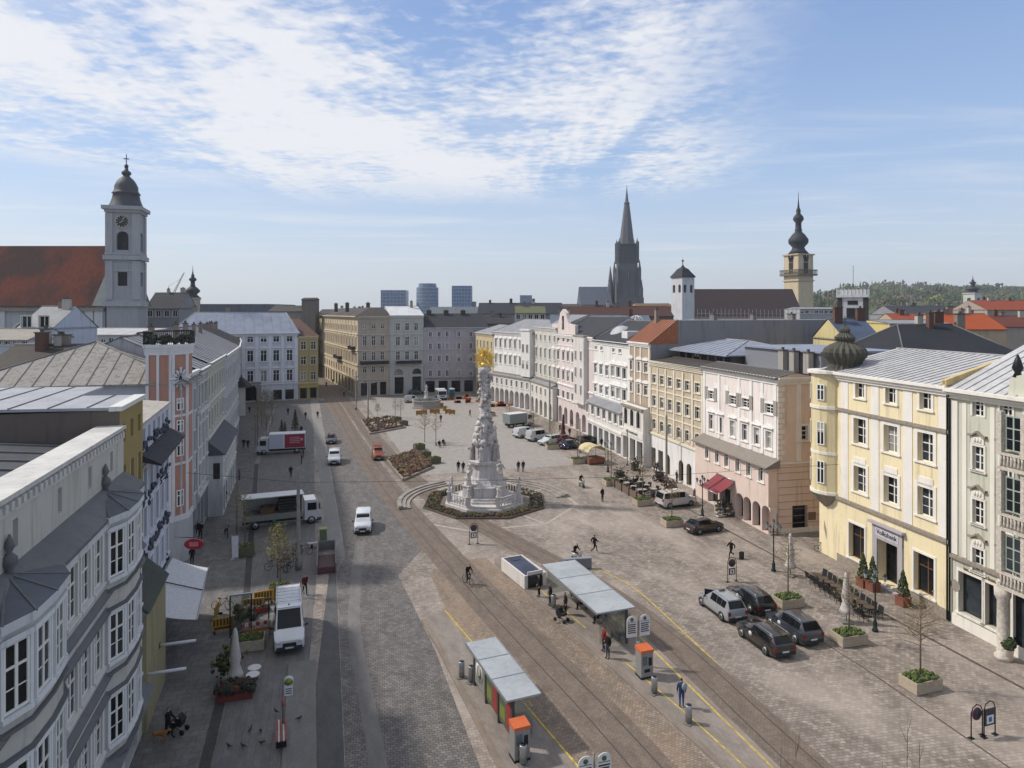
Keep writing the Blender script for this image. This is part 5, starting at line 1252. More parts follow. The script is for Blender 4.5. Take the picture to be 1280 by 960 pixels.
for y in (37.2, 41.6, 46.0): m.box(27.6, y-.04, 0, 33.6, y+.04, .008)
struct('bay_marking', m, simple('worn_white_paint', '9a9188', .8, 0, .3, 2))
# column surroundings: pale ring, spokes, steps
CX, CY = P(606, 627)
m = MB(); pale = simple('pale_stone_line', 'a59c94', .8, 0, .2, 2)
for k in range(8):
    a = 2*pi*k/8+pi/8; m.M = Matrix.Translation((CX, CY, 0)) @ Matrix.Rotation(a, 4, 'Z'); m.box(7.4, -.14, 0, 11.0, .14, .009)
m.M = None
def arc(mb, r0, r1, a0, a1, z0, z1, n=24, mm=0):
    for k in range(n):
        p, q = a0+(a1-a0)*k/n, a0+(a1-a0)*(k+1)/n
        c = [(CX+r*math.cos(t), CY+r*math.sin(t)) for r, t in ((r0, p), (r1, p), (r1, q), (r0, q))]; mb.prism(c, z0, z1, mm)
for k in range(8):
    a, b_ = 2*pi*k/8+pi/8, 2*pi*(k+1)/8+pi/8
    for r0, r1 in ((11.0, 11.35),): m.prism([(CX+r*math.cos(t), CY+r*math.sin(t)) for r, t in ((r0, a), (r1, a), (r1, b_), (r0, b_))], 0, .009)
m.M = None; struct('paving_bands', m, pale)
m = MB()
for i, r in enumerate((9.0, 9.5, 10.0)): arc(m, r, r+.5, -.1, pi*.42, 0, .14*(i+1)); arc(m, r, r+.5, pi*.6, pi*1.02, 0, .14*(i+1))
struct('steps', m, simple('step_stone', '8d857e', .85, 0, .25, 1.5))
# hill behind the right half
m = MB(); NU, NV = 60, 8; pts = []
for j in range(NV):
    Zh = 900+j*160
    for i in range(NU):
        u = 860+i*14
        e = max(0, min(1, (u-905)/160)); base = [392, 384, 377, 371, 367, 364, 362, 362][j]
        v = 392-(392-base)*e*(1+.18*noise.noise(Vector((i*.13, j*.3, 1))))+(2 if u > 1180 else 0); x, y = at(u, Zh); pts.append((x, y, zat(v, Zh)-1))
m.faces(pts, [(j*NU+i, j*NU+i+1, (j+1)*NU+i+1, (j+1)*NU+i) for j in range(NV-1) for i in range(NU-1)], 0, True)
struct('hill', m, simple('hill_grass', '4a5634', .95, 0, .3, .01))
def leafmat(name, a, b_, sc=.5):
    mt, nt, bs = new_mat(name); f = noi(nt, pos(nt), sc, 4, .7); nt.links.new(ramp(nt, f, [(.3, lin(a)), (.7, lin(b_))]).outputs[0], bs.inputs['Base Color']); bs.inputs['Roughness'].default_value = .8; bs.inputs['Specular IOR Level'].default_value = .2; return mt
HL = [leafmat('wood_a', '3c4a2a', '5f6c38', .03), leafmat('wood_b', '35402c', '4d5636', .03), leafmat('wood_c', '5d5140', '786a52', .03), leafmat('wood_d', '69733a', '7f8744', .03)]
m = MB(); rr = random.Random(5)
for i in range(1500):
    j = rr.random()**.8; u = rr.uniform(960, 1300) if rr.random() < .93 else rr.uniform(890, 980); Zh = 880+j*1080
    jj = j*6.75; j0 = int(jj); bs_ = [392, 384, 377, 371, 367, 364, 362, 362]; base = bs_[j0]+(bs_[j0+1]-bs_[j0])*(jj-j0); e = max(0, min(1, (u-905)/160))
    clump = noise.noise(Vector((u*.02, j*4, 3)))
    if clump < -.25 and rr.random() < .75: continue
    v = 392-(392-base)*e+(2 if u > 1180 else 0); x, y = at(u, Zh); z = zat(v, Zh)-1; hh = rr.uniform(8, 17)*(1+.7*clump)*(1.35 if rr.random() < .12 else 1); w = hh*rr.uniform(.3, .5); mm = rr.choices((0, 1, 2, 3), (.35, .25+.2*(clump > .1), .22, .22*(clump < .15)+.02))[0]
    if rr.random() < .13: m.lathe([(w*.5, 0), (w*.36, hh*.5), (.2, hh*1.3)], 5, 1, (x, y, z)); continue
    for q in range(10):
        m.ball((x+rr.gauss(0, w*.45), y+rr.gauss(0, w*.45), z+hh*rr.uniform(.2, .95)), (w*rr.uniform(.18, .42),)*2+(w*rr.uniform(.18, .38),), 5, 4, mm, False, .8, i+q*3.1)
tag(m.build('wood', HL), 'mixed spring woodland covering the hill on the right horizon', 'woodland', kind='stuff')
for (u, v, Zh, w) in ((1180, 377, 1500, 26), (1150, 368, 1800, 40), (1080, 370, 1500, 14), (1265, 360, 1900, 40)):
    x, y = at(u, Zh); t = thing('hillside_villa', 'white villa among the trees on the hill, photo column %d' % u if 0 else {1180: 'long white villa low on the wooded hill', 1150: 'broad white building high on the wooded hill', 1080: 'small white villa above the lookout tower', 1265: 'dark roofed villa at the hill crest on the right'}[u], 'house', (x, y, 0), -TH); z = zat(v, Zh)
    m = MB(); m.box(-w/2, 0, z-14, w/2, 12, z); m.build('wall', plaster('c9c6c0'), t); m = MB(); roof_gable(m, -w/2, w/2, 0, 12, z, 5, 0, 1, .8, 0); m.build('roof', [tiles('5a4a44', '6b5750', 2), plaster('c9c6c0')], t)

# pale spring air over the whole city
m = MB(); m.box(-1500, -300, -1.2, 2600, 2700, 190); o = tag(m.build('haze', []), kind='stuff')
mt = bpy.data.materials.new('haze'); mt.use_nodes = True; nt = mt.node_tree; nt.nodes.clear(); ou = nt.nodes.new('ShaderNodeOutputMaterial'); vp = nt.nodes.new('ShaderNodeVolumePrincipled')
vp.inputs['Color'].default_value = (.82, .88, .96, 1); vp.inputs['Density'].default_value = .00015; vp.inputs['Anisotropy'].default_value = .2; nt.links.new(vp.outputs[0], ou.inputs['Volume']); o.data.materials.append(mt)
# ================= monument, fountain, beds =================
STONE = plaster('cac5c2', .5, .95, 'monument_marble'); STONE_D = plaster('a39b97', .45, .95, 'weathered_marble')
def statue(mb, c, h, m=0, seed=0, lean=0):
    r = random.Random(seed); s = h/1.8
    mb.lathe([(.30*s, 0), (.33*s, .1*s), (.27*s, .5*s), (.23*s, .85*s), (.21*s, 1.0*s), (.27*s, 1.25*s), (.25*s, 1.42*s), (.09*s, 1.5*s), (.08*s, 1.56*s)], 8, m, c, True, r.random()*3, .07)
    mb.ball((c[0], c[1], c[2]+1.68*s), (.115*s, .12*s, .15*s), 8, 6, m)
    a = r.random()*6.28
    for q in (1, -1):
        sx, sy = math.cos(a)*.26*s*q, math.sin(a)*.26*s*q
        e = Vector((c[0]+sx*1.7, c[1]+sy*1.7, c[2]+(1.05+r.uniform(-.1, .25))*s)); hnd = e+Vector((r.uniform(-.2, .2), r.uniform(-.25, .1), r.uniform(-.1, .35)))*s
        mb.tube([(c[0]+sx*.8, c[1]+sy*.8, c[2]+1.36*s), e, hnd], [.085*s, .07*s, .05*s], 6, m)
    mb.tube([(c[0]-.2*s*math.sin(a), c[1]+.2*s*math.cos(a), c[2]+1.3*s), (c[0]+.25*s*math.sin(a), c[1]-.25*s*math.cos(a), c[2]+.5*s)], [.1*s, .14*s], 6, m)
t = thing('column_monument', 'tall white baroque cloud column crowned by a golden sunburst', 'monument', (CX, CY, 0), -TH)
def octa(r, ph=pi/8): return [(r*math.cos(2*pi*k/8+ph), r*math.sin(2*pi*k/8+ph)) for k in range(8)]
m = MB(); m.prism(octa(5.0), 0, .3); m.prism(octa(4.7), .3, .55); m.prism(octa(3.5), .55, .8); m.prism(octa(3.2), .8, 1.05); m.build('stepped_base', [STONE], t)
m = MB()
for k in range(8):
    a, b_ = octa(4.5)[k], octa(4.5)[(k+1) % 8]; A_, B_ = Vector(a), Vector(b_)
    if k not in (5,):
        m.tube([(*A_, 1.45), (*B_, 1.45)], .1, 4, 0, False); n = 7
        for q in range(1, n): p = A_.lerp(B_, q/n); m.lathe([(.06, 0), (.1, .2), (.05, .5), (.09, .88)], 6, 0, (p.x, p.y, .55))
m.build('balustrade', [STONE], t)
for k in range(8):
    a = octa(4.5)[k]; m = MB(); m.box(a[0]-.24, a[1]-.24, .55, a[0]+.24, a[1]+.24, 1.6); m.box(a[0]-.3, a[1]-.3, 1.6, a[0]+.3, a[1]+.3, 1.72); statue(m, (a[0], a[1], 1.72), 1.15, 0, k+40); m.build('balustrade_post', [STONE], t)
m = MB()
m.prism(octa(2.6), 1.05, 2.1); m.prism(octa(2.7), 2.1, 2.25)
for k in range(4):
    m.M = Matrix.Rotation(k*pi/2+pi/4, 4, 'Z'); m.box(1.3, -.55, 1.05, 3.1, .55, 2.35); m.box(1.3, -.6, 2.35, 3.2, .6, 2.5)
m.M = None
m.lathe([(2.3, 2.25), (2.0, 2.6), (1.65, 3.2), (1.5, 4.0), (1.55, 4.7)], 8, 0, (0, 0, 0), False, pi/8); m.lathe([(1.65, 4.7), (1.95, 4.8), (2.0, 5.1), (1.85, 5.2)], 8, 0, (0, 0, 0), False, pi/8)
m.lathe([(1.45, 5.2), (1.3, 5.6), (1.2, 7.6), (1.35, 7.7)], 8, 0, (0, 0, 0), False, pi/8)
for k in range(8):
    m.M = Matrix.Rotation(2*pi*k/8, 4, 'Z'); m.box(-.25, -1.34, 5.4, .25, -1.1, 7.6)
m.M = None
m.build('pedestal', [STONE], t)
for k in range(4):
    m = MB(); a = k*pi/2+pi/4; statue(m, (2.6*math.cos(a), 2.6*math.sin(a), 2.5), 2.1, 0, k+3); m.build('statue', [STONE], t)
for k in range(6):
    m = MB(); a = k*pi/3+.3; statue(m, (1.55*math.cos(a), 1.55*math.sin(a), 5.2), 2.0, 0, k+13); m.build('statue', [STONE_D if k % 2 else STONE], t)
m = MB(); rr = random.Random(3)
m.lathe([(1.5, 7.6), (1.2, 8.6), (.7, 9.8), (.55, 12), (.5, 15.6), (.85, 16.0), (.5, 16.4)], 12, 0, (0, 0, 0))
for i in range(330):
    z = 7.2+9.2*rr.random()**1.5; rad = 1.35*(1-(z-7.2)/2.6)+.62*((z-7.2)/2.6) if z < 9.8 else .6+.12*math.sin(z*2.6)
    a = rr.random()*6.28 if rr.random() < .4 else z*1.9+rr.choice((0, pi))+rr.gauss(0, .5)
    s = rr.uniform(.16, .4)*(1.1 if z < 9.6 else .68); m.ball((rad*math.cos(a), rad*math.sin(a), z), (s, s, s*rr.uniform(.7, 1.2)), 7, 5, 1 if rr.random() < .25 else 0, True, .5, i)
for i in range(9):
    z = 7.6+i*.2 if i < 6 else 9.5+(i-6)*2; a = i*2.2; rad = 1.3 if i < 6 else .62; statue(m, (rad*math.cos(a), rad*math.sin(a), z), 1.05 if i < 6 else .8, 0, i)
m.build('cloud_column', [STONE, STONE_D], t)
m = MB(); zc = 17.4
for i in range(60):
    a = 2*pi*i/60; L = rr.uniform(.8, 1.85); e = rr.gauss(0, .18)
    m.tube([(.3*math.cos(a), e*.3, zc+.3*math.sin(a)), (L*math.cos(a), e, zc+L*math.sin(a)*.95)], [.09, .03], 4, 0, False)
for i in range(30):
    d = Vector((rr.gauss(0, 1), rr.gauss(0, 1), rr.gauss(0, 1))).normalized(); m.tube([d*.3+Vector((0, 0, zc)), d*rr.uniform(1.0, 1.7)+Vector((0, 0, zc))], [.1, .03], 4, 0, False)
m.ball((0, 0, 16.6), (.6, .6, .45), 10, 6, 0, True, .3); statue(m, (-.35, -.1, 16.75), 1.3, 0, 5); statue(m, (.35, -.1, 16.75), 1.3, 0, 9); m.ball((0, -.05, 18.3), (.25, .2, .2)); m.build('sunburst', [GOLD], t)
# octagonal flower bed
soil = simple('bed_soil', '42342a', .95, 0, .4, 3)
FL = [simple('plant_green', '4c5a33', .85, 0, .4, 8), simple('plant_dark', '353c2a', .85, 0, .4, 8), simple('plant_rust', '5c4030', .85, 0, .4, 8), simple('petal_white', 'a9a598', .8), simple('petal_violet', '4f3d50', .8), simple('petal_yellow', '80693c', .8), simple('mulch', '5e4a3a', .95, 0, .4, 6)]
rr = random.Random(8)
m = MB(); o1, o0 = octa(7.6), octa(5.9)
for k in range(8): m.prism([o0[k], o1[k], o1[(k+1) % 8], o0[(k+1) % 8]], 0, .22)
t = thing('flower_bed', 'octagonal ring flower bed planted around the white column', 'flower bed', (CX, CY, 0), -TH); m.build('soil', [soil], t)
m = MB()
for i in range(1500):
    k = rr.randrange(8); a, b_ = Vector(o0[k]).lerp(Vector(o1[k]), rr.uniform(.08, .92)), None
    f = rr.uniform(.08, .92); p = Vector(o0[k]).lerp(Vector(o1[k]), f).lerp(Vector(o0[(k+1) % 8]).lerp(Vector(o1[(k+1) % 8]), f), rr.random())
    sec = int((math.atan2(p.y, p.x)+pi)*3.2); rs = random.Random(sec); mat = rr.choice((rs.randrange(7), 6, 6, 1, 1, 0, 2)); s = rr.uniform(.06, .17); m.ball((p.x, p.y, .24+s*.5), (s, s, s*1.1), 5, 4, mat, False, .5, i)
m.build('flowers', FL, t)
m = MB()
for k in range(8): a, b_ = o1[k], o1[(k+1) % 8]; m.tube([(*a, .12), (*b_, .12)], .12, 4, 0, False)
m.build('kerb_edge', [simple('brown_kerb', '5f554d', .8)], t)
# raised parterre beds with heaps of plants along the tram line
def bed(poly, label, n, seed, cols):
    rr = random.Random(seed); cx = sum(p[0] for p in poly)/len(poly); cy = sum(p[1] for p in poly)/len(poly); t = thing('flower_bed', label, 'flower bed', (cx, cy, 0), 0, 'parterre beds beside the tram line')
    pl = [(p[0]-cx, p[1]-cy) for p in poly]; m = MB(); m.prism(pl, 0, .3); m.build('soil', [soil], t); m = MB(); q = len(pl)
    tri = []
    for i in range(1, q-1): tri.append((pl[0], pl[i], pl[i+1]))
    ar = [abs((b_[0]-a[0])*(c[1]-a[1])-(c[0]-a[0])*(b_[1]-a[1])) for a, b_, c in tri]
    for i in range(n):
        a, b_, c = rr.choices(tri, ar)[0]; u, v = rr.random(), rr.random()
        if u+v > 1: u, v = 1-u, 1-v
        x = a[0]+(b_[0]-a[0])*u+(c[0]-a[0])*v; y = a[1]+(b_[1]-a[1])*u+(c[1]-a[1])*v
        w = noise.noise(Vector((x*.5, y*.3, seed))); k = cols[int((w+1)*1.8*len(cols)) % len(cols)]; s = rr.uniform(.12, .32); m.ball((x*.96, y*.96, .3+s*.5), (s, s, s*.9), 5, 4, k, False, .5, i)
    m.build('plants', FL, t)
    m = MB()
    for i in range(q): m.tube([(*pl[i], .18), (*pl[(i+1) % q], .18)], .18, 4, 0, False)
    m.build('edging', [simple('pale_kerb', '8b837b', .8)], t)
px = lambda *q: [P(u, v) for u, v in q]
bed(px((452, 527), (492, 521), (506, 535), (463, 543)), 'far raised bed of brown shrubs near the fountain', 420, 4, (2, 6, 6, 6, 2, 3))
bed(px((484, 576), (520, 564), (541, 585), (504, 601)), 'near raised bed of mixed rust and yellow flowers by the steps', 800, 7, (2, 6, 2, 6, 6, 5, 2, 1))
# fountain
fx, fy = P(533, 509); t = thing('fountain', 'octagonal grey stone fountain basin with statue on a pillar', 'fountain', (fx, fy, 0))
m = MB(); m.prism(octa(3.9), 0, .3); m.prism(octa(3.5), .3, 1.6); m.prism(octa(3.7), 1.6, 1.85); m.build('basin', [STONE_D], t)
m = MB(); m.prism(octa(3.3), 1.851, 1.86); m.build('water', [glass_mat('fountain_water', '4b5759', .05)], t)
m = MB(); m.lathe([(.7, 1.86), (.6, 2.4), (.42, 2.6), (.38, 3.6), (.55, 3.8)], 10, 0); statue(m, (0, 0, 3.8), 1.7, 0, 2); m.build('statue', [STONE], t)

# ================= planters and young trees =================
WOOD = tiles('c4b49d', 'd0c2ad', 6, 'planter_planks'); WOODD = tiles('6e6a52', '7a765d', 6, 'mossy_planks'); GREEN = [simple('herb_a', '515e2e', .85, 0, .4, 8), simple('herb_b', '414f26', .85, 0, .4, 8), simple('herb_c', '6a7238', .85, 0, .4, 8)]
def planter_src(wood, sx=2.05, sy=1.3, h=.75, name='planter', label='x', seed=1, dense=130):
    t = thing(name, label, 'planter'); m = MB()
    for k in range(4):
        z0 = .04+k*(h-.04)/4; z1 = z0+(h-.04)/4-.012
        m.box(-sx/2, -sy/2, z0, sx/2, -sy/2+.06, z1); m.box(-sx/2, sy/2-.06, z0, sx/2, sy/2, z1); m.box(-sx/2, -sy/2+.061, z0, -sx/2+.06, sy/2-.061, z1); m.box(sx/2-.06, -sy/2+.061, z0, sx/2, sy/2-.061, z1)
    for x in (-1, 1):
        for y in (-1, 1): m.box(x*(sx/2-.1)-.05, y*(sy/2-.1)-.05, 0, x*(sx/2-.1)+.05, y*(sy/2-.1)+.05, h-.03)
    m.build('box', [wood], t); m = MB(); m.box(-sx/2+.07, -sy/2+.07, .1, sx/2-.07, sy/2-.07, h-.08); m.build('soil', [soil], t)
    r = random.Random(seed); m = MB()
    for i in range(dense): s = r.uniform(.05, .16); m.ball((r.uniform(-.43, .43)*sx, r.uniform(-.42, .42)*sy, h-.08+s*.6), (s, s, s*1.2), 5, 4, r.choice((0, 0, 1, 1, 2)), False, .5, i)
    m.build('herbs', GREEN, t); return t
BARK = simple('grey_bark', '6d6152', .9, 0, .3, 10); TWIG = simple('twig_brown', '7b6a50', .9, 0, .2, 10); BUD = simple('spring_leaf', '7b783c', .8, 0, .35, 6); BUDG = simple('fresh_leaf', '5c6a30', .8, 0, .4, 6)
def tree_src(label, seed, h=4.9, th=1.7, spread=1.5, nb=24, leaves=0, lm=None, name='young_tree'):
    r = random.Random(seed); t = thing(name, label, 'tree'); m = MB()
    m.tube([(0, 0, 0), (.02, .02, th), (r.uniform(-.05, .05), r.uniform(-.05, .05), h*.75), (0.05, 0, h)], [.055, .048, .03, .006], 7, 0); m.build('trunk', [BARK], t)
    m = MB(); tips = []
    def branch(p, d, L, rad, lev):
        q = p; pts = [p]
        for k in range(3): d = (d+Vector((r.gauss(0, .16), r.gauss(0, .16), r.gauss(.03, .1)))).normalized(); q = q+d*L/3; pts.append(q)
        m.tube(pts, [rad, rad*.75, rad*.5, rad*.2], 4, 0, False, False)
        tips.extend(pts[1:])
        if lev < 2:
            for k in range(3 if lev == 0 else 2):
                b_ = pts[r.choice((1, 2, 2, 3))]; dd = (d+Vector((r.gauss(0, .6), r.gauss(0, .6), r.gauss(.1, .4)))).normalized(); branch(b_, dd, L*r.uniform(.4, .6), rad*.5, lev+1)
    for i in range(nb):
        z = th+(h-th)*(i/nb)**.9*.92; a = i*2.4+r.random()*.6; L = spread*(1-.6*(z-th)/(h-th))*r.uniform(.75, 1.1); branch(Vector((0, 0, z)), Vector((math.cos(a), math.sin(a), r.uniform(.2, .6))).normalized(), L, .026, 0)
    for i in range(leaves):
        p = r.choice(tips)+Vector((r.gauss(0, .09), r.gauss(0, .09), r.gauss(0, .09))); a = r.random()*6.28; s = r.uniform(.035, .08); d1 = Vector((math.cos(a), math.sin(a), r.uniform(-.6, .6)))*s; d2 = Vector((-math.sin(a), math.cos(a), r.uniform(-.6, .6)))*s
        m.poly([p-d1, p-d2, p+d1, p+d2], 1)
    m.build('crown', [TWIG, lm or BUD], t); return t
pl0 = planter_src(WOOD, label='pale plank planter box nearest the viewer with a bare round tree', seed=2)
tr0 = tree_src('bare round-crowned young tree in the nearest pale planter', 4, 5.0, 1.9, 1.6, 40, 40)
tr1 = tree_src('bare young tree b', 9, 4.6, 1.7, 1.2, 30, 60); tr2 = tree_src('bare young tree c', 21, 5.4, 2.0, 1.0, 28, 90)
PG = 'pale plank planters along the right side'; TG = 'young trees in the plank planters'
tag(pl0, group=PG); tag(tr0, group=TG)
def setp(o, x, y, z=0, rz=0): o.location = (x, y, z); o.rotation_euler = (0, 0, rz)
x, y = P(1148, 863); setp(pl0, 35.7, 33.05, 0, .03); setp(tr0, 35.7, 33.05, .6)
RP = [(1061, 803, 'pale planter box beside the lamp and closed parasol before the yellow house', 'thin bare tree in the planter behind the lamp by the yellow house', tr1),
      (985, 757, 'pale planter box next to the row of black chairs', 'slim bare tree in the planter by the black chair row', tr2),
      (840, 657, 'pale planter box between white minivan and dark parked hatchback', 'bare tree standing before the white minivan', tr1),
      (803, 631, 'pale planter box at the near end of the cafe tables', 'bare tree at the near end of the cafe tables', tr2),
      (764, 606, 'pale planter box at the far end of the cafe terrace', 'bare tree at the far end of the cafe terrace', tr1),
      (722, 579, 'pale planter box in front of the yellow market stall', 'bare tree in front of the yellow market stall', tr2),
      (690, 561, 'pale planter box before the white and teal car', 'thin tree before the white and teal car', tr1),
      (667, 549, 'pale planter box between the white van and the grey van', 'thin tree between the white van and the grey van', tr2),
      (637, 531, 'pale planter box hiding the far white lorry cab', 'thin tree by the far lorry cab', tr1),
      (613, 520, 'small planter box half hidden behind the golden column', 'thin tree half hidden behind the golden column', tr2)]
for i, (u, v, l1, l2, src) in enumerate(RP):
    x, y = P(u, v); clone(pl0, (x, y), R.uniform(-.05, .05), l1, PG); c = clone(src, (x, y, .6), R.random()*6, l2, TG) if src not in () else None
for src, (u, v), l1, l2 in ((tr1, (310, 812), 'brown planter box beside the white parasol and road-works barriers', 'sparse tree above the brown planter box'), (tr2, (306, 694), 'mossy planter box beside the white banner', 'bare tree in the mossy planter beside the banner')): pass
TL = 'planters on the left market pavement'
pm = planter_src(WOODD, 1.7, 1.2, .95, label='mossy green planter box beside the upright white banner', seed=5, dense=40); tag(pm, group=TL); x, y = P(306, 694); setp(pm, x, y); setp(tr2, x, y, .8); tag(tr2, 'bare tree in the mossy planter beside the white banner', group='young trees on the left pavement')
x, y = P(350, 745); c = clone(pm, (x, y), 0, 'dark planter box directly behind the white ladder van', TL); setp(tr1, x, y, .7); tag(tr1, 'leafless sapling in the planter behind the ladder van', group='young trees on the left pavement')
c = clone(pl0, (*P(311, 810),), .0, 'brownish plank planter beside the closed white parasol on the left', TL)
tg = tree_src('yellow green leafing tree beside the parked bicycles', 33, 4.6, 1.4, 1.3, 30, 1300, BUD); x, y = P(347, 722); setp(tg, x, y, 0); tag(tg, group='young trees on the left pavement')
# trees and conifers further along the left market pavement
def conifer_src(label, seed, h, w, mats, name='conifer'):
    r = random.Random(seed); t = thing(name, label, 'tree'); m = MB(); m.tube([(0, 0, 0), (0, 0, h*.9)], [.09, .02], 6); m.build('trunk', [BARK], t); m = MB()
    for i in range(520):
        f = r.random()**.8; z = h*(.08+.9*f); rad = w*(1-f)**.8*r.uniform(.35, 1.08); a = r.random()*6.28; s = r.uniform(.06, .15)
        d = Vector((math.cos(a), math.sin(a), -.35)); p = Vector((rad*math.cos(a), rad*math.sin(a), z)); n = Vector((-math.sin(a), math.cos(a), 0)); m.poly([p-n*s, p+d*s*1.8, p+n*s, p-d*s*1.2+Vector((0, 0, s))], r.randrange(len(mats)))
    m.build('crown', mats, t); return t
CON = [simple('fir_a', '39462a', .85, 0, .3, 5), simple('fir_b', '2b361f', .85, 0, .3, 5), simple('fir_c', '56602f', .85, 0, .3, 5)]
cf = conifer_src('taller green conical conifer beyond the red and white lorry', 3, 4.4, 1.0, CON); x, y = P(369, 541); setp(cf, x, y)
c = clone(cf, P(352, 545), 1, 'small bushy conifer left of the taller conical one', None, scale=.7)
c = clone(cf, P(356, 543), 2, 'low round conifer between its two neighbours', None, scale=.55)
BT = [('reddish bare tree left of the red and white lorry', 322, 545, tr0, 1.3), ('bare tree close behind the lorry cab', 333, 552, tr1, 1.1), ('leafing tree in front of the palace portal', 331, 520, tg, 1.25), ('taller bare tree beside the leafing palace tree', 340, 527, tr0, 1.3), ('small bare tree in the middle of the far planted area', 327, 533, tr1, 1.0), ('bare tree nearest the far left facades', 319, 556, tr2, 1.0), ('bare street tree on the left pavement before the market truck', 296, 668, tr2, 1.0)]
for lab, u, v, src, s in BT: clone(src, P(u, v), R.random()*6, lab, 'trees on the left market pavement', scale=s)
MT = [('lone bare tree beside the near parterre bed', 531, 553, tr0, 1.15), ('bare tree close to the seated bench group', 545, 556, tr2, 1.1), ('thin sapling left of the fountain planters', 494, 522, tr1, .95), ('thin sapling right of its twin behind the far parterre bed', 501, 524, tr1, 1.0), ('yellow budding low tree left of the fountain', 472, 520, tg, .6)]
for lab, u, v, src, s in MT: clone(src, P(u, v), R.random()*6, lab, 'trees near the parterre beds', scale=s)
for lab, u, v in (('dark planter box at the end of the far parterre bed', 496, 527), ('grey planter box at the corner of the far parterre bed', 504, 532), ('planter box with blue flowers above the near parterre bed', 531, 572), ('planter box with yellow shrubs by the near parterre bed', 543, 579), ('planter box at the top of the near parterre bed', 524, 562)): clone(pm, P(u, v), .3, lab, 'planters round the parterre beds')

# ================= street furniture =================
IRON = simple('lamp_green_iron', '22302f', .5, .3, .15, 5); LGLASS = glass_mat('lamp_glass', '9aa5a8', .15, .6)
def lamp_src(label):
    t = thing('street_lamp', label, 'street lamp'); m = MB()
    m.lathe([(.22, 0), (.22, .12), (.14, .25), (.15, .6), (.09, .8), (.06, 1.0), (.05, 3.6), (.08, 3.7), (.04, 3.8), (.03, 4.1)], 10, 0)
    m.build('post', [IRON], t); m = MB()
    for k in range(4):
        a = k*pi/2+.4; c, s = math.cos(a), math.sin(a); m.tube([(0, 0, 3.55), (.3*c, .3*s, 3.45), (.62*c, .62*s, 3.55), (.62*c, .62*s, 3.72)], .022, 5)
    m.build('arm', [IRON], t)
    for k in range(5):
        a = k*pi/2+.4; c, s = (math.cos(a)*.62, math.sin(a)*.62) if k < 4 else (0, 0); z = 3.72 if k < 4 else 4.1
        m = MB(); m.lathe([(.07, 0), (.14, .34)], 6, 0, (c, s, z), False); m.lathe([(.17, .34), (.08, .46), (.02, .56)], 6, 1, (c, s, z), False); m.build('lantern', [LGLASS, IRON], t)
    return t
lp = lamp_src('ornate dark lamp post right beside the black chair row'); x, y = P(967, 714); setp(lp, x, y); tag(lp, group='ornate lamp posts')
for u, v, l in ((1094, 789, 'ornate lamp post in front of the yellow house entrance'), (878, 645, 'ornate lamp post behind the dark hatchback'), (760, 590, 'ornate lamp post beside the yellow market stall')): clone(lp, P(u, v), R.random(), l, 'ornate lamp posts')
def mast_src(label, h=9.0, arms=False):
    t = thing('mast', label, 'mast'); m = MB(); m.lathe([(.26, 0), (.26, .5), (.16, .6), (.14, h), (.05, h+.1)], 10, 0); m.build('pole', [GREYP], t)
    if arms:
        m = MB(); m.tube([(0, 0, h-.5), (-1.2, 0, h-.2)], .05, 5); m.box(-1.5, -.2, h-.25, -.8, .2, h-.12, 0); m.tube([(0, 0, h-.5), (1.2, 0, h-.2)], .05, 5); m.box(.8, -.2, h-.25, 1.5, .2, h-.12, 0); m.build('lamp_head', [GREYP], t)
    return t
ms = mast_src('tall grey overhead wire mast among the bicycles on the left', 9.0); x, y = P(373, 712); setp(ms, x, y); tag(ms, group='tall grey masts')
for u, v, l, s in ((687, 545, 'grey mast behind the parked vans near the pink gabled house', 1.15), (725, 566, 'thick grey mast behind the blue hatchback', .62), (784, 582, 'brownish mast in front of the glazed shop', .6), (833, 603, 'slim grey mast rising over the cafe terrace', 1.0), (809, 578, 'grey mast at the corner of the beige house', .9)): clone(ms, P(u, v), 0, l, 'tall grey masts', scale=s)
m2 = mast_src('twin-armed light mast near the far parterre bed', 8, True); x, y = P(460, 524); setp(m2, x, y)
clone(m2, P(445, 512), 1, 'twin-armed light mast at the mouth of the side street')
wz = zat(603, depth(*P(373, 712)))
m = MB(); x0, y0 = P(373, 712)
m.tube([(-11, y0+4, wz+.6), (x0, y0, wz), (14, y0-3.2, wz-.15), (30, y0-8, wz+.3), (46.5, y0-12, wz+1.2)], .018, 4); tag(m.build('span_wire', DARKM), 'thin dark overhead wire stretched across the square', 'wire')
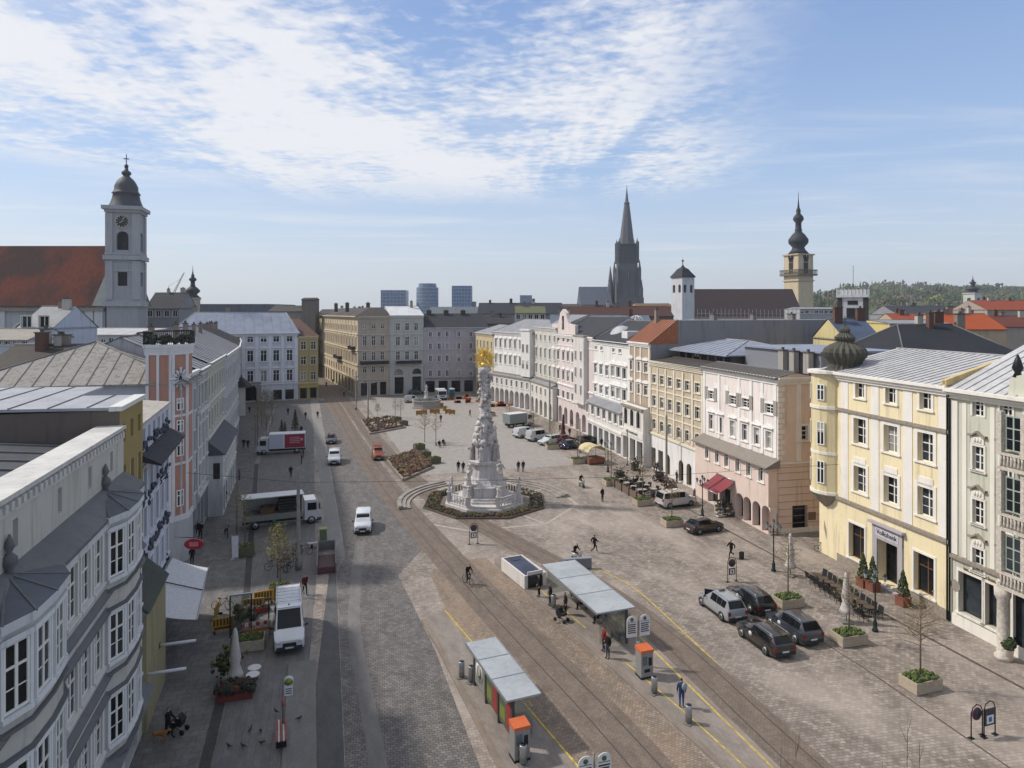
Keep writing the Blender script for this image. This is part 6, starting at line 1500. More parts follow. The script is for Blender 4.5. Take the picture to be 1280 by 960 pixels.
# tram shelters
GREYROOF = sheet_metal('a7acb0', '7d7c78', .3); GLASSC = None
def clear_glass():
    mt, nt, b = new_mat('clear_glass'); tr = nt.nodes.new('ShaderNodeBsdfTransparent'); tr.inputs[0].default_value = (.82, .87, .86, 1); gl = N(nt, 'ShaderNodeBsdfGlossy', Roughness=.05); mx = nt.nodes.new('ShaderNodeMixShader'); mx.inputs[0].default_value = .14
    nt.links.new(tr.outputs[0], mx.inputs[1]); nt.links.new(gl.outputs[0], mx.inputs[2]); nt.links.new(mx.outputs[0], nt.nodes['Material Output'].inputs['Surface']); return mt
CLEAR = clear_glass()
def shelter(label, A, B, wid, n, posters, open_right=True):
    A = Vector(A); B = Vector(B); L = (B-A).length; rz = math.atan2((B-A).y, (B-A).x); t = thing('tram_shelter', label, 'shelter', (A.x, A.y, .15), rz)
    m = MB(); m.box(0, -.05, 2.45, L, wid, 2.55)
    for k in range(1, n): m.box(L*k/n-.03, -.06, 2.551, L*k/n+.03, wid+.01, 2.575, 1)
    m.box(-.03, -.09, 2.42, L+.03, -.05, 2.58, 1); m.box(-.03, wid, 2.42, L+.03, wid+.04, 2.58, 1); m.build('roof', [GREYROOF, STEEL], t)
    for k in range(n+1):
        x = .3+(L-.6)*k/n; m = MB(); m.box(x-.06, wid-.55, 0, x+.06, wid-.4, 2.45); m.box(x-.04, .2, 2.3, x+.04, wid-.4, 2.45); m.build('post', [simple('shelter_post', '4a4642', .5)], t)
    for k in range(n):
        x0, x1 = .3+(L-.6)*k/n+.08, .3+(L-.6)*(k+1)/n-.08; m = MB(); m.box(x0, wid-.49, .25, x1, wid-.46, 2.2); m.build('glass_panel', [CLEAR], t)
        if posters and posters[k]:
            m = MB(); m.box(x0+.1, wid-.455, .35, x1-.1, wid-.43, 2.1); cx = (x0+x1)/2
            if posters[k] == 'a': m.tube([(cx, wid-.42, 1.3), (cx, wid-.41, 1.3)], .62, 20, 1); m.tube([(cx, wid-.41, 1.3), (cx, wid-.40, 1.3)], .4, 20, 0); m.box(cx-.06, wid-.42, 1.1, cx+.06, wid-.395, 1.6, 1); m.box(x0+.1, wid-.43, 1.75, x0+.9, wid-.42, 2.05, 2)
            else: m.box(x0+.1, wid-.43, .4, cx-.2, wid-.42, 2.0, 2); m.box(cx, wid-.43, .6, x1-.2, wid-.42, 1.3, 3)
            m.build('poster', [simple('poster_grey', '7f817b', .5) if posters[k] == 'a' else simple('poster_green', '4d5a44', .5), simple('poster_white', 'dad8d2', .5), simple('poster_red', '8f2a33', .5) if posters[k] != 'a' else simple('poster_teal', '2f7a63', .5), simple('poster_olive', '757a35', .5)], t)
    m = MB(); m.box(.6, wid-.9, .42, L-.6, wid-.52, .47); 
    for k in range(4): m.box(.9+k*(L-1.8)/3-.03, wid-.75, 0, .9+k*(L-1.8)/3+.03, wid-.65, .42)
    m.build('bench', [simple('bench_slats', '5c4433', .6)], t)
    m = MB(); m.box(.3, .3, .25, .33, wid-.55, 2.2); m.build('glass_panel', [CLEAR], t); m = MB(); m.box(L-.33, .3, .25, L-.3, wid-.55, 2.2); m.build('glass_panel', [CLEAR], t); return t
# roof runs from far to near; back wall stands on the left side for the first, on the right side for the second
shelter('near tram shelter with three grey roof panels and posters on its back', (11.62, 34.45), (10.92, 41.2), 1.9, 3, ['b', 'b', 'a'])
shelter('farther longer tram shelter with pale roof and waiting people', (17.75, 52.0), (18.45, 42.5), 2.85, 3, None)
ORG = simple('machine_orange', 'c8663a', .45, 0, .1); MGREY = simple('machine_grey', '8e8d8b', .45, .2, .1)
def machine_src(label):
    t = thing('ticket_machine', label, 'ticket machine'); m = MB(); m.box(-.42, -.36, 0, .42, .36, 1.62); m.box(-.44, -.38, .0, .44, .38, .12, 1); m.build('cabinet', [MGREY, DARKM], t)
    m = MB(); m.ext([(-.4, 1.62), (.4, 1.62), (.4, 1.85), (-.4, 1.78)], -.45, .45); m.build('hood', [ORG], t); m = MB(); m.box(-.32, -.375, .85, .0, -.361, 1.4); m.box(.1, -.375, .8, .32, -.361, 1.3, 1); m.box(-.2, -.375, .4, .2, -.361, .6, 1); m.build('screen', [glass_mat('screen', '5d6668', .1), DARKM], t); return t
mc = machine_src('orange-topped ticket machine at the foot of the near shelter'); setp(mc, 10.2, 33.5, .15, .1)
clone(mc, (20.0, 38.8, .15), .05, 'orange-topped ticket machine beside the twin stop signs', None); tag(mc, group='ticket machines'); 
def bin_src(label):
    t = thing('litter_bin', label, 'litter bin'); m = MB(); m.lathe([(.19, .12), (.19, 1.0), (.17, 1.02)], 14, 0); m.lathe([(.15, 1.021), (.15, 1.03)], 14, 1); m.build('drum', [STEEL, BLACK], t); m = MB(); m.box(-.3, -.22, 0, .3, .22, .05); m.box(-.05, .15, .05, .05, .2, 1.0); m.build('stand', [GREYP], t); return t
bn = bin_src('steel cylinder bin behind the far end of the near shelter'); setp(bn, *P(577, 847, .15), .15); BG = 'steel litter bins on the tram platforms'; tag(bn, group=BG)
for u, v, l in ((589, 853, 'steel bin closest to the near shelter back wall'), (643, 925, 'steel bin hidden behind the near ticket machine'), (654, 956, 'steel bin right of the near ticket machine'), (818, 867, 'steel bin beside the right ticket machine'), (861, 904, 'steel bin nearest the man with the blue backpack'), (692, 760, 'steel bin at the far end of the long shelter')): x, y = P(u, v, .15); clone(bn, (x, y, .15), R.random(), l, BG)
SIGNW = simple('sign_white', 'd3d4d2', .4, 0, .05); SIGNT = simple('sign_print', '2f3134', .5)
def stop_sign(label, x, y, z, h, n=1, rz=0):
    t = thing('stop_sign', label, 'sign', (x, y, z), rz); m = MB(); m.tube([(0, 0, 0), (0, 0, h)], .06, 8); m.box(-.1, -.08, .6, .1, -.06, 1.6, 1); m.build('pole', [GREYP, SIGNW], t)
    for k in range(n):
        cx = (-.46 if k == 0 else .46) if n == 2 else .0; w = .36; m = MB(); z0, z1 = h-1.35, h-.35; m.box(cx-w, -.12, z0, cx+w, -.08, z1)
        q = [(cx+w*math.cos(pi*i/14), z1+w*math.sin(pi*i/14)) for i in range(15)]; nq = len(q); m.faces([(a, -.12, b_) for a, b_ in q]+[(a, -.08, b_) for a, b_ in q], [tuple(range(nq)), tuple(range(2*nq-1, nq-1, -1))]+[(i, nq+i, nq+i+1, i+1) for i in range(nq-1)])
        m.tube([(cx, -.121, z1+.12), (cx, -.13, z1+.12)], .12, 14, 2)
        for i in range(5): m.box(cx-w*.8, -.128, z0+.25+i*.13, cx+w*.8*(1-.15*(i % 2)), -.121, z0+.32+i*.13, 1)
        m.box(cx-w*.85, -.127, z1-.06, cx+w*.85, -.121, z1-.03, 1)
        m.build('panel', [SIGNW, SIGNT, simple('sign_green', '4c5d3c', .5)], t)
    return t
x, y = P(797, 832, .15); stop_sign('tram stop sign with two round-topped white panels', x, y, .15, 3.3, 2)
x, y = 12.4, 29.0; stop_sign('tram stop sign cut off by the bottom picture edge', x, y, .15, 2.6, 2)
x, y = P(354, 915, .1); t = thing('bus_stop_sign', 'white bus stop sign with a yellow green disc on the left sidewalk', 'sign', (x, y, .11), 0)
m = MB(); m.tube([(0, 0, 0), (0, 0, 2.9)], .06, 8); m.tube([(0, 0, 1.4), (0, 0, 1.9)], .09, 8, 1); m.build('pole', [GREYP, simple('notice_red', 'a06a62', .6)], t)
m = MB(); m.box(.06, -.03, 1.95, .5, .03, 2.75); m.tube([(.28, -.03, 2.75), (.28, .03, 2.75)], .26, 16, 0); m.tube([(.28, -.045, 2.7), (.28, -.031, 2.7)], .2, 16, 1)
for i in range(3): m.box(.12, -.04, 2.05+i*.12, .44, -.031, 2.1+i*.12, 2)
m.build('panel', [SIGNW, simple('disc_green', '7d8a2f', .5), SIGNT], t)
x, y = P(353, 941); t = thing('bench', 'red and white slatted bench on the left sidewalk', 'bench', (x-.1, y+1.1, .11), pi/2+.05); m = MB()
for k in range(5): m.box(-1.0, -.28+k*.12, .42, 1.0, -.19+k*.12, .46, k % 2)
m.build('seat', [simple('bench_red', '8a4640', .6), simple('bench_white', 'b9b2ab', .6)], t)
for q in (-.8, .8): m = MB(); m.box(q-.04, -.25, 0, q+.04, .28, .42); m.build('leg', [DARKM], t)
def parking_sign(label, u, v, rz=0, h=2.0, kind='P'):
    x, y = P(u, v); t = thing('frame_sign', label, 'sign', (x, y, 0), rz); m = MB(); w = .42
    m.tube([(-w, 0, 0), (-w, 0, h-.4), (-w*.7, 0, h-.12), (0, 0, h), (w*.7, 0, h-.12), (w, 0, h-.4), (w, 0, 0)], .032, 6); m.box(-w-.15, -.12, 0, -w+.15, .12, .03); m.box(w-.15, -.12, 0, w+.15, .12, .03); m.build('frame', [DARKM], t); m = MB()
    if kind in 'CB': m.tube([(0, -.03, h-.5), (0, .02, h-.5)], .34, 20, 0); m.tube([(0, -.04, h-.5), (0, -.031, h-.5)], .27, 20, 1)
    if kind in 'B': m.box(-.3, -.03, h-1.5, .3, .02, h-.95, 1); m.box(-.2, -.04, h-1.42, .2, -.031, h-1.03, 2); m.box(-.05, -.045, h-1.35, .05, -.041, h-1.1, 1)
    if kind == 'P': m.box(-.36, -.03, h-1.3, .36, .02, h-.4, 1); m.box(-.26, -.04, h-1.2, .26, -.031, h-.75, 2); m.box(-.12, -.045, h-1.1, .12, -.041, h-.85, 3)
    m.build('panel', [simple('sign_red', '6a3040', .5), simple('sign_navy', '2c3040', .5), SIGNW, simple('sign_blue', '3f5d8f', .5)], t); return t
parking_sign('dark arched frame with round no-stopping sign at the lower right', 1221, 921, .05, 1.75, 'C'); parking_sign('dark arched frame with rectangular blue and white parking sign', 1237, 920, .05, 1.9, 'P'); parking_sign('tall sign frame with disc and square behind the four parked cars', 915, 727, 0, 2.1, 'B'); parking_sign('tall sign frame standing alone in front of the column', 592, 680, 0, 2.1, 'B')
# underpass kiosk and grey box
t = thing('kiosk', 'white underpass kiosk with sloping dark glass roof', 'kiosk', (16.05, 58.2, .15), math.atan2(-4.5, .72)); L = 4.6; w = 2.0
m = MB(); m.box(0, -.02, 0, L, .12, 1.1); m.box(0, w-.12, 0, L, w, 1.1); m.box(0, .12, 0, .12, w-.12, 1.1); m.box(L-.1, .12, 0, L, .3, 1.1); m.box(L-.1, w-.3, 0, L, w-.12, 1.1); m.box(L-.1, .3, 1.35, L, w-.3, 1.1); m.build('wall', [plaster('d9d4cf')], t)
m = MB(); m.faces([(.15, .14, 1.06), (L-.15, .14, .98), (L-.15, w-.14, .98), (.15, w-.14, 1.06)], [(0, 1, 2, 3)]); m.build('glass_roof', [glass_mat('dark_glass_roof', '3c3f4d', .15)], t)
m = MB(); m.box(.5, .6, 1.05, 1.0, w-.6, 1.07); m.build('roof_lettering', [simple('sign_navy', '2c3040', .5)], t); m = MB(); m.box(L-.05, .32, .05, L-.02, w-.32, .94); m.build('door', [glass_mat('door_glass', '2e3134', .1)], t)
t = thing('partition_screen', 'low grey metal screen wall behind the long shelter', 'screen', (21.6, 56.9, 0), -.12); m = MB(); m.box(0, 0, .1, 2.4, .35, .95); m.box(-.03, -.03, .95, 2.43, .38, 1.0, 1); m.build('body', [simple('screen_grey', '77777b', .5), STEEL], t); m = MB(); m.box(.1, .05, 0, .2, .3, .1); m.box(2.2, .05, 0, 2.3, .3, .1); m.build('foot', [DARKM], t)
# white banner, market boxes, skip
x, y = P(294, 699); t = thing('banner', 'upright white cloth banner on the left pavement', 'banner', (x, y, 0), -.1); m = MB(); m.box(-.28, -.02, .15, .28, .02, 2.15); m.build('cloth', [simple('banner_white', 'c2c2cc', .6)], t); m = MB(); m.tube([(-.3, 0, 0), (-.3, 0, 2.3)], .025, 6); m.box(-.4, -.3, 0, .4, .3, .06); m.build('stand', [STEEL], t)
t = thing('stair_opening', 'framed underground stair opening with rusty red steps by the road', 'stairway', (1.25, 65.2, 0), -.02); m = MB(); m.box(-.85, -3.2, 0, -.75, 3.2, .9); m.box(.75, -3.2, 0, .85, 3.2, .9); m.box(-.75, 3.1, 0, .75, 3.2, .9); m.build('parapet', [simple('parapet_grey', '6d6a68', .7)], t)
m = MB(); 
for k in range(12): m.box(-.74, -3.1+k*.36, .02, .74, -2.78+k*.36, .5-k*.035+.1, k % 2)
m.build('stair', [simple('rust_red', '5a3434', .8), simple('dark_grey', '3f3b3b', .8)], t)
x, y = P(404, 676); t = thing('litter_bin', 'square green litter bin near the stair opening', 'litter bin', (x, y, 0)); m = MB(); m.box(-.35, -.35, .1, .35, .35, 1.2); m.box(-.38, -.38, 1.2, .38, .38, 1.3, 1); m.build('body', [simple('bin_green', '5a6652', .6), simple('lime_lid', '8a9a5a', .6)], t); m = MB(); m.box(-.3, -.3, 0, .3, .3, .1); m.build('foot', [DARKM], t)
x, y = P(399, 684); t = thing('stone_slab_bench', 'pale slab bench at the head of the stair opening', 'bench', (x, y, 0)); m = MB(); m.box(-1.1, -.25, .4, 1.1, .25, .5); m.build('seat', [simple('slab', 'a5a3a2', .6)], t); m = MB(); m.box(-.8, -.2, 0, -.6, .2, .4); m.box(.6, -.2, 0, .8, .2, .4); m.build('leg', [DARKM], t)
# awnings
def awning(label, pts, mat, rods=True):
    (a, b_, c, d) = [Vector(p) for p in pts]; t = thing('awning', label, 'awning', tuple(a)); m = MB(); n = 10; q = []
    for i in range(n+1):
        for j in range(7):
            p = a.lerp(b_, i/n).lerp(d.lerp(c, i/n), j/6); p = p+Vector((0, 0, -.12*math.sin(pi*j/6)))-a; q.append(p)
    m.faces(q, [(i*7+j, i*7+j+1, (i+1)*7+j+1, (i+1)*7+j) for i in range(n) for j in range(6)]+[(i*7+j, (i+1)*7+j, (i+1)*7+j+1, i*7+j+1) for i in range(0) for j in range(6)], 0, True); m.build('cloth', [mat], t)
    m = MB(); m.tube([d-a, c-a], .05, 6); m.tube([a-a+Vector((0, 0, .06)), b_-a+Vector((0, 0, .06))], .09, 6); m.tube([(a.lerp(b_, .52))-a+Vector((0, 0, .02)), (d.lerp(c, .52))-a+Vector((0, 0, .02))], .04, 5, 1); m.build('frame_bar', [STEEL, DARKM], t); return t
awning('large white folding awning over the left pavement', [(-10.1, 47.2, 4.3), (-10.3, 57.2, 4.3), (-7.7, 57.0, 3.3), (-7.1, 47.6, 3.3)], simple('awning_white', 'c4c3c6', .7))
f = None
awning('red sloping shop awning on the pink house', [(45.55, 66.6, 3.9), (45.85, 70.6, 3.9), (43.4, 70.4, 2.75), (43.1, 66.4, 2.75)], simple('awning_red', '7d3038', .7))
for i, (y, l) in enumerate(((45.0, 'rolled-up white awning arm nearer the white awning'), (41.6, 'rolled-up white awning arm nearer the viewer'))):
    t = thing('rolled_awning', l, 'awning', (-8.7, y, 3.0)); m = MB(); m.tube([(-.1, 0, .1), (1.9, .3, 0)], .09, 8); m.build('roll', [simple('awning_white', 'c4c3c6', .7)], t); m = MB(); m.box(-.15, -.1, -.05, -.02, .1, .25); m.build('bracket', [DARKM], t)
t = thing('oval_sign', 'red oval hanging sign before the salmon tower', 'sign', (-9.9, 59.2, 4.6), -.2); m = MB(); q = [(.75*math.cos(2*pi*k/24), .42*math.sin(2*pi*k/24)) for k in range(24)]
m.faces([(.9+a, -.05, b_) for a, b_ in q]+[(.9+a, .05, b_) for a, b_ in q], [tuple(range(24)), tuple(range(47, 23, -1))]+[(i, 24+i, 24+(i+1) % 24, (i+1) % 24) for i in range(24)]); m.box(.55, -.06, -.18, 1.25, -.051, .18, 1); m.build('plate', [simple('sign_oval_red', '9a2733', .5), simple('sign_pink', 'c9737b', .5)], t); m = MB(); m.tube([(-.6, 0, .6), (.9, 0, .5)], .03, 5); m.build('bracket', [DARKM], t)
# closed parasols
def parasol_src(label, mat, h=3.6, w=.3):
    t = thing('closed_parasol', label, 'parasol'); m = MB(); m.tube([(0, 0, 0), (0, 0, h)], .035, 8); m.box(-.4, -.4, 0, .4, .4, .12); m.build('pole', [GREYP], t); m = MB(); m.lathe([(w*1.1, .75), (w*.9, 1.0), (w*.55, 1.5), (w*.75, 1.9), (w*.5, 2.6), (w*.3, h-.2), (.05, h+.05)], 16, 0, (0, 0, 0), True, 0, .16); m.build('canopy', [mat], t); return t
pw = parasol_src('closed white parasol among tables on the left pavement', simple('parasol_cloth', 'b9b3ad', .8), 3.7, .42); x, y = P(294, 862); setp(pw, x, y); PGp = 'closed white parasols'; tag(pw, group=PGp)
clone(pw, P(988, 720), .4, 'closed white parasol behind the black chair row', PGp); clone(pw, P(1058, 778), 1.2, 'closed white parasol at the near end of the black chairs', PGp)
pr = parasol_src('closed dark red parasol by the pink house arcade', simple('parasol_wine', '4f2430', .8), 4.4, .45); x, y = P(704, 548); setp(pr, x, y)
# potted conical shrubs, box ball
def pot(label, u, v, kind, src=None):
    x, y = P(u, v); t = thing('potted_shrub', label, 'potted plant', (x, y, 0)); m = MB()
    if kind == 'cone': m.box(-.4, -.4, 0, .4, .4, .75); m.box(-.43, -.43, .65, .43, .43, .76)
    else: m.lathe([(.25, 0), (.33, .75), (.36, .8), (.3, .8)], 14, 0)
    m.build('pot', [simple('terracotta', '7a4a3a', .8) if kind == 'cone' else simple('cream_pot', 'cdbfae', .7)], t); m = MB(); r = random.Random(u)
    for i in range(420):
        if kind == 'cone': f = r.random(); z = .8+2.0*f; rad = .48*(1-f)**.75*r.uniform(.6, 1.05); a = r.random()*6.28; p = Vector((rad*math.cos(a), rad*math.sin(a), z))
        else: d = Vector((r.gauss(0, 1), r.gauss(0, 1), r.gauss(0, 1))).normalized(); p = d*.45*r.uniform(.8, 1.03)+Vector((0, 0, 1.15))
        s = r.uniform(.04, .09); m.ball(tuple(p), s, 4, 3, r.randrange(3), False)
    m.build('foliage', CON, t)
PS = 'conical shrubs in brown pots'
pot('conical shrub in a brown pot left of the bank door', 1079, 733, 'cone'); pot('conical shrub in a brown pot right of the bank door', 1129, 757, 'cone'); pot('slimmer conical shrub tight against the bank portal', 1091, 738, 'cone'); pot('clipped box ball in a cream pot by the balconies', 1260, 826, 'ball')
# black terrace chairs
def chair_src(label):
    t = thing('terrace_chair', label, 'chair'); m = MB(); m.box(-.24, -.24, .43, .24, .24, .47); m.build('seat', [BLACK], t); m = MB(); m.ext([(.2, .47), (.24, .47), (.34, .95), (.3, .95)], -.24, .24); m.build('backrest', [BLACK], t)
    for sx in (-1, 1):
        for sy in (-1, 1): m = MB(); m.tube([(sx*.21, sy*.21, 0), (sx*.2, sy*.2, .44)], .02, 5); m.build('leg', [DARKM], t)
    return t
ch = chair_src('black terrace chair in the row before the yellow house'); cg = 'black terrace chairs before the yellow house'; tag(ch, group=cg); pos_ = []
for k in range(11):
    for q in (0, 1): pos_.append((40.6-.22*k*.55+q*1.3, 48.6-k*.72, pi if q == 0 else 0))
first = True
for k, (xx, yy, a) in enumerate(pos_):
    rz = (pi/2 if a else -pi/2)+R.uniform(-.1, .1)
    if first: setp(ch, xx, yy, 0, rz); first = False
    else: clone(ch, (xx, yy), rz)
def table_src(label, top='4d4239'):
    t = thing('cafe_table', label, 'table'); m = MB(); m.lathe([(.4, .72), (.4, .76)], 18, 0, (0, 0, 0), False); m.build('top', [simple('table_top', top, .5)], t); m = MB(); m.lathe([(.25, 0), (.22, .03), (.04, .06), (.035, .72)], 10, 0); m.build('pedestal', [DARKM], t); return t
tb = table_src('small round table between the black terrace chairs'); tag(tb, group='tables between the black chairs'); setp(tb, 41.1, 48.3)
for k in range(1, 9): clone(tb, (41.15-.1*k, 48.3-k*.8))
# cafe terrace in front of the beige house
chb = clone(ch, (40.5, 78.5), .3, 'dark wicker chair on the cafe terrace by the white minivan', 'cafe terrace chairs'); tbb = table_src('round pale table on the cafe terrace by the white minivan', 'a69c92'); setp(tbb, 40, 77.6); tag(tbb, group='cafe terrace tables')
for i in range(5):
    for j in range(2):
        x, y = 39.4+j*1.9, 75.6+i*1.9
        if i or j: clone(tbb, (x, y))
        for q in range(3): a = q*2.1+R.random(); clone(chb, (x+.62*math.cos(a), y+.62*math.sin(a)), a-pi/2)
for k in range(5):
    x, y = 38.0, 74.6+k*2.1; t = thing('terrace_screen', 'brown post screen edging the cafe terrace', 'screen', (x, y, 0), pi/2, 'screens edging the cafe terrace'); m = MB(); m.box(-.9, -.03, .15, .9, .03, .95); m.build('panel', [simple('screen_brown', '6e5c50', .7)], t); m = MB(); m.box(-1.0, -.06, 0, -.9, .06, 1.05); m.build('post', [simple('post_dark', '3a2f2a', .7)], t)
# yellow market stall
x, y = P(740, 578); t = thing('market_stall', 'market stall under a pale yellow curved canopy', 'stall', (x, y, 0), .1); m = MB(); q = []
for i in range(9):
    a = pi*i/8
    for yy in (-1.6, 1.6): q.append((-1.5*math.cos(a), yy, 1.9+.9*math.sin(a)))
m.faces(q, [(2*i, 2*i+1, 2*i+3, 2*i+2) for i in range(8)], 0, True); m.faces([(q[2*i][0], 1.6, q[2*i][2]) for i in range(9)], [tuple(range(9))]); m.build('canopy', [simple('canopy_yellow', 'c9bb90', .8)], t)
m = MB()
for sx in (-1.45, 1.45):
    for sy in (-1.5, 1.5): m.box(sx-.04, sy-.04, 0, sx+.04, sy+.04, 1.9)
m.build('frame', [STEEL], t); m = MB(); m.box(-1.3, -1.7, .3, 1.3, -.8, .9); m.box(-1.2, -.6, .3, 1.2, .8, .9, 1); m.box(-1.2, -1.6, 0, 1.2, .7, .28, 1); m.build('counter', [simple('crate_orange', '8d4a34', .7), simple('stall_dark', '4c4a45', .8)], t); m = MB()
for i in range(60): m.ball((R.uniform(-1.2, 1.2), R.uniform(-1.6, -.9), .95), R.uniform(.07, .12), 5, 4, R.randrange(4), False)
m.build('produce', [FL[0], FL[5], simple('fruit_red', '8f3a2a', .6), simple('fruit_orange', 'b5702f', .6)], t)
# flower shop display at the pink house
for i, (u, v, c, l) in enumerate(((888, 622, 'a33038', 'red sign board stand by the cafe entrance'), (903, 640, '3f4a35', 'tiered flower stand under the red awning'), (913, 645, '4d4a44', 'dark plant rack beside the red awning'), (900, 646, 'cfcac2', 'white crate stand near the red awning'))):
    x, y = P(u, v); t = thing('display_stand', l, 'stand', (x, y, 0), .1); m = MB()
    for k in range(3): m.box(-.5, -.3+k*.2, .1+k*.4, .5, .3, .2+k*.4)
    m.box(-.5, .3, 0, -.44, .36, 1.7); m.box(.44, .3, 0, .5, .36, 1.7); m.build('rack', [simple('rack'+c, c, .7)], t); m = MB()
    for q in range(60): k = R.randrange(3); m.ball((R.uniform(-.45, .45), -.25+k*.2+R.uniform(0, .25), .3+k*.4+R.random()*.25), R.uniform(.06, .14), 5, 4, R.randrange(7), False, .3, q)
    m.build('flowers', FL, t)
for k, (u, v, c, l) in enumerate(((739, 546, 'dcd9d2', 'white clothes rack outside the white stucco house'), (747, 551, '23252b', 'black clothes rack outside the white stucco house'), (755, 556, '8c8a88', 'grey hat and clothes stand outside the white stucco house'), (789, 571, 'c9c6b4', 'pale mannequin pair before the glazed shop'), (803, 577, '5d6a3d', 'green mannequin group before the glazed shop'), (716, 534, '6c4a3a', 'brown goods stand at the pink arcade'))):
    x, y = P(u, v); t = thing('clothes_rack', l, 'rack', (x, y, 0), -pi/2+R.uniform(-.2, .2)); m = MB(); m.tube([(-.7, 0, 0), (-.7, 0, 1.7), (.7, 0, 1.7), (.7, 0, 0)], .03, 5); m.build('frame', [STEEL], t); m = MB()
    for q in range(9): m.ball((-.6+q*.15, 0, 1.1), (.06, .25, .5), 6, 5, R.randrange(2), True, .2, q)
    m.build('garments', [simple('garment'+c, c, .8), simple('garment_dark', '3b3636', .8)], t)
x, y = P(815, 577); t = thing('open_parasol', 'white open parasol before the blue grey shop front', 'parasol', (x-1.5, y-.5, 0)); m = MB(); m.lathe([(1.3, 2.3), (.9, 2.75), (.05, 3.1)], 10, 0); m.build('canopy', [simple('banner_white', 'c2c2cc', .6)], t); m = MB(); m.tube([(0, 0, 0), (0, 0, 3)], .03, 6); m.build('pole', [STEEL], t)
# road works on the left: yellow barriers, red-white boards, frames
YB = simple('barrier_yellow', 'b98a2a', .6, 0, .15)
def barrier_src(label):
    t = thing('barrier', label, 'barrier'); m = MB(); m.box(-.75, -.03, .15, .75, .03, 1.05); m.box(-.6, -.032, .25, .6, -.031, .4, 1)
    for k in range(6): m.box(-.65+k*.22, -.034, .5, -.53+k*.22, .034, .95, 1)
    m.build('panel', [YB, simple('barrier_gap', '4d3d1d', .8)], t); m = MB(); m.box(-.6, -.3, 0, -.5, .3, .15); m.box(.5, -.3, 0, .6, .3, .15); m.build('foot', [DARKM], t); return t
br = barrier_src('yellow plastic barrier panel facing the viewer at the road works'); GB = 'yellow barriers round the road works'; tag(br, group=GB); x, y = P(279, 790); setp(br, x, y, 0, .1)
clone(br, P(271, 772), 1.5, 'yellow barrier panel along the left side of the road works', GB); clone(br, P(317, 765), .0, 'yellow barrier panel at the far right of the road works', GB); clone(br, P(330, 755), .2, 'yellow barrier panel beside the blue frame', GB)
x, y = P(320, 795); t = thing('barrier_board', 'red and white striped road works board on posts', 'barrier', (x, y, 0), .08); m = MB()
for k in range(8): m.box(-1.0+k*.25, -.03, .75, -.75+k*.25, .03, 1.0, k % 2); m.box(-1.0+k*.25, -.03, .35, -.75+k*.25, .03, .55, 2)
m.build('board', [simple('stripe_red', 'a33a2c', .6), simple('stripe_white', 'c6c0b8', .6), simple('stripe_orange', 'b5672f', .6)], t); m = MB(); m.box(-.9, -.25, 0, -.85, .25, 1.05); m.box(.85, -.25, 0, .9, .25, 1.05); m.build('post', [GREYP], t)
x, y = P(327, 782); t = thing('site_frame', 'teal metal frame with red plate at the road works', 'frame', (x, y, 0), .1); m = MB(); m.tube([(-.5, 0, 0), (-.5, 0, 2.0), (.5, 0, 2.0), (.5, 0, 0)], .05, 6); m.build('frame', [simple('teal_frame', '3f6570', .5)], t); m = MB(); m.box(-.42, -.03, 1.0, .42, .03, 1.3); m.build('plate', [simple('stripe_red', 'a33a2c', .6)], t)
x, y = P(301, 795); t = thing('advert_frame', 'tall glass advertising frame behind the left parasol', 'frame', (x, y, 0), .05); m = MB(); m.box(-.75, -.06, 0, -.66, .06, 2.9); m.box(.66, -.06, 0, .75, .06, 2.9); m.box(-.75, -.07, 2.9, .75, .07, 3.0, 1); m.box(-.66, -.06, .2, .66, .06, .3); m.build('frame', [DARKM, STEEL], t); m = MB(); m.box(-.655, -.02, .32, .655, .02, 2.88); m.build('glass_panel', [CLEAR], t)
x, y = P(312, 768); t = thing('gravel_heap', 'heap of spoil and sacks inside the road works', 'heap', (x, y, 0)); m = MB()
for i in range(40): m.ball((R.gauss(0, .5), R.gauss(0, .4), R.uniform(.1, .5)), R.uniform(.15, .35), 6, 4, R.randrange(2), False, .4, i)
m.build('spoil', [simple('spoil_dark', '3a3632', .9), simple('spoil_brown', '594a3c', .9)], t)
# flower troughs round the parasol, flat tables
x, y = P(294, 872); t = thing('flower_trough', 'row of red potted flowers under the closed parasol', 'planter', (x, y, 0)); m = MB(); m.box(-1.0, -.4, 0, 1.0, .3, .4); m.build('trough', [simple('terracotta_red', '6e3028', .8)], t); m = MB()
for i in range(220): s = R.uniform(.07, .2); m.ball((R.uniform(-1.05, 1.05), R.uniform(-.45, .35), .4+R.random()*.55), s, 5, 4, R.choice((0, 1, 1, 2)), False, .5, i)
m.build('foliage', [FL[1], simple('dark_leaves', '2c3326', .8, var=.5), simple('rust_flower', '5c2c22', .8)], t)
x, y = P(284, 850); t = thing('potted_shrub', 'dark leafy shrub in a white tub left of the parasol', 'potted plant', (x, y, 0)); m = MB(); m.lathe([(.35, 0), (.42, .6), (.38, .6)], 14, 0); m.build('pot', [SIGNW], t); m = MB()
for i in range(160): d = Vector((R.gauss(0, .3), R.gauss(0, .3), R.gauss(0, .38))); m.ball((d.x, d.y, 1.15+d.z), R.uniform(.06, .15), 5, 4, R.randrange(3), False, .4, i)
m.build('foliage', CON, t)
tw_ = table_src('white round table top nearest the red flower trough', 'c9c7c6'); x, y = P(311, 868); setp(tw_, x, y); tag(tw_, group='white tables beside the left parasol'); clone(tw_, P(316, 858), 0, 'middle white round table beside the left parasol'); clone(tw_, P(318, 849), 0, 'white round table farthest from the red trough')
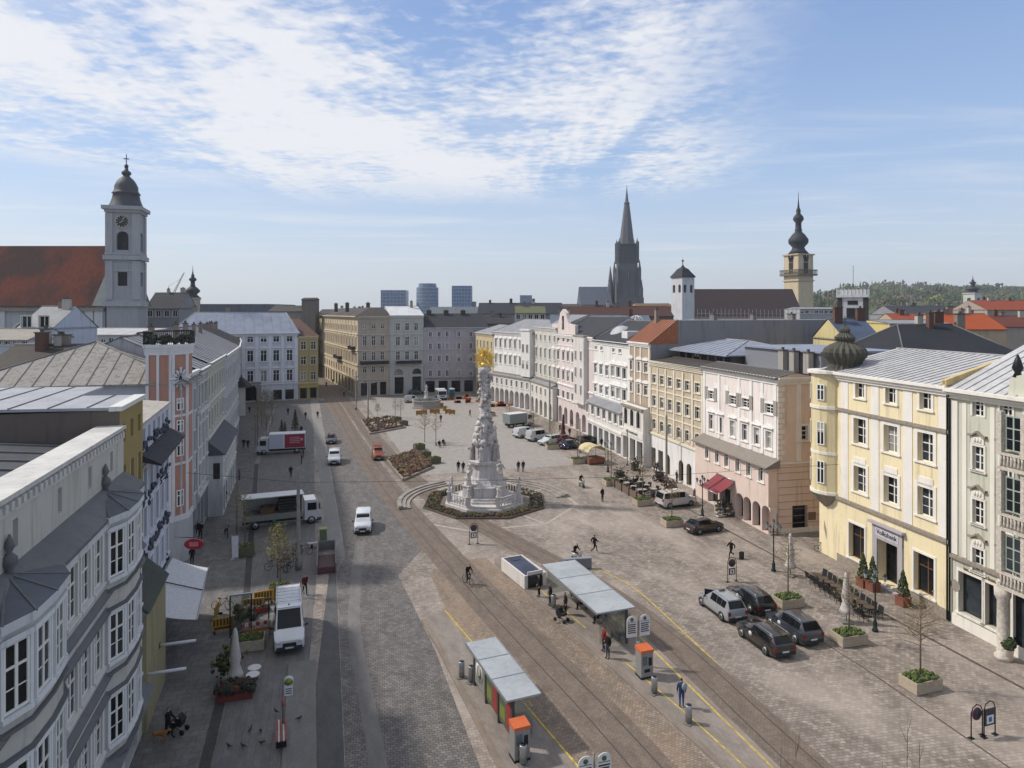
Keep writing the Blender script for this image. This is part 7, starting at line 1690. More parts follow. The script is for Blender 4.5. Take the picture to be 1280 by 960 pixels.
t = thing('flower_display', 'orange flowers in pots against the near left facade', 'flower stall', (*P(184, 876), 0)); m = MB(); m.box(-.3, -1.2, 0, .5, 1.2, .5); m.build('crate', [simple('crate_brown', '5a3a2a', .8)], t); m = MB()
for i in range(120): m.ball((R.uniform(-.3, .5), R.uniform(-1.2, 1.2), .5+R.random()*.4), R.uniform(.06, .15), 5, 4, R.randrange(3), False)
m.build('flowers', [simple('flower_orange', 'a5502a', .7), FL[1], simple('flower_red', '7d2f28', .7)], t)
# orange site barriers by the fountain
ob = barrier_src('orange barrier panel by the fountain'); OG = 'orange barriers near the fountain'; tag(ob, 'orange yellow barrier panel in the string right of the fountain', group=OG); setp(ob, *P(548, 505), 0, .8)
for u, v, a in ((552, 509, .8), (556, 513, .9), (560, 517, .2), (565, 518, 0), (524, 519, 0), (530, 518, .1), (541, 517, 0), (546, 517, .2)): clone(ob, P(u, v), a)
for k, (u, v, w, l) in enumerate(((573, 499, 3, 'string of orange crates left of the column top'), (588, 503, 4, 'orange red market boxes just left of the column'), (623, 508, 3, 'orange boxes right of the golden column'))):
    x, y = P(u, v); t = thing('crate_stack', l, 'crates', (x, y, 0)); m = MB()
    for i in range(10): q = R.uniform(-w, w); z = R.choice((0, 0, .6)); m.box(q-.5, -.4, z, q+.5, .4, z+.58, i % 2)
    m.build('crates', [simple('crate_orange2', 'b0683a', .7), simple('crate_red', '8f4038', .7)], t)
x, y = P(565, 497); t = thing('portable_toilet', 'teal portable toilet cabin beside the white far truck', 'cabin', (x, y, 0)); m = MB(); m.box(-.7, -.7, 0, .7, .7, 2.3); m.build('wall', [simple('teal_cabin', '2f6470', .5)], t); m = MB(); m.lathe([(1.0, 2.3), (.8, 2.5), (.2, 2.6)], 4, 0, (0, 0, 0), False, pi/4); m.build('roof', [simple('pale_teal', 'b9c6c6', .5)], t); m = MB(); m.box(-.5, -.73, .1, .5, -.7, 2.1); m.build('door', [simple('teal_door', '285763', .5)], t)

# bare treetop reaching into the picture's lower right corner
for lab, u, Zt, sd, n in (('bare treetop rising into the bottom right corner from below', 1150, 20, 3, 16), ('second thin bare treetop at the bottom right edge', 1010, 21, 8, 9)):
    x, y = at(u, Zt); t = thing('bare_tree', lab, 'tree', (x, y, 0)); r = random.Random(sd); m = MB(); m.tube([(0, 0, 0), (.1, 0, 4), (0, .1, 7.5)], [.16, .12, .06], 8); m.build('trunk', [BARK], t); m = MB()
    for i in range(n):
        a = r.random()*6.28; e = r.uniform(.6, 2.6); p = Vector((0, .1, r.uniform(4.5, 7.4))); q = p+Vector((math.cos(a)*e, math.sin(a)*e*.7, r.uniform(.6, 1.6))); top = q+Vector((r.gauss(0, .25), r.gauss(0, .2), r.uniform(.9, 2.2))); m.tube([p, q, top], [.03, .018, .006], 4)
        for k in range(3): b = q.lerp(top, r.uniform(.1, .7)); m.tube([b, b+Vector((r.gauss(0, .3), r.gauss(0, .2), r.uniform(.3, .9)))], [.01, .004], 3)
    m.build('crown', [TWIG], t)

# dark red and green bushes, hedge boxes and more cafe seats along the right side
for l, u, v, w, c in (('wine red bushy shrub at the near end of the cafe terrace', 838, 616, 1.0, '4a2a2e'), ('second wine red shrub behind the cafe terrace', 824, 602, .9, '4f3033'), ('grey green shrub between the cafe tables', 775, 600, .8, '4c5440'), ('brown bare bush before the glazed shop', 795, 588, .9, '5d5142')):
    x, y = P(u, v); t = thing('bush', l, 'bush', (x, y, 0)); m = MB(); r = random.Random(u)
    for i in range(240): d = Vector((r.gauss(0, w*.45), r.gauss(0, w*.45), abs(r.gauss(.7, .42)))); m.ball((d.x, d.y, d.z), r.uniform(.05, .13), 5, 4, r.randrange(2), False, .5, i)
    m.build('foliage', [simple('bush_'+c, c, .85, 0, .4, 6), simple('bush_dark', '2e2a24', .85, 0, .4, 6)], t); m = MB(); m.tube([(0, 0, 0), (0, 0, .7)], .05, 6); m.build('stem', [BARK], t)
# ================= vehicles (front looks to -Y) =================
def paint(col, name='car_paint'):
    return simple(name, col, .25, .1, .04, 2, .5, .9, 0, 1.0)
CARGLASS = glass_mat('car_glass', '14171b', .05, .8); LAMPG = glass_mat('lamp_lens', 'b5babd', .1, .7); TAIL = simple('tail_lamp', '7a1a1c', .25); PLATE = simple('plate_white', 'c9cac8', .5); CHROME = simple('rim_alloy', '9a9da0', .3, .6)
def loft(sts, body, win, wsc, rear, side_ok, ws_i, rw_i):
    rings = []
    for (y, zb, zm, zbelt, zr, w, wr) in sts:
        h = [(-w*.9, zb), (-w*.985, zb+.1), (-w, zm), (-w*.97, zbelt), (-wr, zr-.045), (-wr*.86, zr)]
        rings.append([(x, y, z) for x, z in h]+[(-x, y, z) for x, z in reversed(h)])
    n = 12
    for i in range(len(sts)-1):
        a, b_ = rings[i], rings[i+1]
        for k in range(n):
            k2 = (k+1) % n; q = [a[k], b_[k], b_[k2], a[k2]]
            if k in (3, 7) and i in side_ok:   # window band with pillars
                c = [Vector(p) for p in q]; ctr = sum(c, Vector())/4
                body.poly(q, 0, False)
                sh = 1 if k == 7 else -1
                e = [ctr+Vector(((p-ctr).x*.86, (p-ctr).y*.955, (p-ctr).z*.86))+Vector((sh*.008, 0, .002)) for p in c]; win[0 if k == 3 else 1].poly(e)
            elif k == 5 and i in (ws_i, rw_i) or (k in (4, 6) and i in (ws_i, rw_i)):
                if k == 5:
                    c = [Vector(a[4]), Vector(b_[4]), Vector(b_[7]), Vector(a[7])]; body.poly(c)
                    ctr = sum(c, Vector())/4; nrm = (c[1]-c[0]).cross(c[3]-c[0]).normalized(); nrm = nrm if nrm.z > 0 else -nrm
                    e = [ctr+(p-ctr)*.9+nrm*.012 for p in c]; (wsc if i == ws_i else rear).poly(e)
            else: body.poly(q, 0, k not in (3, 7))
    body.poly(rings[0]); body.poly(rings[-1][::-1])
def wheel(t, x, y, r, w=.2):
    o = thing('wheel', None, None); o.parent = t; s = 1 if x > 0 else -1; o.location = (x, y, r)
    m = MB(); m.tube([(-w/2, 0, 0), (w/2, 0, 0)], r, 18); m.build('tyre', [BLACK], o)
    m = MB(); m.tube([(s*w/2-.005*s, 0, 0), (s*w/2+.012*s, 0, 0)], r*.66, 14)
    for k in range(5): a = k*1.257; m.tube([(s*(w/2+.013), 0, 0), (s*(w/2+.013), r*.6*math.cos(a), r*.6*math.sin(a))], .02, 4, 1)
    m.build('rim', [CHROME, DARKM], o)
def vehicle(name, label, loc, rz, col, sts, side_ok, ws_i, rw_i, axles, r=.32, cat='car', group=None, rails=False, lower=None, plate=True, grille=True, tailh=None, taxi=False, patch=None):
    t = thing(name, label, cat, loc, rz, group); W_ = max(s[5] for s in sts); pm = paint(col)
    b = MB(); w2 = [MB(), MB()]; wsc, rear = MB(), MB(); loft(sts, b, w2, wsc, rear, side_ok, ws_i, rw_i); bevel_body(b.build('body', [pm], t))
    for m in w2:
        if m.f: m.build('side_window', [CARGLASS], t)
    if wsc.f: wsc.build('windscreen', [CARGLASS], t)
    if rear.f: rear.build('rear_window', [CARGLASS], t)
    m = MB()
    for y in axles:
        for s in (-1, 1): m.tube([(s*(W_-.02), y, r+.02), (s*(W_+.004), y, r+.02)], r*1.17, 18)
    y0, y1 = sts[0][0], sts[-1][0]
    for s in (-1, 1): m.box(s*(W_-.03), axles[0]+r*1.2, sts[2][1]-.02, s*(W_+.002), axles[1]-r*1.2, sts[2][1]+.13)
    m.build('arch_trim', [BLACK], t)
    for y in axles:
        for s in (-1, 1): wheel(t, s*(W_-.09), y, r)
    wf, wb = sts[0][5], sts[-1][5]; zh = sts[0][3]; zt = tailh or sts[-1][3]
    for s in (-1, 1):
        m = MB(); m.ball((s*wf*.78, y0+.03, zh-.06), (.16, .07, .085), 8, 6); m.build('headlight', [LAMPG], t)
        m = MB(); m.box(s*wb*.74, y1-.05, zt-.2, s*wb*1.0, y1+.015, zt+.08); m.build('taillight', [TAIL], t)
        m = MB(); ym = sts[2][0]+.25 if ws_i > 1 else sts[1][0]+.4; zmr = sts[2][3]+.1; m.ball((s*(W_+.12), ym, zmr), (.1, .06, .08), 8, 5); m.tube([(s*(W_-.06), ym, zmr-.04), (s*(W_+.1), ym, zmr-.02)], .025, 5); m.build('mirror', [BLACK], t)
    m = MB(); m.box(-wf*.95, y0-.03, sts[0][1]-.02, wf*.95, y0+.12, sts[0][1]+.2); m.build('bumper', [simple('bumper_grey', '26282a', .6)], t); m = MB(); m.box(-wb*.95, y1-.12, sts[-1][1]-.02, wb*.95, y1+.03, sts[-1][1]+.2); m.build('bumper', [simple('bumper_grey', '26282a', .6)], t)
    if grille: m = MB(); m.box(-wf*.5, y0-.012, zh-.32, wf*.5, y0+.02, zh-.1); m.build('grille', [BLACK], t)
    for q, y in ((-1, y0-.035), (1, y1+.035)):
        m = MB(); z = sts[0][1]+.12 if q < 0 else (sts[-1][1]+.25); m.box(-.26, y-.01, z-.055, .26, y+.01, z+.055); m.build('number_plate', [PLATE], t)
    if rails:
        zr = max(s[4] for s in sts); wr = max(s[6] for s in sts if s[4] > zr-.1)
        for s in (-1, 1): m = MB(); m.tube([(s*wr*.93, sts[3][0]+.25, zr-.03), (s*wr*.93, sts[3][0]+.4, zr+.05), (s*wr*.93, sts[-3][0]-.2, zr+.05), (s*wr*.93, sts[-3][0], zr-.03)], .025, 5); m.build('roof_rail', [CHROME], t)
    if taxi: m = MB(); zr = max(s[4] for s in sts); m.box(-.25, -.1, zr+.005, .25, .1, zr+.13); m.build('roof_sign', [simple('taxi_box', '6f6d66', .5)], t)
    if patch:
        for s in (-1, 1): m = MB(); m.tube([(s*(W_-.02), -.35, .75), (s*(W_+.008), -.35, .75)], .17, 14); m.build('door_badge', [PLATE], t)
    return t
def bevel_body(o):
    import bmesh
    bm = bmesh.new(); bm.from_mesh(o.data); bmesh.ops.remove_doubles(bm, verts=bm.verts, dist=.002); bmesh.ops.recalc_face_normals(bm, faces=bm.faces)
    ed = [e for e in bm.edges if len(e.link_faces) == 2 and e.calc_face_angle(0) > .3]
    bmesh.ops.bevel(bm, geom=ed, offset=.035, segments=2, affect='EDGES', clamp_overlap=True)
    for f in bm.faces: f.smooth = True
    bm.to_mesh(o.data); bm.free(); o.data.set_sharp_from_angle(angle=.7)
def hatch(L=4.1, H_=1.46, W_=.87, belt=.92):
    h = L/2; return [(-h, .28, .5, .66, .7, W_*.82, W_*.7), (-h+.18, .2, .55, .74, .8, W_*.96, W_*.82), (-h+1.0, .18, .6, belt-.02, belt+.03, W_, W_*.86), (-h+1.75, .18, .6, belt+.02, H_-.02, W_, W_*.7), (-h+2.4, .18, .6, belt+.02, H_, W_, W_*.72), (h-.75, .18, .6, belt+.05, H_-.04, W_, W_*.7), (h-.2, .22, .6, belt+.06, belt+.12, W_*.97, W_*.8), (h, .28, .55, belt-.1, belt-.02, W_*.88, W_*.78)]
def estate(L=4.6, H_=1.5, W_=.9, belt=.95):
    h = L/2; return [(-h, .28, .5, .68, .72, W_*.82, W_*.7), (-h+.2, .2, .55, .78, .84, W_*.96, W_*.82), (-h+1.15, .18, .6, belt-.02, belt+.03, W_, W_*.86), (-h+1.9, .18, .6, belt+.02, H_-.03, W_, W_*.7), (-h+2.7, .18, .6, belt+.02, H_, W_, W_*.74), (h-.95, .18, .6, belt+.04, H_-.02, W_, W_*.73), (h-.45, .18, .6, belt+.05, H_-.06, W_*.99, W_*.7), (h-.08, .24, .6, belt+.03, belt+.1, W_*.97, W_*.82), (h, .3, .55, belt-.15, belt-.05, W_*.92, W_*.8)]
def van(L=4.9, H_=1.95, W_=.95, belt=1.1, hood=.95):
    h = L/2; return [(-h, .32, .6, .85, .9, W_*.86, W_*.72), (-h+.15, .24, .6, .98, 1.04, W_*.96, W_*.82), (-h+hood, .22, .65, belt, belt+.06, W_, W_*.86), (-h+hood+.75, .22, .65, belt+.04, H_-.05, W_, W_*.8), (-h+hood+1.6, .22, .65, belt+.04, H_, W_, W_*.84), (h-1.0, .22, .65, belt+.04, H_, W_, W_*.84), (h-.25, .24, .65, belt+.04, H_-.04, W_*.99, W_*.82), (h, .32, .6, belt, belt+.06, W_*.96, W_*.86)]
TX = 'taxis parked four together on the right'
vehicle('parked_car', 'silver people carrier with its driver door open among four parked cars', (30.1, 45.7), pi, '9a9da1', estate(4.25, 1.66, .9, 1.0), (3, 4, 5), 2, 6, (-1.4, 1.3), .32, 'car', TX, True, taxi=True)
vehicle('parked_car', 'black estate car parked right of the silver people carrier', (32.9, 46.1), pi, '1d1c1f', estate(4.35, 1.48), (3, 4, 5), 2, 6, (-1.35, 1.25), .33, 'car', TX, True, patch=True)
vehicle('parked_car', 'dark brown-black estate car nearest the viewer among four parked cars', (30.0, 40.4), pi, '241d1d', estate(4.4, 1.46), (3, 4, 5), 2, 6, (-1.35, 1.25), .33, 'car', TX, True, patch=True)
vehicle('parked_car', 'dark grey off-road car with roof rails right of the brown-black estate', (33.0, 41.2), pi, '3c4048', estate(4.2, 1.66, .92, 1.02), (3, 4, 5), 2, 6, (-1.35, 1.3), .36, 'car', TX, True, patch=True)
m = MB(); m.box(0, 0, 0, .06, 1.05, .7); m.box(.0, .1, .72, .05, .95, 1.25, 1); m.box(-.002, .12, .74, .052, .9, 1.2, 2)
d0 = [o for o in COL.objects if o.name.startswith('parked_car') and o.get('label', '').startswith('silver')][0]
o = m.build('door', [paint('9a9da1'), paint('9a9da1'), CARGLASS], d0, (.92, -1.1, .3)); o.rotation_euler = (0, 0, .9)
vehicle('parked_car', 'dark blue-black hatchback parked beside the lamp post', P(880, 664), -pi/2+.15+pi, '1a1a24', hatch(), (3, 4), 2, 5, (-1.25, 1.25), .31)
vehicle('parked_car', 'white minivan with dark windows parked in front of the arched beige house', P(845, 632), -pi/2+.1+pi, 'cfcac6', van(4.8, 1.9), (3, 4, 5), 2, 6, (-1.45, 1.5), .33, 'minivan')
vehicle('delivery_van', 'small white delivery van driving toward the viewer on the left road', P(454, 661), -.1, 'd6d8dc', van(4.4, 1.85, .9, 1.08), (3,), 2, 99, (-1.35, 1.4), .31, 'van')
vehicle('delivery_van', 'white van driving behind the small van in the left lane', P(418, 578), -.05, 'c5c7cc', van(4.8, 1.95, .95), (3,), 2, 99, (-1.45, 1.5), .32, 'van')
vehicle('car', 'dark car with headlights behind the white van in the left lane', P(414, 553), -.05, '26272b', hatch(4.2, 1.48), (3, 4), 2, 5, (-1.25, 1.3), .32)
lv = vehicle('delivery_van', 'large white high-roof van with roof rack on the left sidewalk', (-1.62, 50.9, .11), 0.05, 'd9dbde', van(5.8, 2.55, 1.02, 1.28, .85), (3,), 2, 99, (-1.75, 1.6), .35, 'van')
m = MB()
for s in (-.8, .8): m.tube([(s, -.6, 2.53), (s, -.6, 2.62), (s, 2.5, 2.62), (s, 2.5, 2.53)], .03, 5)
for k in range(6): m.tube([(-.8, -.5+k*.58, 2.62), (.8, -.5+k*.58, 2.62)], .03, 5)
m.box(-.05, -1.0, 2.51, .05, -.85, 2.56, 1); m.build('roof_rack', [simple('rack_white', 'cfd0d3', .5), BLACK], lv)
m = MB(); m.ball((0, -2.8, .78), (.5, .04, .15), 12, 6); m.build('radiator_frame', [BLACK], lv)
# orange municipal truck
vehicle('utility_vehicle', 'small orange municipal vehicle with beacon bar beside the parterre bed', P(472, 573), .0, 'a04a2a', van(4.0, 1.9, .8, 1.05, .5), (3,), 2, 99, (-1.2, 1.2), .3, 'truck')
o = [q for q in COL.objects if q.name == 'utility_vehicle'][0]; m = MB(); m.box(-.6, -.9, 1.94, .6, -.7, 2.08); m.box(-.65, .2, 1.0, .65, 1.9, 2.0, 1); m.build('beacon_bar', [simple('beacon_orange', 'c9642a', .4), paint('a04a2a')], o)
# parked row on the right, far
vehicle('parked_car', 'white estate car with teal tinted windows behind a planter', P(687, 555), pi/2+.45+pi, 'cfd2d0', estate(4.5, 1.6), (3, 4, 5), 2, 6, (-1.4, 1.35), .32)
vehicle('parked_car', 'dark red hatchback squeezed behind the white and teal car', P(706, 553), pi/2+.3, '6d1c26', hatch(3.9), (3, 4), 2, 5, (-1.2, 1.2), .31)
vehicle('parked_car', 'navy blue hatchback with open tailgate look by the thick mast', P(713, 560), pi/2+.3, '232a4d', hatch(4.0, 1.5), (3, 4), 2, 5, (-1.2, 1.2), .31)
vehicle('parked_car', 'blackish car beyond the blue hatchback near the shops', P(735, 554), pi/2+.2, '202224', estate(4.4), (3, 4, 5), 2, 6, (-1.35, 1.3), .32)
vehicle('parked_van', 'small white van between planters in the far parked row', P(656, 546), pi/2+.4, 'cfd1d4', van(4.5, 1.9, .9), (3,), 2, 99, (-1.35, 1.4), .31, 'van')
vehicle('parked_van', 'pale grey-white van right of the small white van', P(673, 550), pi/2+.4, 'bfc2c4', van(4.9, 2.0), (3, 4), 2, 99, (-1.45, 1.5), .32, 'van')
def lorry(label, loc, rz, box, L=6.0, Hb=3.3, boxcol2=None, cabc='c9cacc', name='lorry', roofonly=False):
    t = thing(name, label, 'lorry', loc, rz); W_ = 1.15
    m = MB(); h = L/2
    c = [(-h, .5), (-h, 1.3), (-h+.25, 2.45), (-h+.5, 2.6), (-h+1.7, 2.6), (-h+1.7, .5)]
    m.ext(c, -W_, W_); m.build('cab', [paint(cabc)], t)
    m = MB(); m.faces([(-W_*.9, -h-.012, 1.42), (W_*.9, -h-.012, 1.42), (W_*.88, -h+.2, 2.35), (-W_*.88, -h+.2, 2.35)], [(0, 1, 2, 3)]); m.build('windscreen', [CARGLASS], t)
    for s in (-1, 1): m = MB(); m.box(s*W_, -h+.45, 1.5, s*(W_+.012), -h+1.4, 2.3); m.build('side_window', [CARGLASS], t); m = MB(); m.box(s*(W_+.1), -h+.1, 1.6, s*(W_+.25), -h+.2, 2.2); m.tube([(s*W_, -h+.2, 2.2), (s*(W_+.15), -h+.15, 2.2)], .03, 5); m.build('mirror', [BLACK], t); m = MB(); m.box(s*.6, -h-.03, .75, s*1.05, -h+.02, .95); m.build('headlight', [LAMPG], t)
    m = MB(); m.box(-W_, -h-.05, .35, W_, -h+.4, .65); m.box(-.6, -h-.015, .95, .6, -h, 1.25); m.box(-.5, -h+1.8, .45, .5, h, .85); m.build('chassis', [BLACK], t)
    for y in (-h+1.0, h-1.3):
        for s in (-1, 1): wheel(t, s*(W_-.12), y, .42, .26)
    if not roofonly:
        m = MB(); m.box(-1.2, -h+1.85, .9, 1.2, h, Hb); m.build('cargo_box', [simple('box_'+box, box, .5)], t)
        m = MB(); m.box(-1.22, -h+1.82, Hb, 1.22, h+.02, Hb+.05); m.build('box_roof', [simple('box_white', 'cfd0d2', .5)], t)
    return t
t = lorry('red and white box lorry parked across the left market pavement', P(352, 566), -pi/2-.02, 'b9bac8', 7.4, 3.2)
m = MB(); m.box(-1.215, .55, 1.0, -1.201, 3.65, 3.15); m.box(1.201, .55, 1.0, 1.215, 3.65, 3.15)
for s in (-1, 1):
    for k in range(4): m.box(s*1.216, 1.3, 1.75+k*.28, s*1.222, 2.9, 1.87+k*.28, 1)
    m.box(s*1.216, 3.0, 2.1, s*1.222, 3.4, 2.5, 1); m.box(s*1.216, .3, 1.0, s*1.221, .5, 3.15, 2)
m.build('side_graphic', [simple('lorry_red', '8f2030', .5), simple('lorry_pink', 'b98a93', .5), simple('box_white', 'cfd0d2', .5)], t)
t = lorry('white market truck with raised roof flap and open sales counter', P(352, 655), pi/2+.1, 'c9cacc', 8.0, 3.2, roofonly=True)
m = MB(); m.box(-1.2, -2.1, .9, 1.2, 4, 1.5, 0); m.box(1.1, -2.1, 1.5, 1.2, 4, 3.2, 1); m.box(-1.2, 3.9, 1.5, 1.2, 4, 3.2, 1); m.box(-1.2, -2.1, 1.5, 1.2, -2.0, 3.2, 1); m.build('sales_body', [simple('counter_grey', '77766f', .6), simple('inner_grey', 'a8a79f', .6)], t)
m = MB(); m.faces([(-1.9, -2.2, 3.55), (1.25, -2.2, 3.25), (1.25, 4.1, 3.25), (-1.9, 4.1, 3.55), (-1.9, -2.2, 3.48), (1.25, -2.2, 3.18), (1.25, 4.1, 3.18), (-1.9, 4.1, 3.48)], [(0, 1, 2, 3), (4, 7, 6, 5), (0, 4, 5, 1), (1, 5, 6, 2), (2, 6, 7, 3), (3, 7, 4, 0)]); m.build('roof_flap', [simple('flap_white', 'd3d3d6', .5)], t)
m = MB()
for k in range(5): m.box(-.9, -1.6+k*.05, 1.5+k*.3, -.2, .4, 1.72+k*.3, 0)
m.box(-1.0, .8, 1.5, .2, 2.2, 2.2, 1)
for i in range(50): m.ball((R.uniform(-1, .1), R.uniform(-1.6, 2.4), R.uniform(1.6, 2.3)), R.uniform(.08, .18), 5, 4, R.randrange(2, 4))
m.build('crates', [simple('crate_black', '262a28', .7), simple('crate_brown', '5a3a2a', .8), FL[0], simple('purple_veg', '3c2a3c', .7)], t)
lorry('grey box lorry in the far parked row behind planters', P(648, 533), pi/2+.35, '7b8486', 6.0, 2.75)
lorry('white and green far lorry beside the teal cabin', P(551, 499), 0, '55605a', 5.2, 2.6)
vehicle('parked_van', 'white pick-up style van left of the fountain', P(516, 503), pi/2, 'b9b8b6', van(4.4, 1.9, .9), (3,), 2, 99, (-1.3, 1.4), .31, 'van')
vehicle('parked_car', 'dark car in front of the grey green house', P(520, 493), pi/2, '222428', hatch(), (3, 4), 2, 5, (-1.25, 1.25), .31)
# bicycles
def bike_src(label, col='2b2d30'):
    t = thing('bicycle', label, 'bicycle')
    for y in (-.52, .52):
        m = MB(); n = 16
        for k in range(n): a, b_ = 2*pi*k/n, 2*pi*(k+1)/n; m.tube([(0, y+.33*math.cos(a), .34+.33*math.sin(a)), (0, y+.33*math.cos(b_), .34+.33*math.sin(b_))], .022, 4, 0, True, False)
        for k in range(4): a = pi*k/4; m.tube([(0, y-.32*math.cos(a), .34-.32*math.sin(a)), (0, y+.32*math.cos(a), .34+.32*math.sin(a))], .006, 3, 1)
        m.build('wheel', [BLACK, STEEL], t)
    m = MB(); pts = {'r': (0, .52, .34), 'f': (0, -.52, .34), 'b': (0, .1, .3), 's': (0, .22, .82), 'h': (0, -.36, .88)}
    for a, b_ in ('rb', 'rs', 'bs', 'bh', 'sh', 'hf'): m.tube([pts[a], pts[b_]], .02, 5)
    m.build('frame', [simple('bike_'+col, col, .4)], t); m = MB(); m.tube([(-.28, -.3, 1.02), (0, -.38, 1.0), (.28, -.3, 1.02)], .018, 5); m.tube([(0, -.36, .88), (0, -.38, 1.0)], .018, 5); m.build('handlebar', [DARKM], t); m = MB(); m.ball((0, .24, .88), (.08, .14, .04), 8, 5); m.build('saddle', [BLACK], t); return t
bk = bike_src('bicycle ridden by the man crossing the tram tracks'); x, y = P(585, 731); setp(bk, x, y, .02, .35)
bg = 'bicycles parked round the grey mast'
bs = bike_src('parked bicycle in the rack round the grey mast', '3a3d45'); tag(bs, group=bg); x, y = P(380, 693); setp(bs, x, y, 0, 1.2)
for i, (u, v) in enumerate(((345, 702), (350, 697), (356, 705), (362, 699), (368, 705), (372, 690), (343, 712), (360, 711), (353, 714), (366, 714))): clone(bs, P(u, v), R.uniform(-.4, .6)+(1.5 if i % 3 == 0 else 0))
clone(bk, P(1029, 690), 1.2, 'bicycle leaning near the yellow corner house'); clone(bk, P(278, 762), 1.3, 'bicycle standing inside the road works barriers'); clone(bk, P(468, 503), .7, 'bicycle at the far side street corner')
t = thing('advert_column', 'slim coloured notice stand at the yellow house corner', 'sign', (*P(1035, 690), 0), .2); m = MB(); m.box(-.25, -.04, .3, .25, .04, 2.0); m.box(-.25, -.05, 1.2, .25, -.041, 1.6, 1); m.box(-.25, -.05, .4, .25, -.041, .8, 2); m.build('panel', [SIGNW, simple('notice_red', 'a06a62', .6), simple('notice_blue', '4a6f96', .6)], t); m = MB(); m.box(-.3, -.2, 0, .3, .2, .06); m.tube([(0, 0, 0), (0, 0, .4)], .04, 6); m.build('foot', [DARKM], t)

# ================= people =================
SKIN = simple('skin', 'b98a70', .6, var=.05); PEOPLE = {}
def body_mesh(key, J):
    """J: joints {name: (xyz, radius)}; grows one skin surface over the bones"""
    E_ = [('pel', 'spi'), ('spi', 'che'), ('che', 'nec'), ('nec', 'hd0'), ('hd0', 'hd1'), ('hd1', 'hd2')]
    for s in 'LR': E_ += [('che', 'sh'+s), ('sh'+s, 'el'+s), ('el'+s, 'wr'+s), ('pel', 'hi'+s), ('hi'+s, 'kn'+s), ('kn'+s, 'an'+s), ('an'+s, 'to'+s)]
    names = list(J); ix = {n: i for i, n in enumerate(names)}
    me = bpy.data.meshes.new('bones'); me.from_pydata([J[n][0] for n in names], [(ix[a], ix[b_]) for a, b_ in E_], []); o = bpy.data.objects.new('bones', me); COL.objects.link(o)
    mod = o.modifiers.new('s', 'SKIN'); mod.use_smooth_shade = True; mod.branch_smoothing = .3
    sv = me.skin_vertices[0].data
    for n in names: r = J[n][1]; sv[ix[n]].radius = r if hasattr(r, '__len__') else (r, r); sv[ix[n]].use_root = (n == 'pel')
    sb = o.modifiers.new('u', 'SUBSURF'); sb.levels = 1; sb.render_levels = 1
    dg = bpy.context.evaluated_depsgraph_get(); em = bpy.data.meshes.new_from_object(o.evaluated_get(dg)); bpy.data.objects.remove(o)
    mb = MB(); vs = [v.co.copy() for v in em.vertices]; segs = [(a, b_, Vector(J[a][0]), Vector(J[b_][0])) for a, b_ in E_]
    mb.v = vs
    hd = Vector(J['hd1'][0])
    for p in em.polygons:
        c = p.center; best = None
        for a, b_, A_, B_ in segs:
            t_ = max(0, min(1, (c-A_).dot(B_-A_)/max(1e-6, (B_-A_).length_squared))); d = (A_+(B_-A_)*t_-c).length
            if best is None or d < best[0]: best = (d, a, b_, t_)
        _, a, b_, t_ = best
        if a in ('hd0', 'hd1') or b_ == 'hd0': mm = 4 if (c.z > hd.z+.045 or c.y > hd.y+.025) and a != 'nec' else 0
        elif a.startswith('an') or (b_.startswith('an') and t_ > .93): mm = 3
        elif a[:2] in ('hi', 'kn') or b_[:2] == 'hi': mm = 2
        elif b_[:2] == 'wr' and t_ > .96: mm = 0
        else: mm = 1 if c.z > J['pel'][0][2]-.06 else 2
        mb.f.append(tuple(p.vertices)); mb.m.append(mm); mb.s.append(True)
    bpy.data.meshes.remove(em)
    # face: nose, ears, eyes; hands: palm, four fingers, thumb
    mb.tube([hd+Vector((0, -.075, .0)), hd+Vector((0, -.118, -.02))], [.014, .012], 5, 0)
    for s in (-1, 1):
        mb.ball(tuple(hd+Vector((s*.088, .0, -.01))), (.014, .022, .032), 6, 4, 0); mb.ball(tuple(hd+Vector((s*.034, -.088, .015))), .011, 5, 4, 4)
    mb.ball(tuple(hd+Vector((0, -.092, -.052))), (.026, .01, .008), 6, 4, 4)
    for S in 'LR':
        w = Vector(J['wr'+S][0]); d = (w-Vector(J['el'+S][0])).normalized(); sd = Vector((0, -1, 0)); sd = (sd-d*sd.dot(d)).normalized(); up = d.cross(sd)
        mb.tube([w, w+d*.09], [(.034), .036], 6, 0)
        for k in range(4):
            b0 = w+d*.085+sd*(.03-.02*k); L = (.07, .08, .075, .058)[k]; mb.tube([b0, b0+d*L*.55, b0+d*L*.9+up*.02*(1 if S == 'L' else -1)], [.0095, .009, .007], 5, 0)
        mb.tube([w+d*.03+sd*.028, w+d*.06+sd*.055, w+d*.09+sd*.058], [.012, .0105, .008], 5, 0)
    return mb.mesh('person', [SKIN, SKIN, SKIN, SKIN, SKIN])
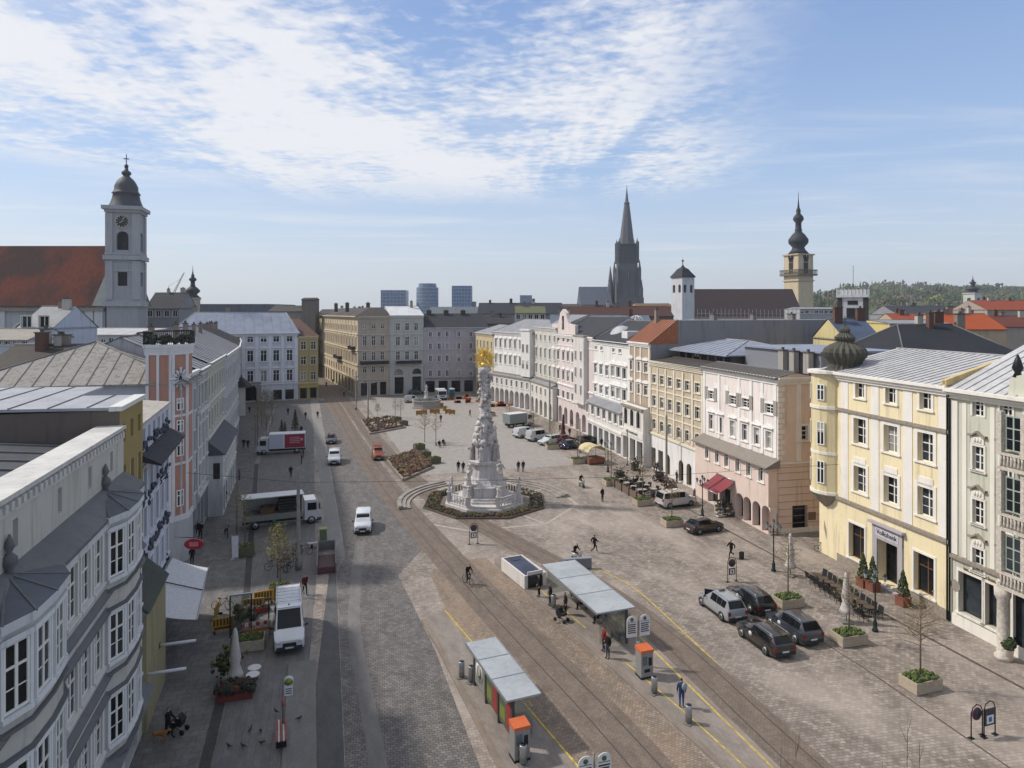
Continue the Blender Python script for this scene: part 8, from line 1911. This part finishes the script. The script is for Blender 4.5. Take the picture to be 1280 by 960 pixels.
def pose(kind, coat=0):
    J = dict(pel=((0, 0, .94), (.15, .11)), spi=((0, 0, 1.16), (.14, .105)), che=((0, 0, 1.36), (.165, .115)), nec=((0, -.01, 1.49), .055), hd0=((0, -.025, 1.56), (.07, .075)), hd1=((0, -.035, 1.635), (.082, .095)), hd2=((0, -.02, 1.71), (.062, .07)))
    def leg(s, kn, an):
        x = .095 if s == 'L' else -.095
        J['hi'+s] = ((x, 0, .88), .098); J['kn'+s] = ((x, kn[0], kn[1]), .062); J['an'+s] = ((x, an[0], an[1]), .044); J['to'+s] = ((x*1.15, an[0]-.17, max(.035, an[1]-.05)), .038)
    def arm(s, el, wr):
        x = 1 if s == 'L' else -1
        J['sh'+s] = ((x*.185, .01, 1.4), .068); J['el'+s] = ((x*el[0], el[1], el[2]), .05); J['wr'+s] = ((x*wr[0], wr[1], wr[2]), .034)
    if kind == 'stand': leg('L', (-.01, .49), (0.02, .08)); leg('R', (-.03, .49), (-.02, .08)); arm('L', (.24, .03, 1.13), (.25, -.06, .89)); arm('R', (.24, .03, 1.13), (.24, -.08, .9))
    if kind == 'walk': leg('L', (-.18, .5), (-.26, .09)); leg('R', (.05, .49), (.32, .17)); arm('L', (.25, .15, 1.14), (.25, .14, .9)); arm('R', (.25, -.08, 1.14), (.22, -.26, .95))
    if kind == 'stride': leg('L', (-.3, .54), (-.34, .11)); leg('R', (.1, .48), (.46, .3)); arm('L', (.27, .2, 1.16), (.26, .1, .95)); arm('R', (.27, -.16, 1.15), (.2, -.36, 1.1)); 
    if kind == 'push': leg('L', (-.14, .5), (-.2, .09)); leg('R', (.05, .49), (.24, .13)); arm('L', (.24, -.08, 1.14), (.2, -.36, 1.05)); arm('R', (.24, -.08, 1.14), (.2, -.36, 1.05))
    if kind in ('sit', 'ride'):
        dz = -.45 if kind == 'sit' else 0
        if kind == 'sit': leg('L', (-.42, .93), (-.43, .53)); leg('R', (-.42, .93), (-.4, .53)); arm('L', (.24, -.05, 1.14), (.16, -.3, 1.02)); arm('R', (.24, -.05, 1.14), (.14, -.28, 1.03))
        else: leg('L', (-.36, .75), (-.1, .36)); leg('R', (-.28, .55), (-.05, .12)); arm('L', (.26, -.2, 1.18), (.24, -.5, 1.06)); arm('R', (.26, -.2, 1.18), (.24, -.5, 1.06))
        if kind == 'ride':
            for k, dy in (('spi', -.08), ('che', -.2), ('nec', -.28), ('hd0', -.32), ('hd1', -.35), ('hd2', -.35), ('shL', -.18), ('shR', -.18)): p, r = J[k]; J[k] = ((p[0], p[1]+dy, p[2]), r)
        for k in list(J):
            p, r = J[k]; J[k] = ((p[0], p[1], p[2]+dz), r)
    if coat:
        for k, e in (('pel', 1.18), ('spi', 1.15), ('che', 1.1), ('shL', 1.2), ('shR', 1.2), ('elL', 1.25), ('elR', 1.25), ('hiL', 1.12), ('hiR', 1.12)):
            p, r = J[k]; J[k] = (p, tuple(x*e for x in r) if hasattr(r, '__len__') else r*e)
    return J
HAIRS = ['231c17', '3a2a1d', '57422d', '1a1817', '6d5a44']
def person(label, u, v, kind='walk', face=0, top='22232a', leg_='24262e', coat=1, hair=None, scale=1.0, z=0, xy=None, group=None):
    key = (kind, coat)
    if key not in PEOPLE: PEOPLE[key] = body_mesh(key, pose(kind, coat))
    x, y = xy or P(u, v, z); o = link('person', PEOPLE[key], None, (x, y, z), face); o.scale = (scale,)*3
    cl = [SKIN, simple('jacket_'+top, top, .85, var=.2, k=.65, spec=.2), simple('trousers_'+leg_, leg_, .85, var=.2, k=.65, spec=.2), simple('shoes', '1c1a19', .6), simple('hair_'+(hair or HAIRS[0]), hair or R.choice(HAIRS), .8)]
    for i, mt in enumerate(cl): o.material_slots[i].link = 'OBJECT'; o.material_slots[i].material = mt
    return tag(o, label, 'person', group)
rt, lf, aw, tw = pi/2, -pi/2, pi, 0.0
PP = [
 ('man in maroon jacket walking right of the white ladder van', 381, 743, 'walk', .3, '5a2a30', '2a2c34'),
 ('person in black walking ahead of the couple by the salmon tower', 250.5, 673, 'walk', .2, '1d1e24', '22242a'),
 ('second person of the dark pair below the salmon tower', 247, 672, 'walk', .2, '26262c', '1d1e24'),
 ('person in pale jacket walking toward the viewer by the bare street tree', 282.7, 672, 'stride', .2, '8e8c90', '25262d'),
 ('dark figure alone in the middle of the shaded left pavement', 281, 630, 'walk', aw, '1b1c22', '202127'),
 ('person carrying a large dark load on the left pavement', 290, 604, 'walk', .4, '202127', '3a3c44'),
 ('person in grey standing by the pavement edge on the left', 299, 600, 'stand', 1.2, '6f6f76', '4a4b52'),
 ('dark figure hugging the shop fronts on the left', 272, 608, 'stand', rt, '24242a', '2a2a30'),
 ('dark figure near the far left shop pillar', 291, 559, 'walk', 0, '1d1e24', '22242a'),
 ('left one of two people walking side by side on the far left pavement', 304.5, 561, 'walk', 0, '1f2027', '24252b'),
 ('right one of two people walking side by side on the far left pavement', 309.8, 561, 'walk', 0, '24242b', '1d1e24'),
 ('tiny dark figure before the palace portal', 312, 517, 'walk', aw, '222228', '24242a'),
 ('person in dark clothes crossing before the palace shop windows', 360, 519, 'walk', aw, '1f2026', '26262c'),
 ('person on the pale far sidewalk left of the tram tracks', 397, 523, 'walk', .1, '3f3f46', '2a2a30'),
 ('short dark figure on the sidewalk far left of the tracks', 382, 524, 'stand', 0, '1f2026', '1f2026'),
 ('person standing right of the red and white lorry conifers', 376.5, 543, 'stand', 0, '1e1f25', '222329'),
 ('person in green jacket at the back of the red and white lorry', 379, 572, 'stand', lf, '2f5a4a', '2a2c34'),
 ('person near the rear bumper of the red and white lorry', 377, 580, 'stand', lf, '4a4c52', '33343a'),
 ('dark figure walking alone on the slab pavement between the two lorries', 363.5, 597, 'walk', aw, '18191e', '1f2026'),
 ('customer in green standing at the market truck counter', 343, 668, 'stand', aw, '2f6a5a', '33343a'),
 ('vendor standing inside the market truck', 336, 655, 'stand', 0, '35363b', '2a2a30'),
 ('dark figure beside the white awning edge', 240, 706, 'stand', 0, '1e1f25', '222329'),
 ('running man in black right of the tram stop', 743, 691, 'stride', rt+.2, '1b1b20', '1b1b20'),
 ('man in black pulling a wheeled suitcase toward the left', 914, 698, 'stride', lf+.2, '191a1f', '1d1e24'),
 ('pedestrian in dark jacket between column and cafe planters', 753, 627, 'stand', .3, '22262a', '2b2d35'),
 ('man with blue jacket and backpack waiting at the platform edge', 852, 884, 'stand', aw-.4, '3c5478', '3f5f95'),
 ('woman with red coat behind the dark waiting man at the shelter end', 755, 814, 'stand', lf, '9a2f38', '2a2c34'),
 ('man in dark jacket and jeans waiting at the shelter end', 760, 823, 'stand', lf+.3, '25201f', '3d4c66'),
 ('tall dark figure leaning at the kiosk door', 674, 746, 'stand', lf, '1c1c22', '1f2026'),
 ('dark figure at the far post of the long shelter', 688, 757, 'stand', lf, '1f1f25', '222329'),
 ('passenger standing inside the long shelter beside the stroller', 707, 768, 'stand', lf, '2a2a30', '222329'),
 ('left one of the pair behind the column on the steps', 573, 590, 'stand', aw, '222228', '24242a'),
 ('right one of the pair behind the column on the left steps', 579, 591, 'stand', aw, '1e1f25', '2a2a30'),
 ('left one of the pair on the steps right of the column', 648, 590, 'stand', aw, '26262c', '222228'),
 ('smaller right one of the pair on the steps right of the column', 654, 590, 'stand', aw, '32323a', '222228'),
 ('dark figure alone on the upper square left of the column top', 587.5, 521, 'walk', .5, '18191e', '1d1e24'),
 ('tiny figure at the orange barriers by the fountain', 551, 528, 'stand', 0, '222228', '24242a'),
 ('person at the mouth of the side street near the light mast', 445, 506, 'walk', aw, '2a2a30', '222228'),
 ('person walking close to the tan building shop fronts', 430, 497, 'walk', aw, '33323a', '24242a'),
 ('distant figure deep in the side street', 408, 484, 'walk', aw, '2a2a30', '222228'),
 ('another distant figure in the side street near the palace', 416, 480, 'walk', 0, '4a3f3f', '222228'),
 ('person in dark coat by the far arcade of the white house', 690, 516, 'stand', 0, '2a2a30', '222228'),
 ('shopper beside the clothes racks of the white stucco house', 752, 560, 'stand', aw, '35343c', '24242a'),
 ('woman walking a pram along the dark near left pavement', 210, 923, 'push', rt-.4, '1d1e26', '22242a'),
 ('figure in orange standing by the orange market boxes', 583, 505, 'stand', 0, 'a5562f', '33343a'),
 ('woman in beige walking past the red awning', 868, 628, 'walk', .4, '8f8474', '3a3c44'),
 ('man in grey looking into the arched beige house', 846, 604, 'stand', rt, '4a4c52', '2a2c34'),
 ('couple member in blue by the blue grey shop front', 822, 592, 'walk', .3, '3a4a68', '2a2c34'),
 ('couple member in cream by the blue grey shop front', 819, 591, 'walk', .3, 'a59c8c', '33343a'),
 ('person in dark coat walking under the far mast', 700, 541, 'walk', .4, '222228', '2a2a30'),
 ('person with red top near the dark red parasol', 712, 546, 'stand', 0, '7d2f36', '2a2a30'),
 ('waiter in white among the inner cafe tables', 800, 594, 'stand', lf, 'b9b5ae', '1d1d22'),
 ('cafe guest standing between terrace tables', 792, 612, 'stand', lf, '3a2f33', '24242a'),
]
for q in PP: person(q[0], q[1], q[2], q[3], q[4], q[5], q[6], z=.15 if q[1] in (674, 688, 707, 852, 755, 760) else (.11 if 0 else 0), scale=R.uniform(.96, 1.04))
x, y = P(585, 731); person('cyclist in black riding across the tram tracks', 0, 0, 'ride', .35, '1b1b20', '22242a', xy=(x, y+.25), z=.06)
def seated(label, x, y, z, rz, top, leg_): return person(label, 0, 0, 'sit', rz, top, leg_, xy=(x, y), z=z)
seated('waiting passenger seated nearest the stroller in the long shelter', 20.0, 49.0, .12, -pi/2, '2a262c', '24242a'); seated('waiting passenger seated in the middle of the long shelter', 20.3, 46.4, .12, -pi/2, '2e2a2a', '33343a'); seated('pale-clothed passenger seated at the near end of the long shelter', 20.6, 44.0, .12, -pi/2, '9a958f', '5a5650')
x, y = P(721, 703); t = thing('scooter', 'dark parked scooter behind the low metal screen', 'scooter', (x, y, 0), .3)
def scooter(t):
    for yy in (-.55, .5): m = MB(); m.tube([(-.06, yy, .24), (.06, yy, .24)], .24, 14); m.build('wheel', [BLACK], t)
    m = MB(); m.ball((0, .4, .62), (.2, .45, .25), 10, 6); m.box(-.17, -.35, .28, .17, .3, .36); m.ext([(-.4, .3), (-.34, .3), (-.42, .95), (-.5, .95)], -.2, .2); m.build('body', [paint('b9b9b5')], t); m = MB(); m.tube([(-.3, -.42, 1.02), (0, -.5, 1.0), (.3, -.42, 1.02)], .02, 5); m.build('handlebar', [DARKM], t); m = MB(); m.ball((0, .42, .84), (.16, .36, .07), 8, 5); m.build('saddle', [BLACK], t)
scooter(t); person('person in black sitting on the scooter behind the low screen', 0, 0, 'ride', .3, '1d1d22', '22242a', xy=(x-.05, y+.4), z=.02)
x, y = P(727, 609); t = thing('scooter', 'pale scooter being ridden right of the column', 'scooter', (x, y, 0), .1); scooter(t); person('rider in black on the pale scooter right of the column', 0, 0, 'ride', .1, '1d1d22', '1f2026', xy=(x, y+.4), z=.02)
for u, v, l in ((549, 559, 'seated person on the bench by the bare trees'), (554, 557, 'second seated person on the bench by the bare trees')): x, y = P(u, v); seated(l, x, y, 0, .2, '222228', '24242a')
x, y = P(551, 557); t = thing('bench', 'dark bench under the bare trees near the parterre bed', 'bench', (x, y+.3, 0), .1); m = MB(); m.box(-1, -.2, .4, 1, .25, .45); m.build('seat', [simple('bench_slats', '5c4433', .6)], t)
for q in (-.8, .8): m = MB(); m.box(q-.05, -.2, 0, q+.05, .2, .4); m.build('leg', [DARKM], t)
def stroller(label, x, y, z, rz, col):
    t = thing('stroller', label, 'stroller', (x, y, z), rz); m = MB(); m.ext([(-.35, .5), (.3, .4), (.4, .75), (.1, 1.0), (-.05, .7), (-.35, .65)], -.22, .22); m.build('seat', [simple('stroller_'+col, col, .8)], t); m = MB()
    for s in (-.24, .24): m.tube([(s, -.4, .15), (s, .45, 1.05)], .02, 5); m.tube([(s, .4, .15), (s, -.2, .6)], .02, 5)
    m.tube([(-.24, .45, 1.05), (.24, .45, 1.05)], .02, 5); m.build('frame', [DARKM], t)
    for s in (-.26, .26):
        for yy in (-.4, .4): m = MB(); m.tube([(s-.03, yy, .14), (s+.03, yy, .14)], .14, 12); m.build('wheel', [BLACK], t)
x, y = P(705, 776, .15); stroller('dark stroller parked in front of the long shelter', x-.2, y, .15, .6, '1f1f24'); x, y = P(222, 915); stroller('black pram pushed by the woman on the left pavement', x, y, 0, rt-.4+pi, '1b1b20')
x, y = P(927, 699); t = thing('suitcase', 'black wheeled suitcase pulled behind the striding man', 'suitcase', (x, y, 0), .3); m = MB(); m.box(-.2, -.13, .08, .2, .13, .68); m.build('shell', [BLACK], t); m = MB(); m.tube([(-.12, .1, .68), (-.35, .1, 1.0)], .012, 5); m.build('handle', [STEEL], t); m = MB(); m.box(-.18, -.1, 0, -.12, .1, .08); m.box(.12, -.1, 0, .18, .1, .08); m.build('wheel', [BLACK], t)
x, y = P(852, 884, .15); o = link('backpack', None); MBk = MB(); MBk.ball((0, 0, 0), (.17, .12, .24), 10, 7); COL.objects.unlink(o); bpy.data.objects.remove(o); bx = MBk.build('backpack', [simple('backpack_grey', '8a8f9c', .7)], None, (x+.06, y-.22, 1.45)); tag(bx, 'grey backpack worn by the man in blue at the platform edge', 'backpack')
x, y = P(199.5, 928); t = thing('dog', 'tan dog walking beside the woman with the pram', 'dog', (x, y, 0), rt-.3)
def quad_body():
    names = dict(pel=((0, .28, .5), .11), mid=((0, .0, .5), .12), che=((0, -.25, .5), .14), nec=((0, -.4, .62), .08), hd=((0, -.5, .7), .075), mz=((0, -.64, .66), .035), t1=((0, .42, .55), .03), t2=((0, .55, .68), .018))
    E_ = [('pel', 'mid'), ('mid', 'che'), ('che', 'nec'), ('nec', 'hd'), ('hd', 'mz'), ('pel', 't1'), ('t1', 't2')]
    for s, x in (('L', .09), ('R', -.09)):
        names.update({'f1'+s: ((x, -.27, .36), .05), 'f2'+s: ((x, -.26, .18), .032), 'f3'+s: ((x, -.29, .03), .03), 'h1'+s: ((x, .24, .38), .06), 'h2'+s: ((x, .2, .3), .045), 'h3'+s: ((x, .36, .17), .028), 'h4'+s: ((x, .3, .03), .03)})
        E_ += [('che', 'f1'+s), ('f1'+s, 'f2'+s), ('f2'+s, 'f3'+s), ('pel', 'h1'+s), ('h1'+s, 'h2'+s), ('h2'+s, 'h3'+s), ('h3'+s, 'h4'+s)]
    nm = list(names); ix = {n: i for i, n in enumerate(nm)}; me = bpy.data.meshes.new('bones'); me.from_pydata([names[n][0] for n in nm], [(ix[a], ix[b_]) for a, b_ in E_], []); o = bpy.data.objects.new('bones', me); COL.objects.link(o); mod = o.modifiers.new('s', 'SKIN'); mod.use_smooth_shade = True
    for n in nm: me.skin_vertices[0].data[ix[n]].radius = (names[n][1],)*2; me.skin_vertices[0].data[ix[n]].use_root = n == 'pel'
    sb = o.modifiers.new('u', 'SUBSURF'); sb.levels = 1; dg = bpy.context.evaluated_depsgraph_get(); em = bpy.data.meshes.new_from_object(o.evaluated_get(dg)); bpy.data.objects.remove(o); return em
em = quad_body(); em.materials.clear(); em.materials.append(simple('dog_tan', '9a6a3c', .85)); link('body', em, t); m = MB()
for s in (-.05, .05): m.lathe([(.035, 0), (.03, .05), (.005, .1)], 6, 0, (s, -.47, .75))
m.build('ear', [simple('dog_ear', '5f4026', .85)], t)
# pigeons
pg = MB(); pg.ball((0, 0, .14), (.06, .13, .07), 8, 6); pg.ball((0, -.12, .23), .04, 7, 5); pg.tube([(0, -.1, .17), (0, -.12, .23)], .03, 5); pg.tube([(0, -.15, .225), (0, -.185, .22)], [.01, .003], 4, 1); pg.ext([(.1, .13), (.24, .1), (.1, .17)], -.03, .03, 1)
for s in (-.03, .03): pg.tube([(s, 0, .09), (s, 0, 0)], .008, 4, 1)
pm_ = pg.mesh('pigeon', [simple('pigeon_grey', '35363c', .7), simple('pigeon_dark', '212226', .7)])
for i, (u, v) in enumerate(((313, 914), (326, 916), (286, 935), (304, 935), (327, 931), (374, 903), (345, 894))):
    x, y = P(u, v); o = link('pigeon', pm_, None, (x, y, .01 if u < 340 else .115), R.random()*6); tag(o, 'dark pigeon on the paving of the near left pavement', 'pigeon', 'pigeons on the left pavement')
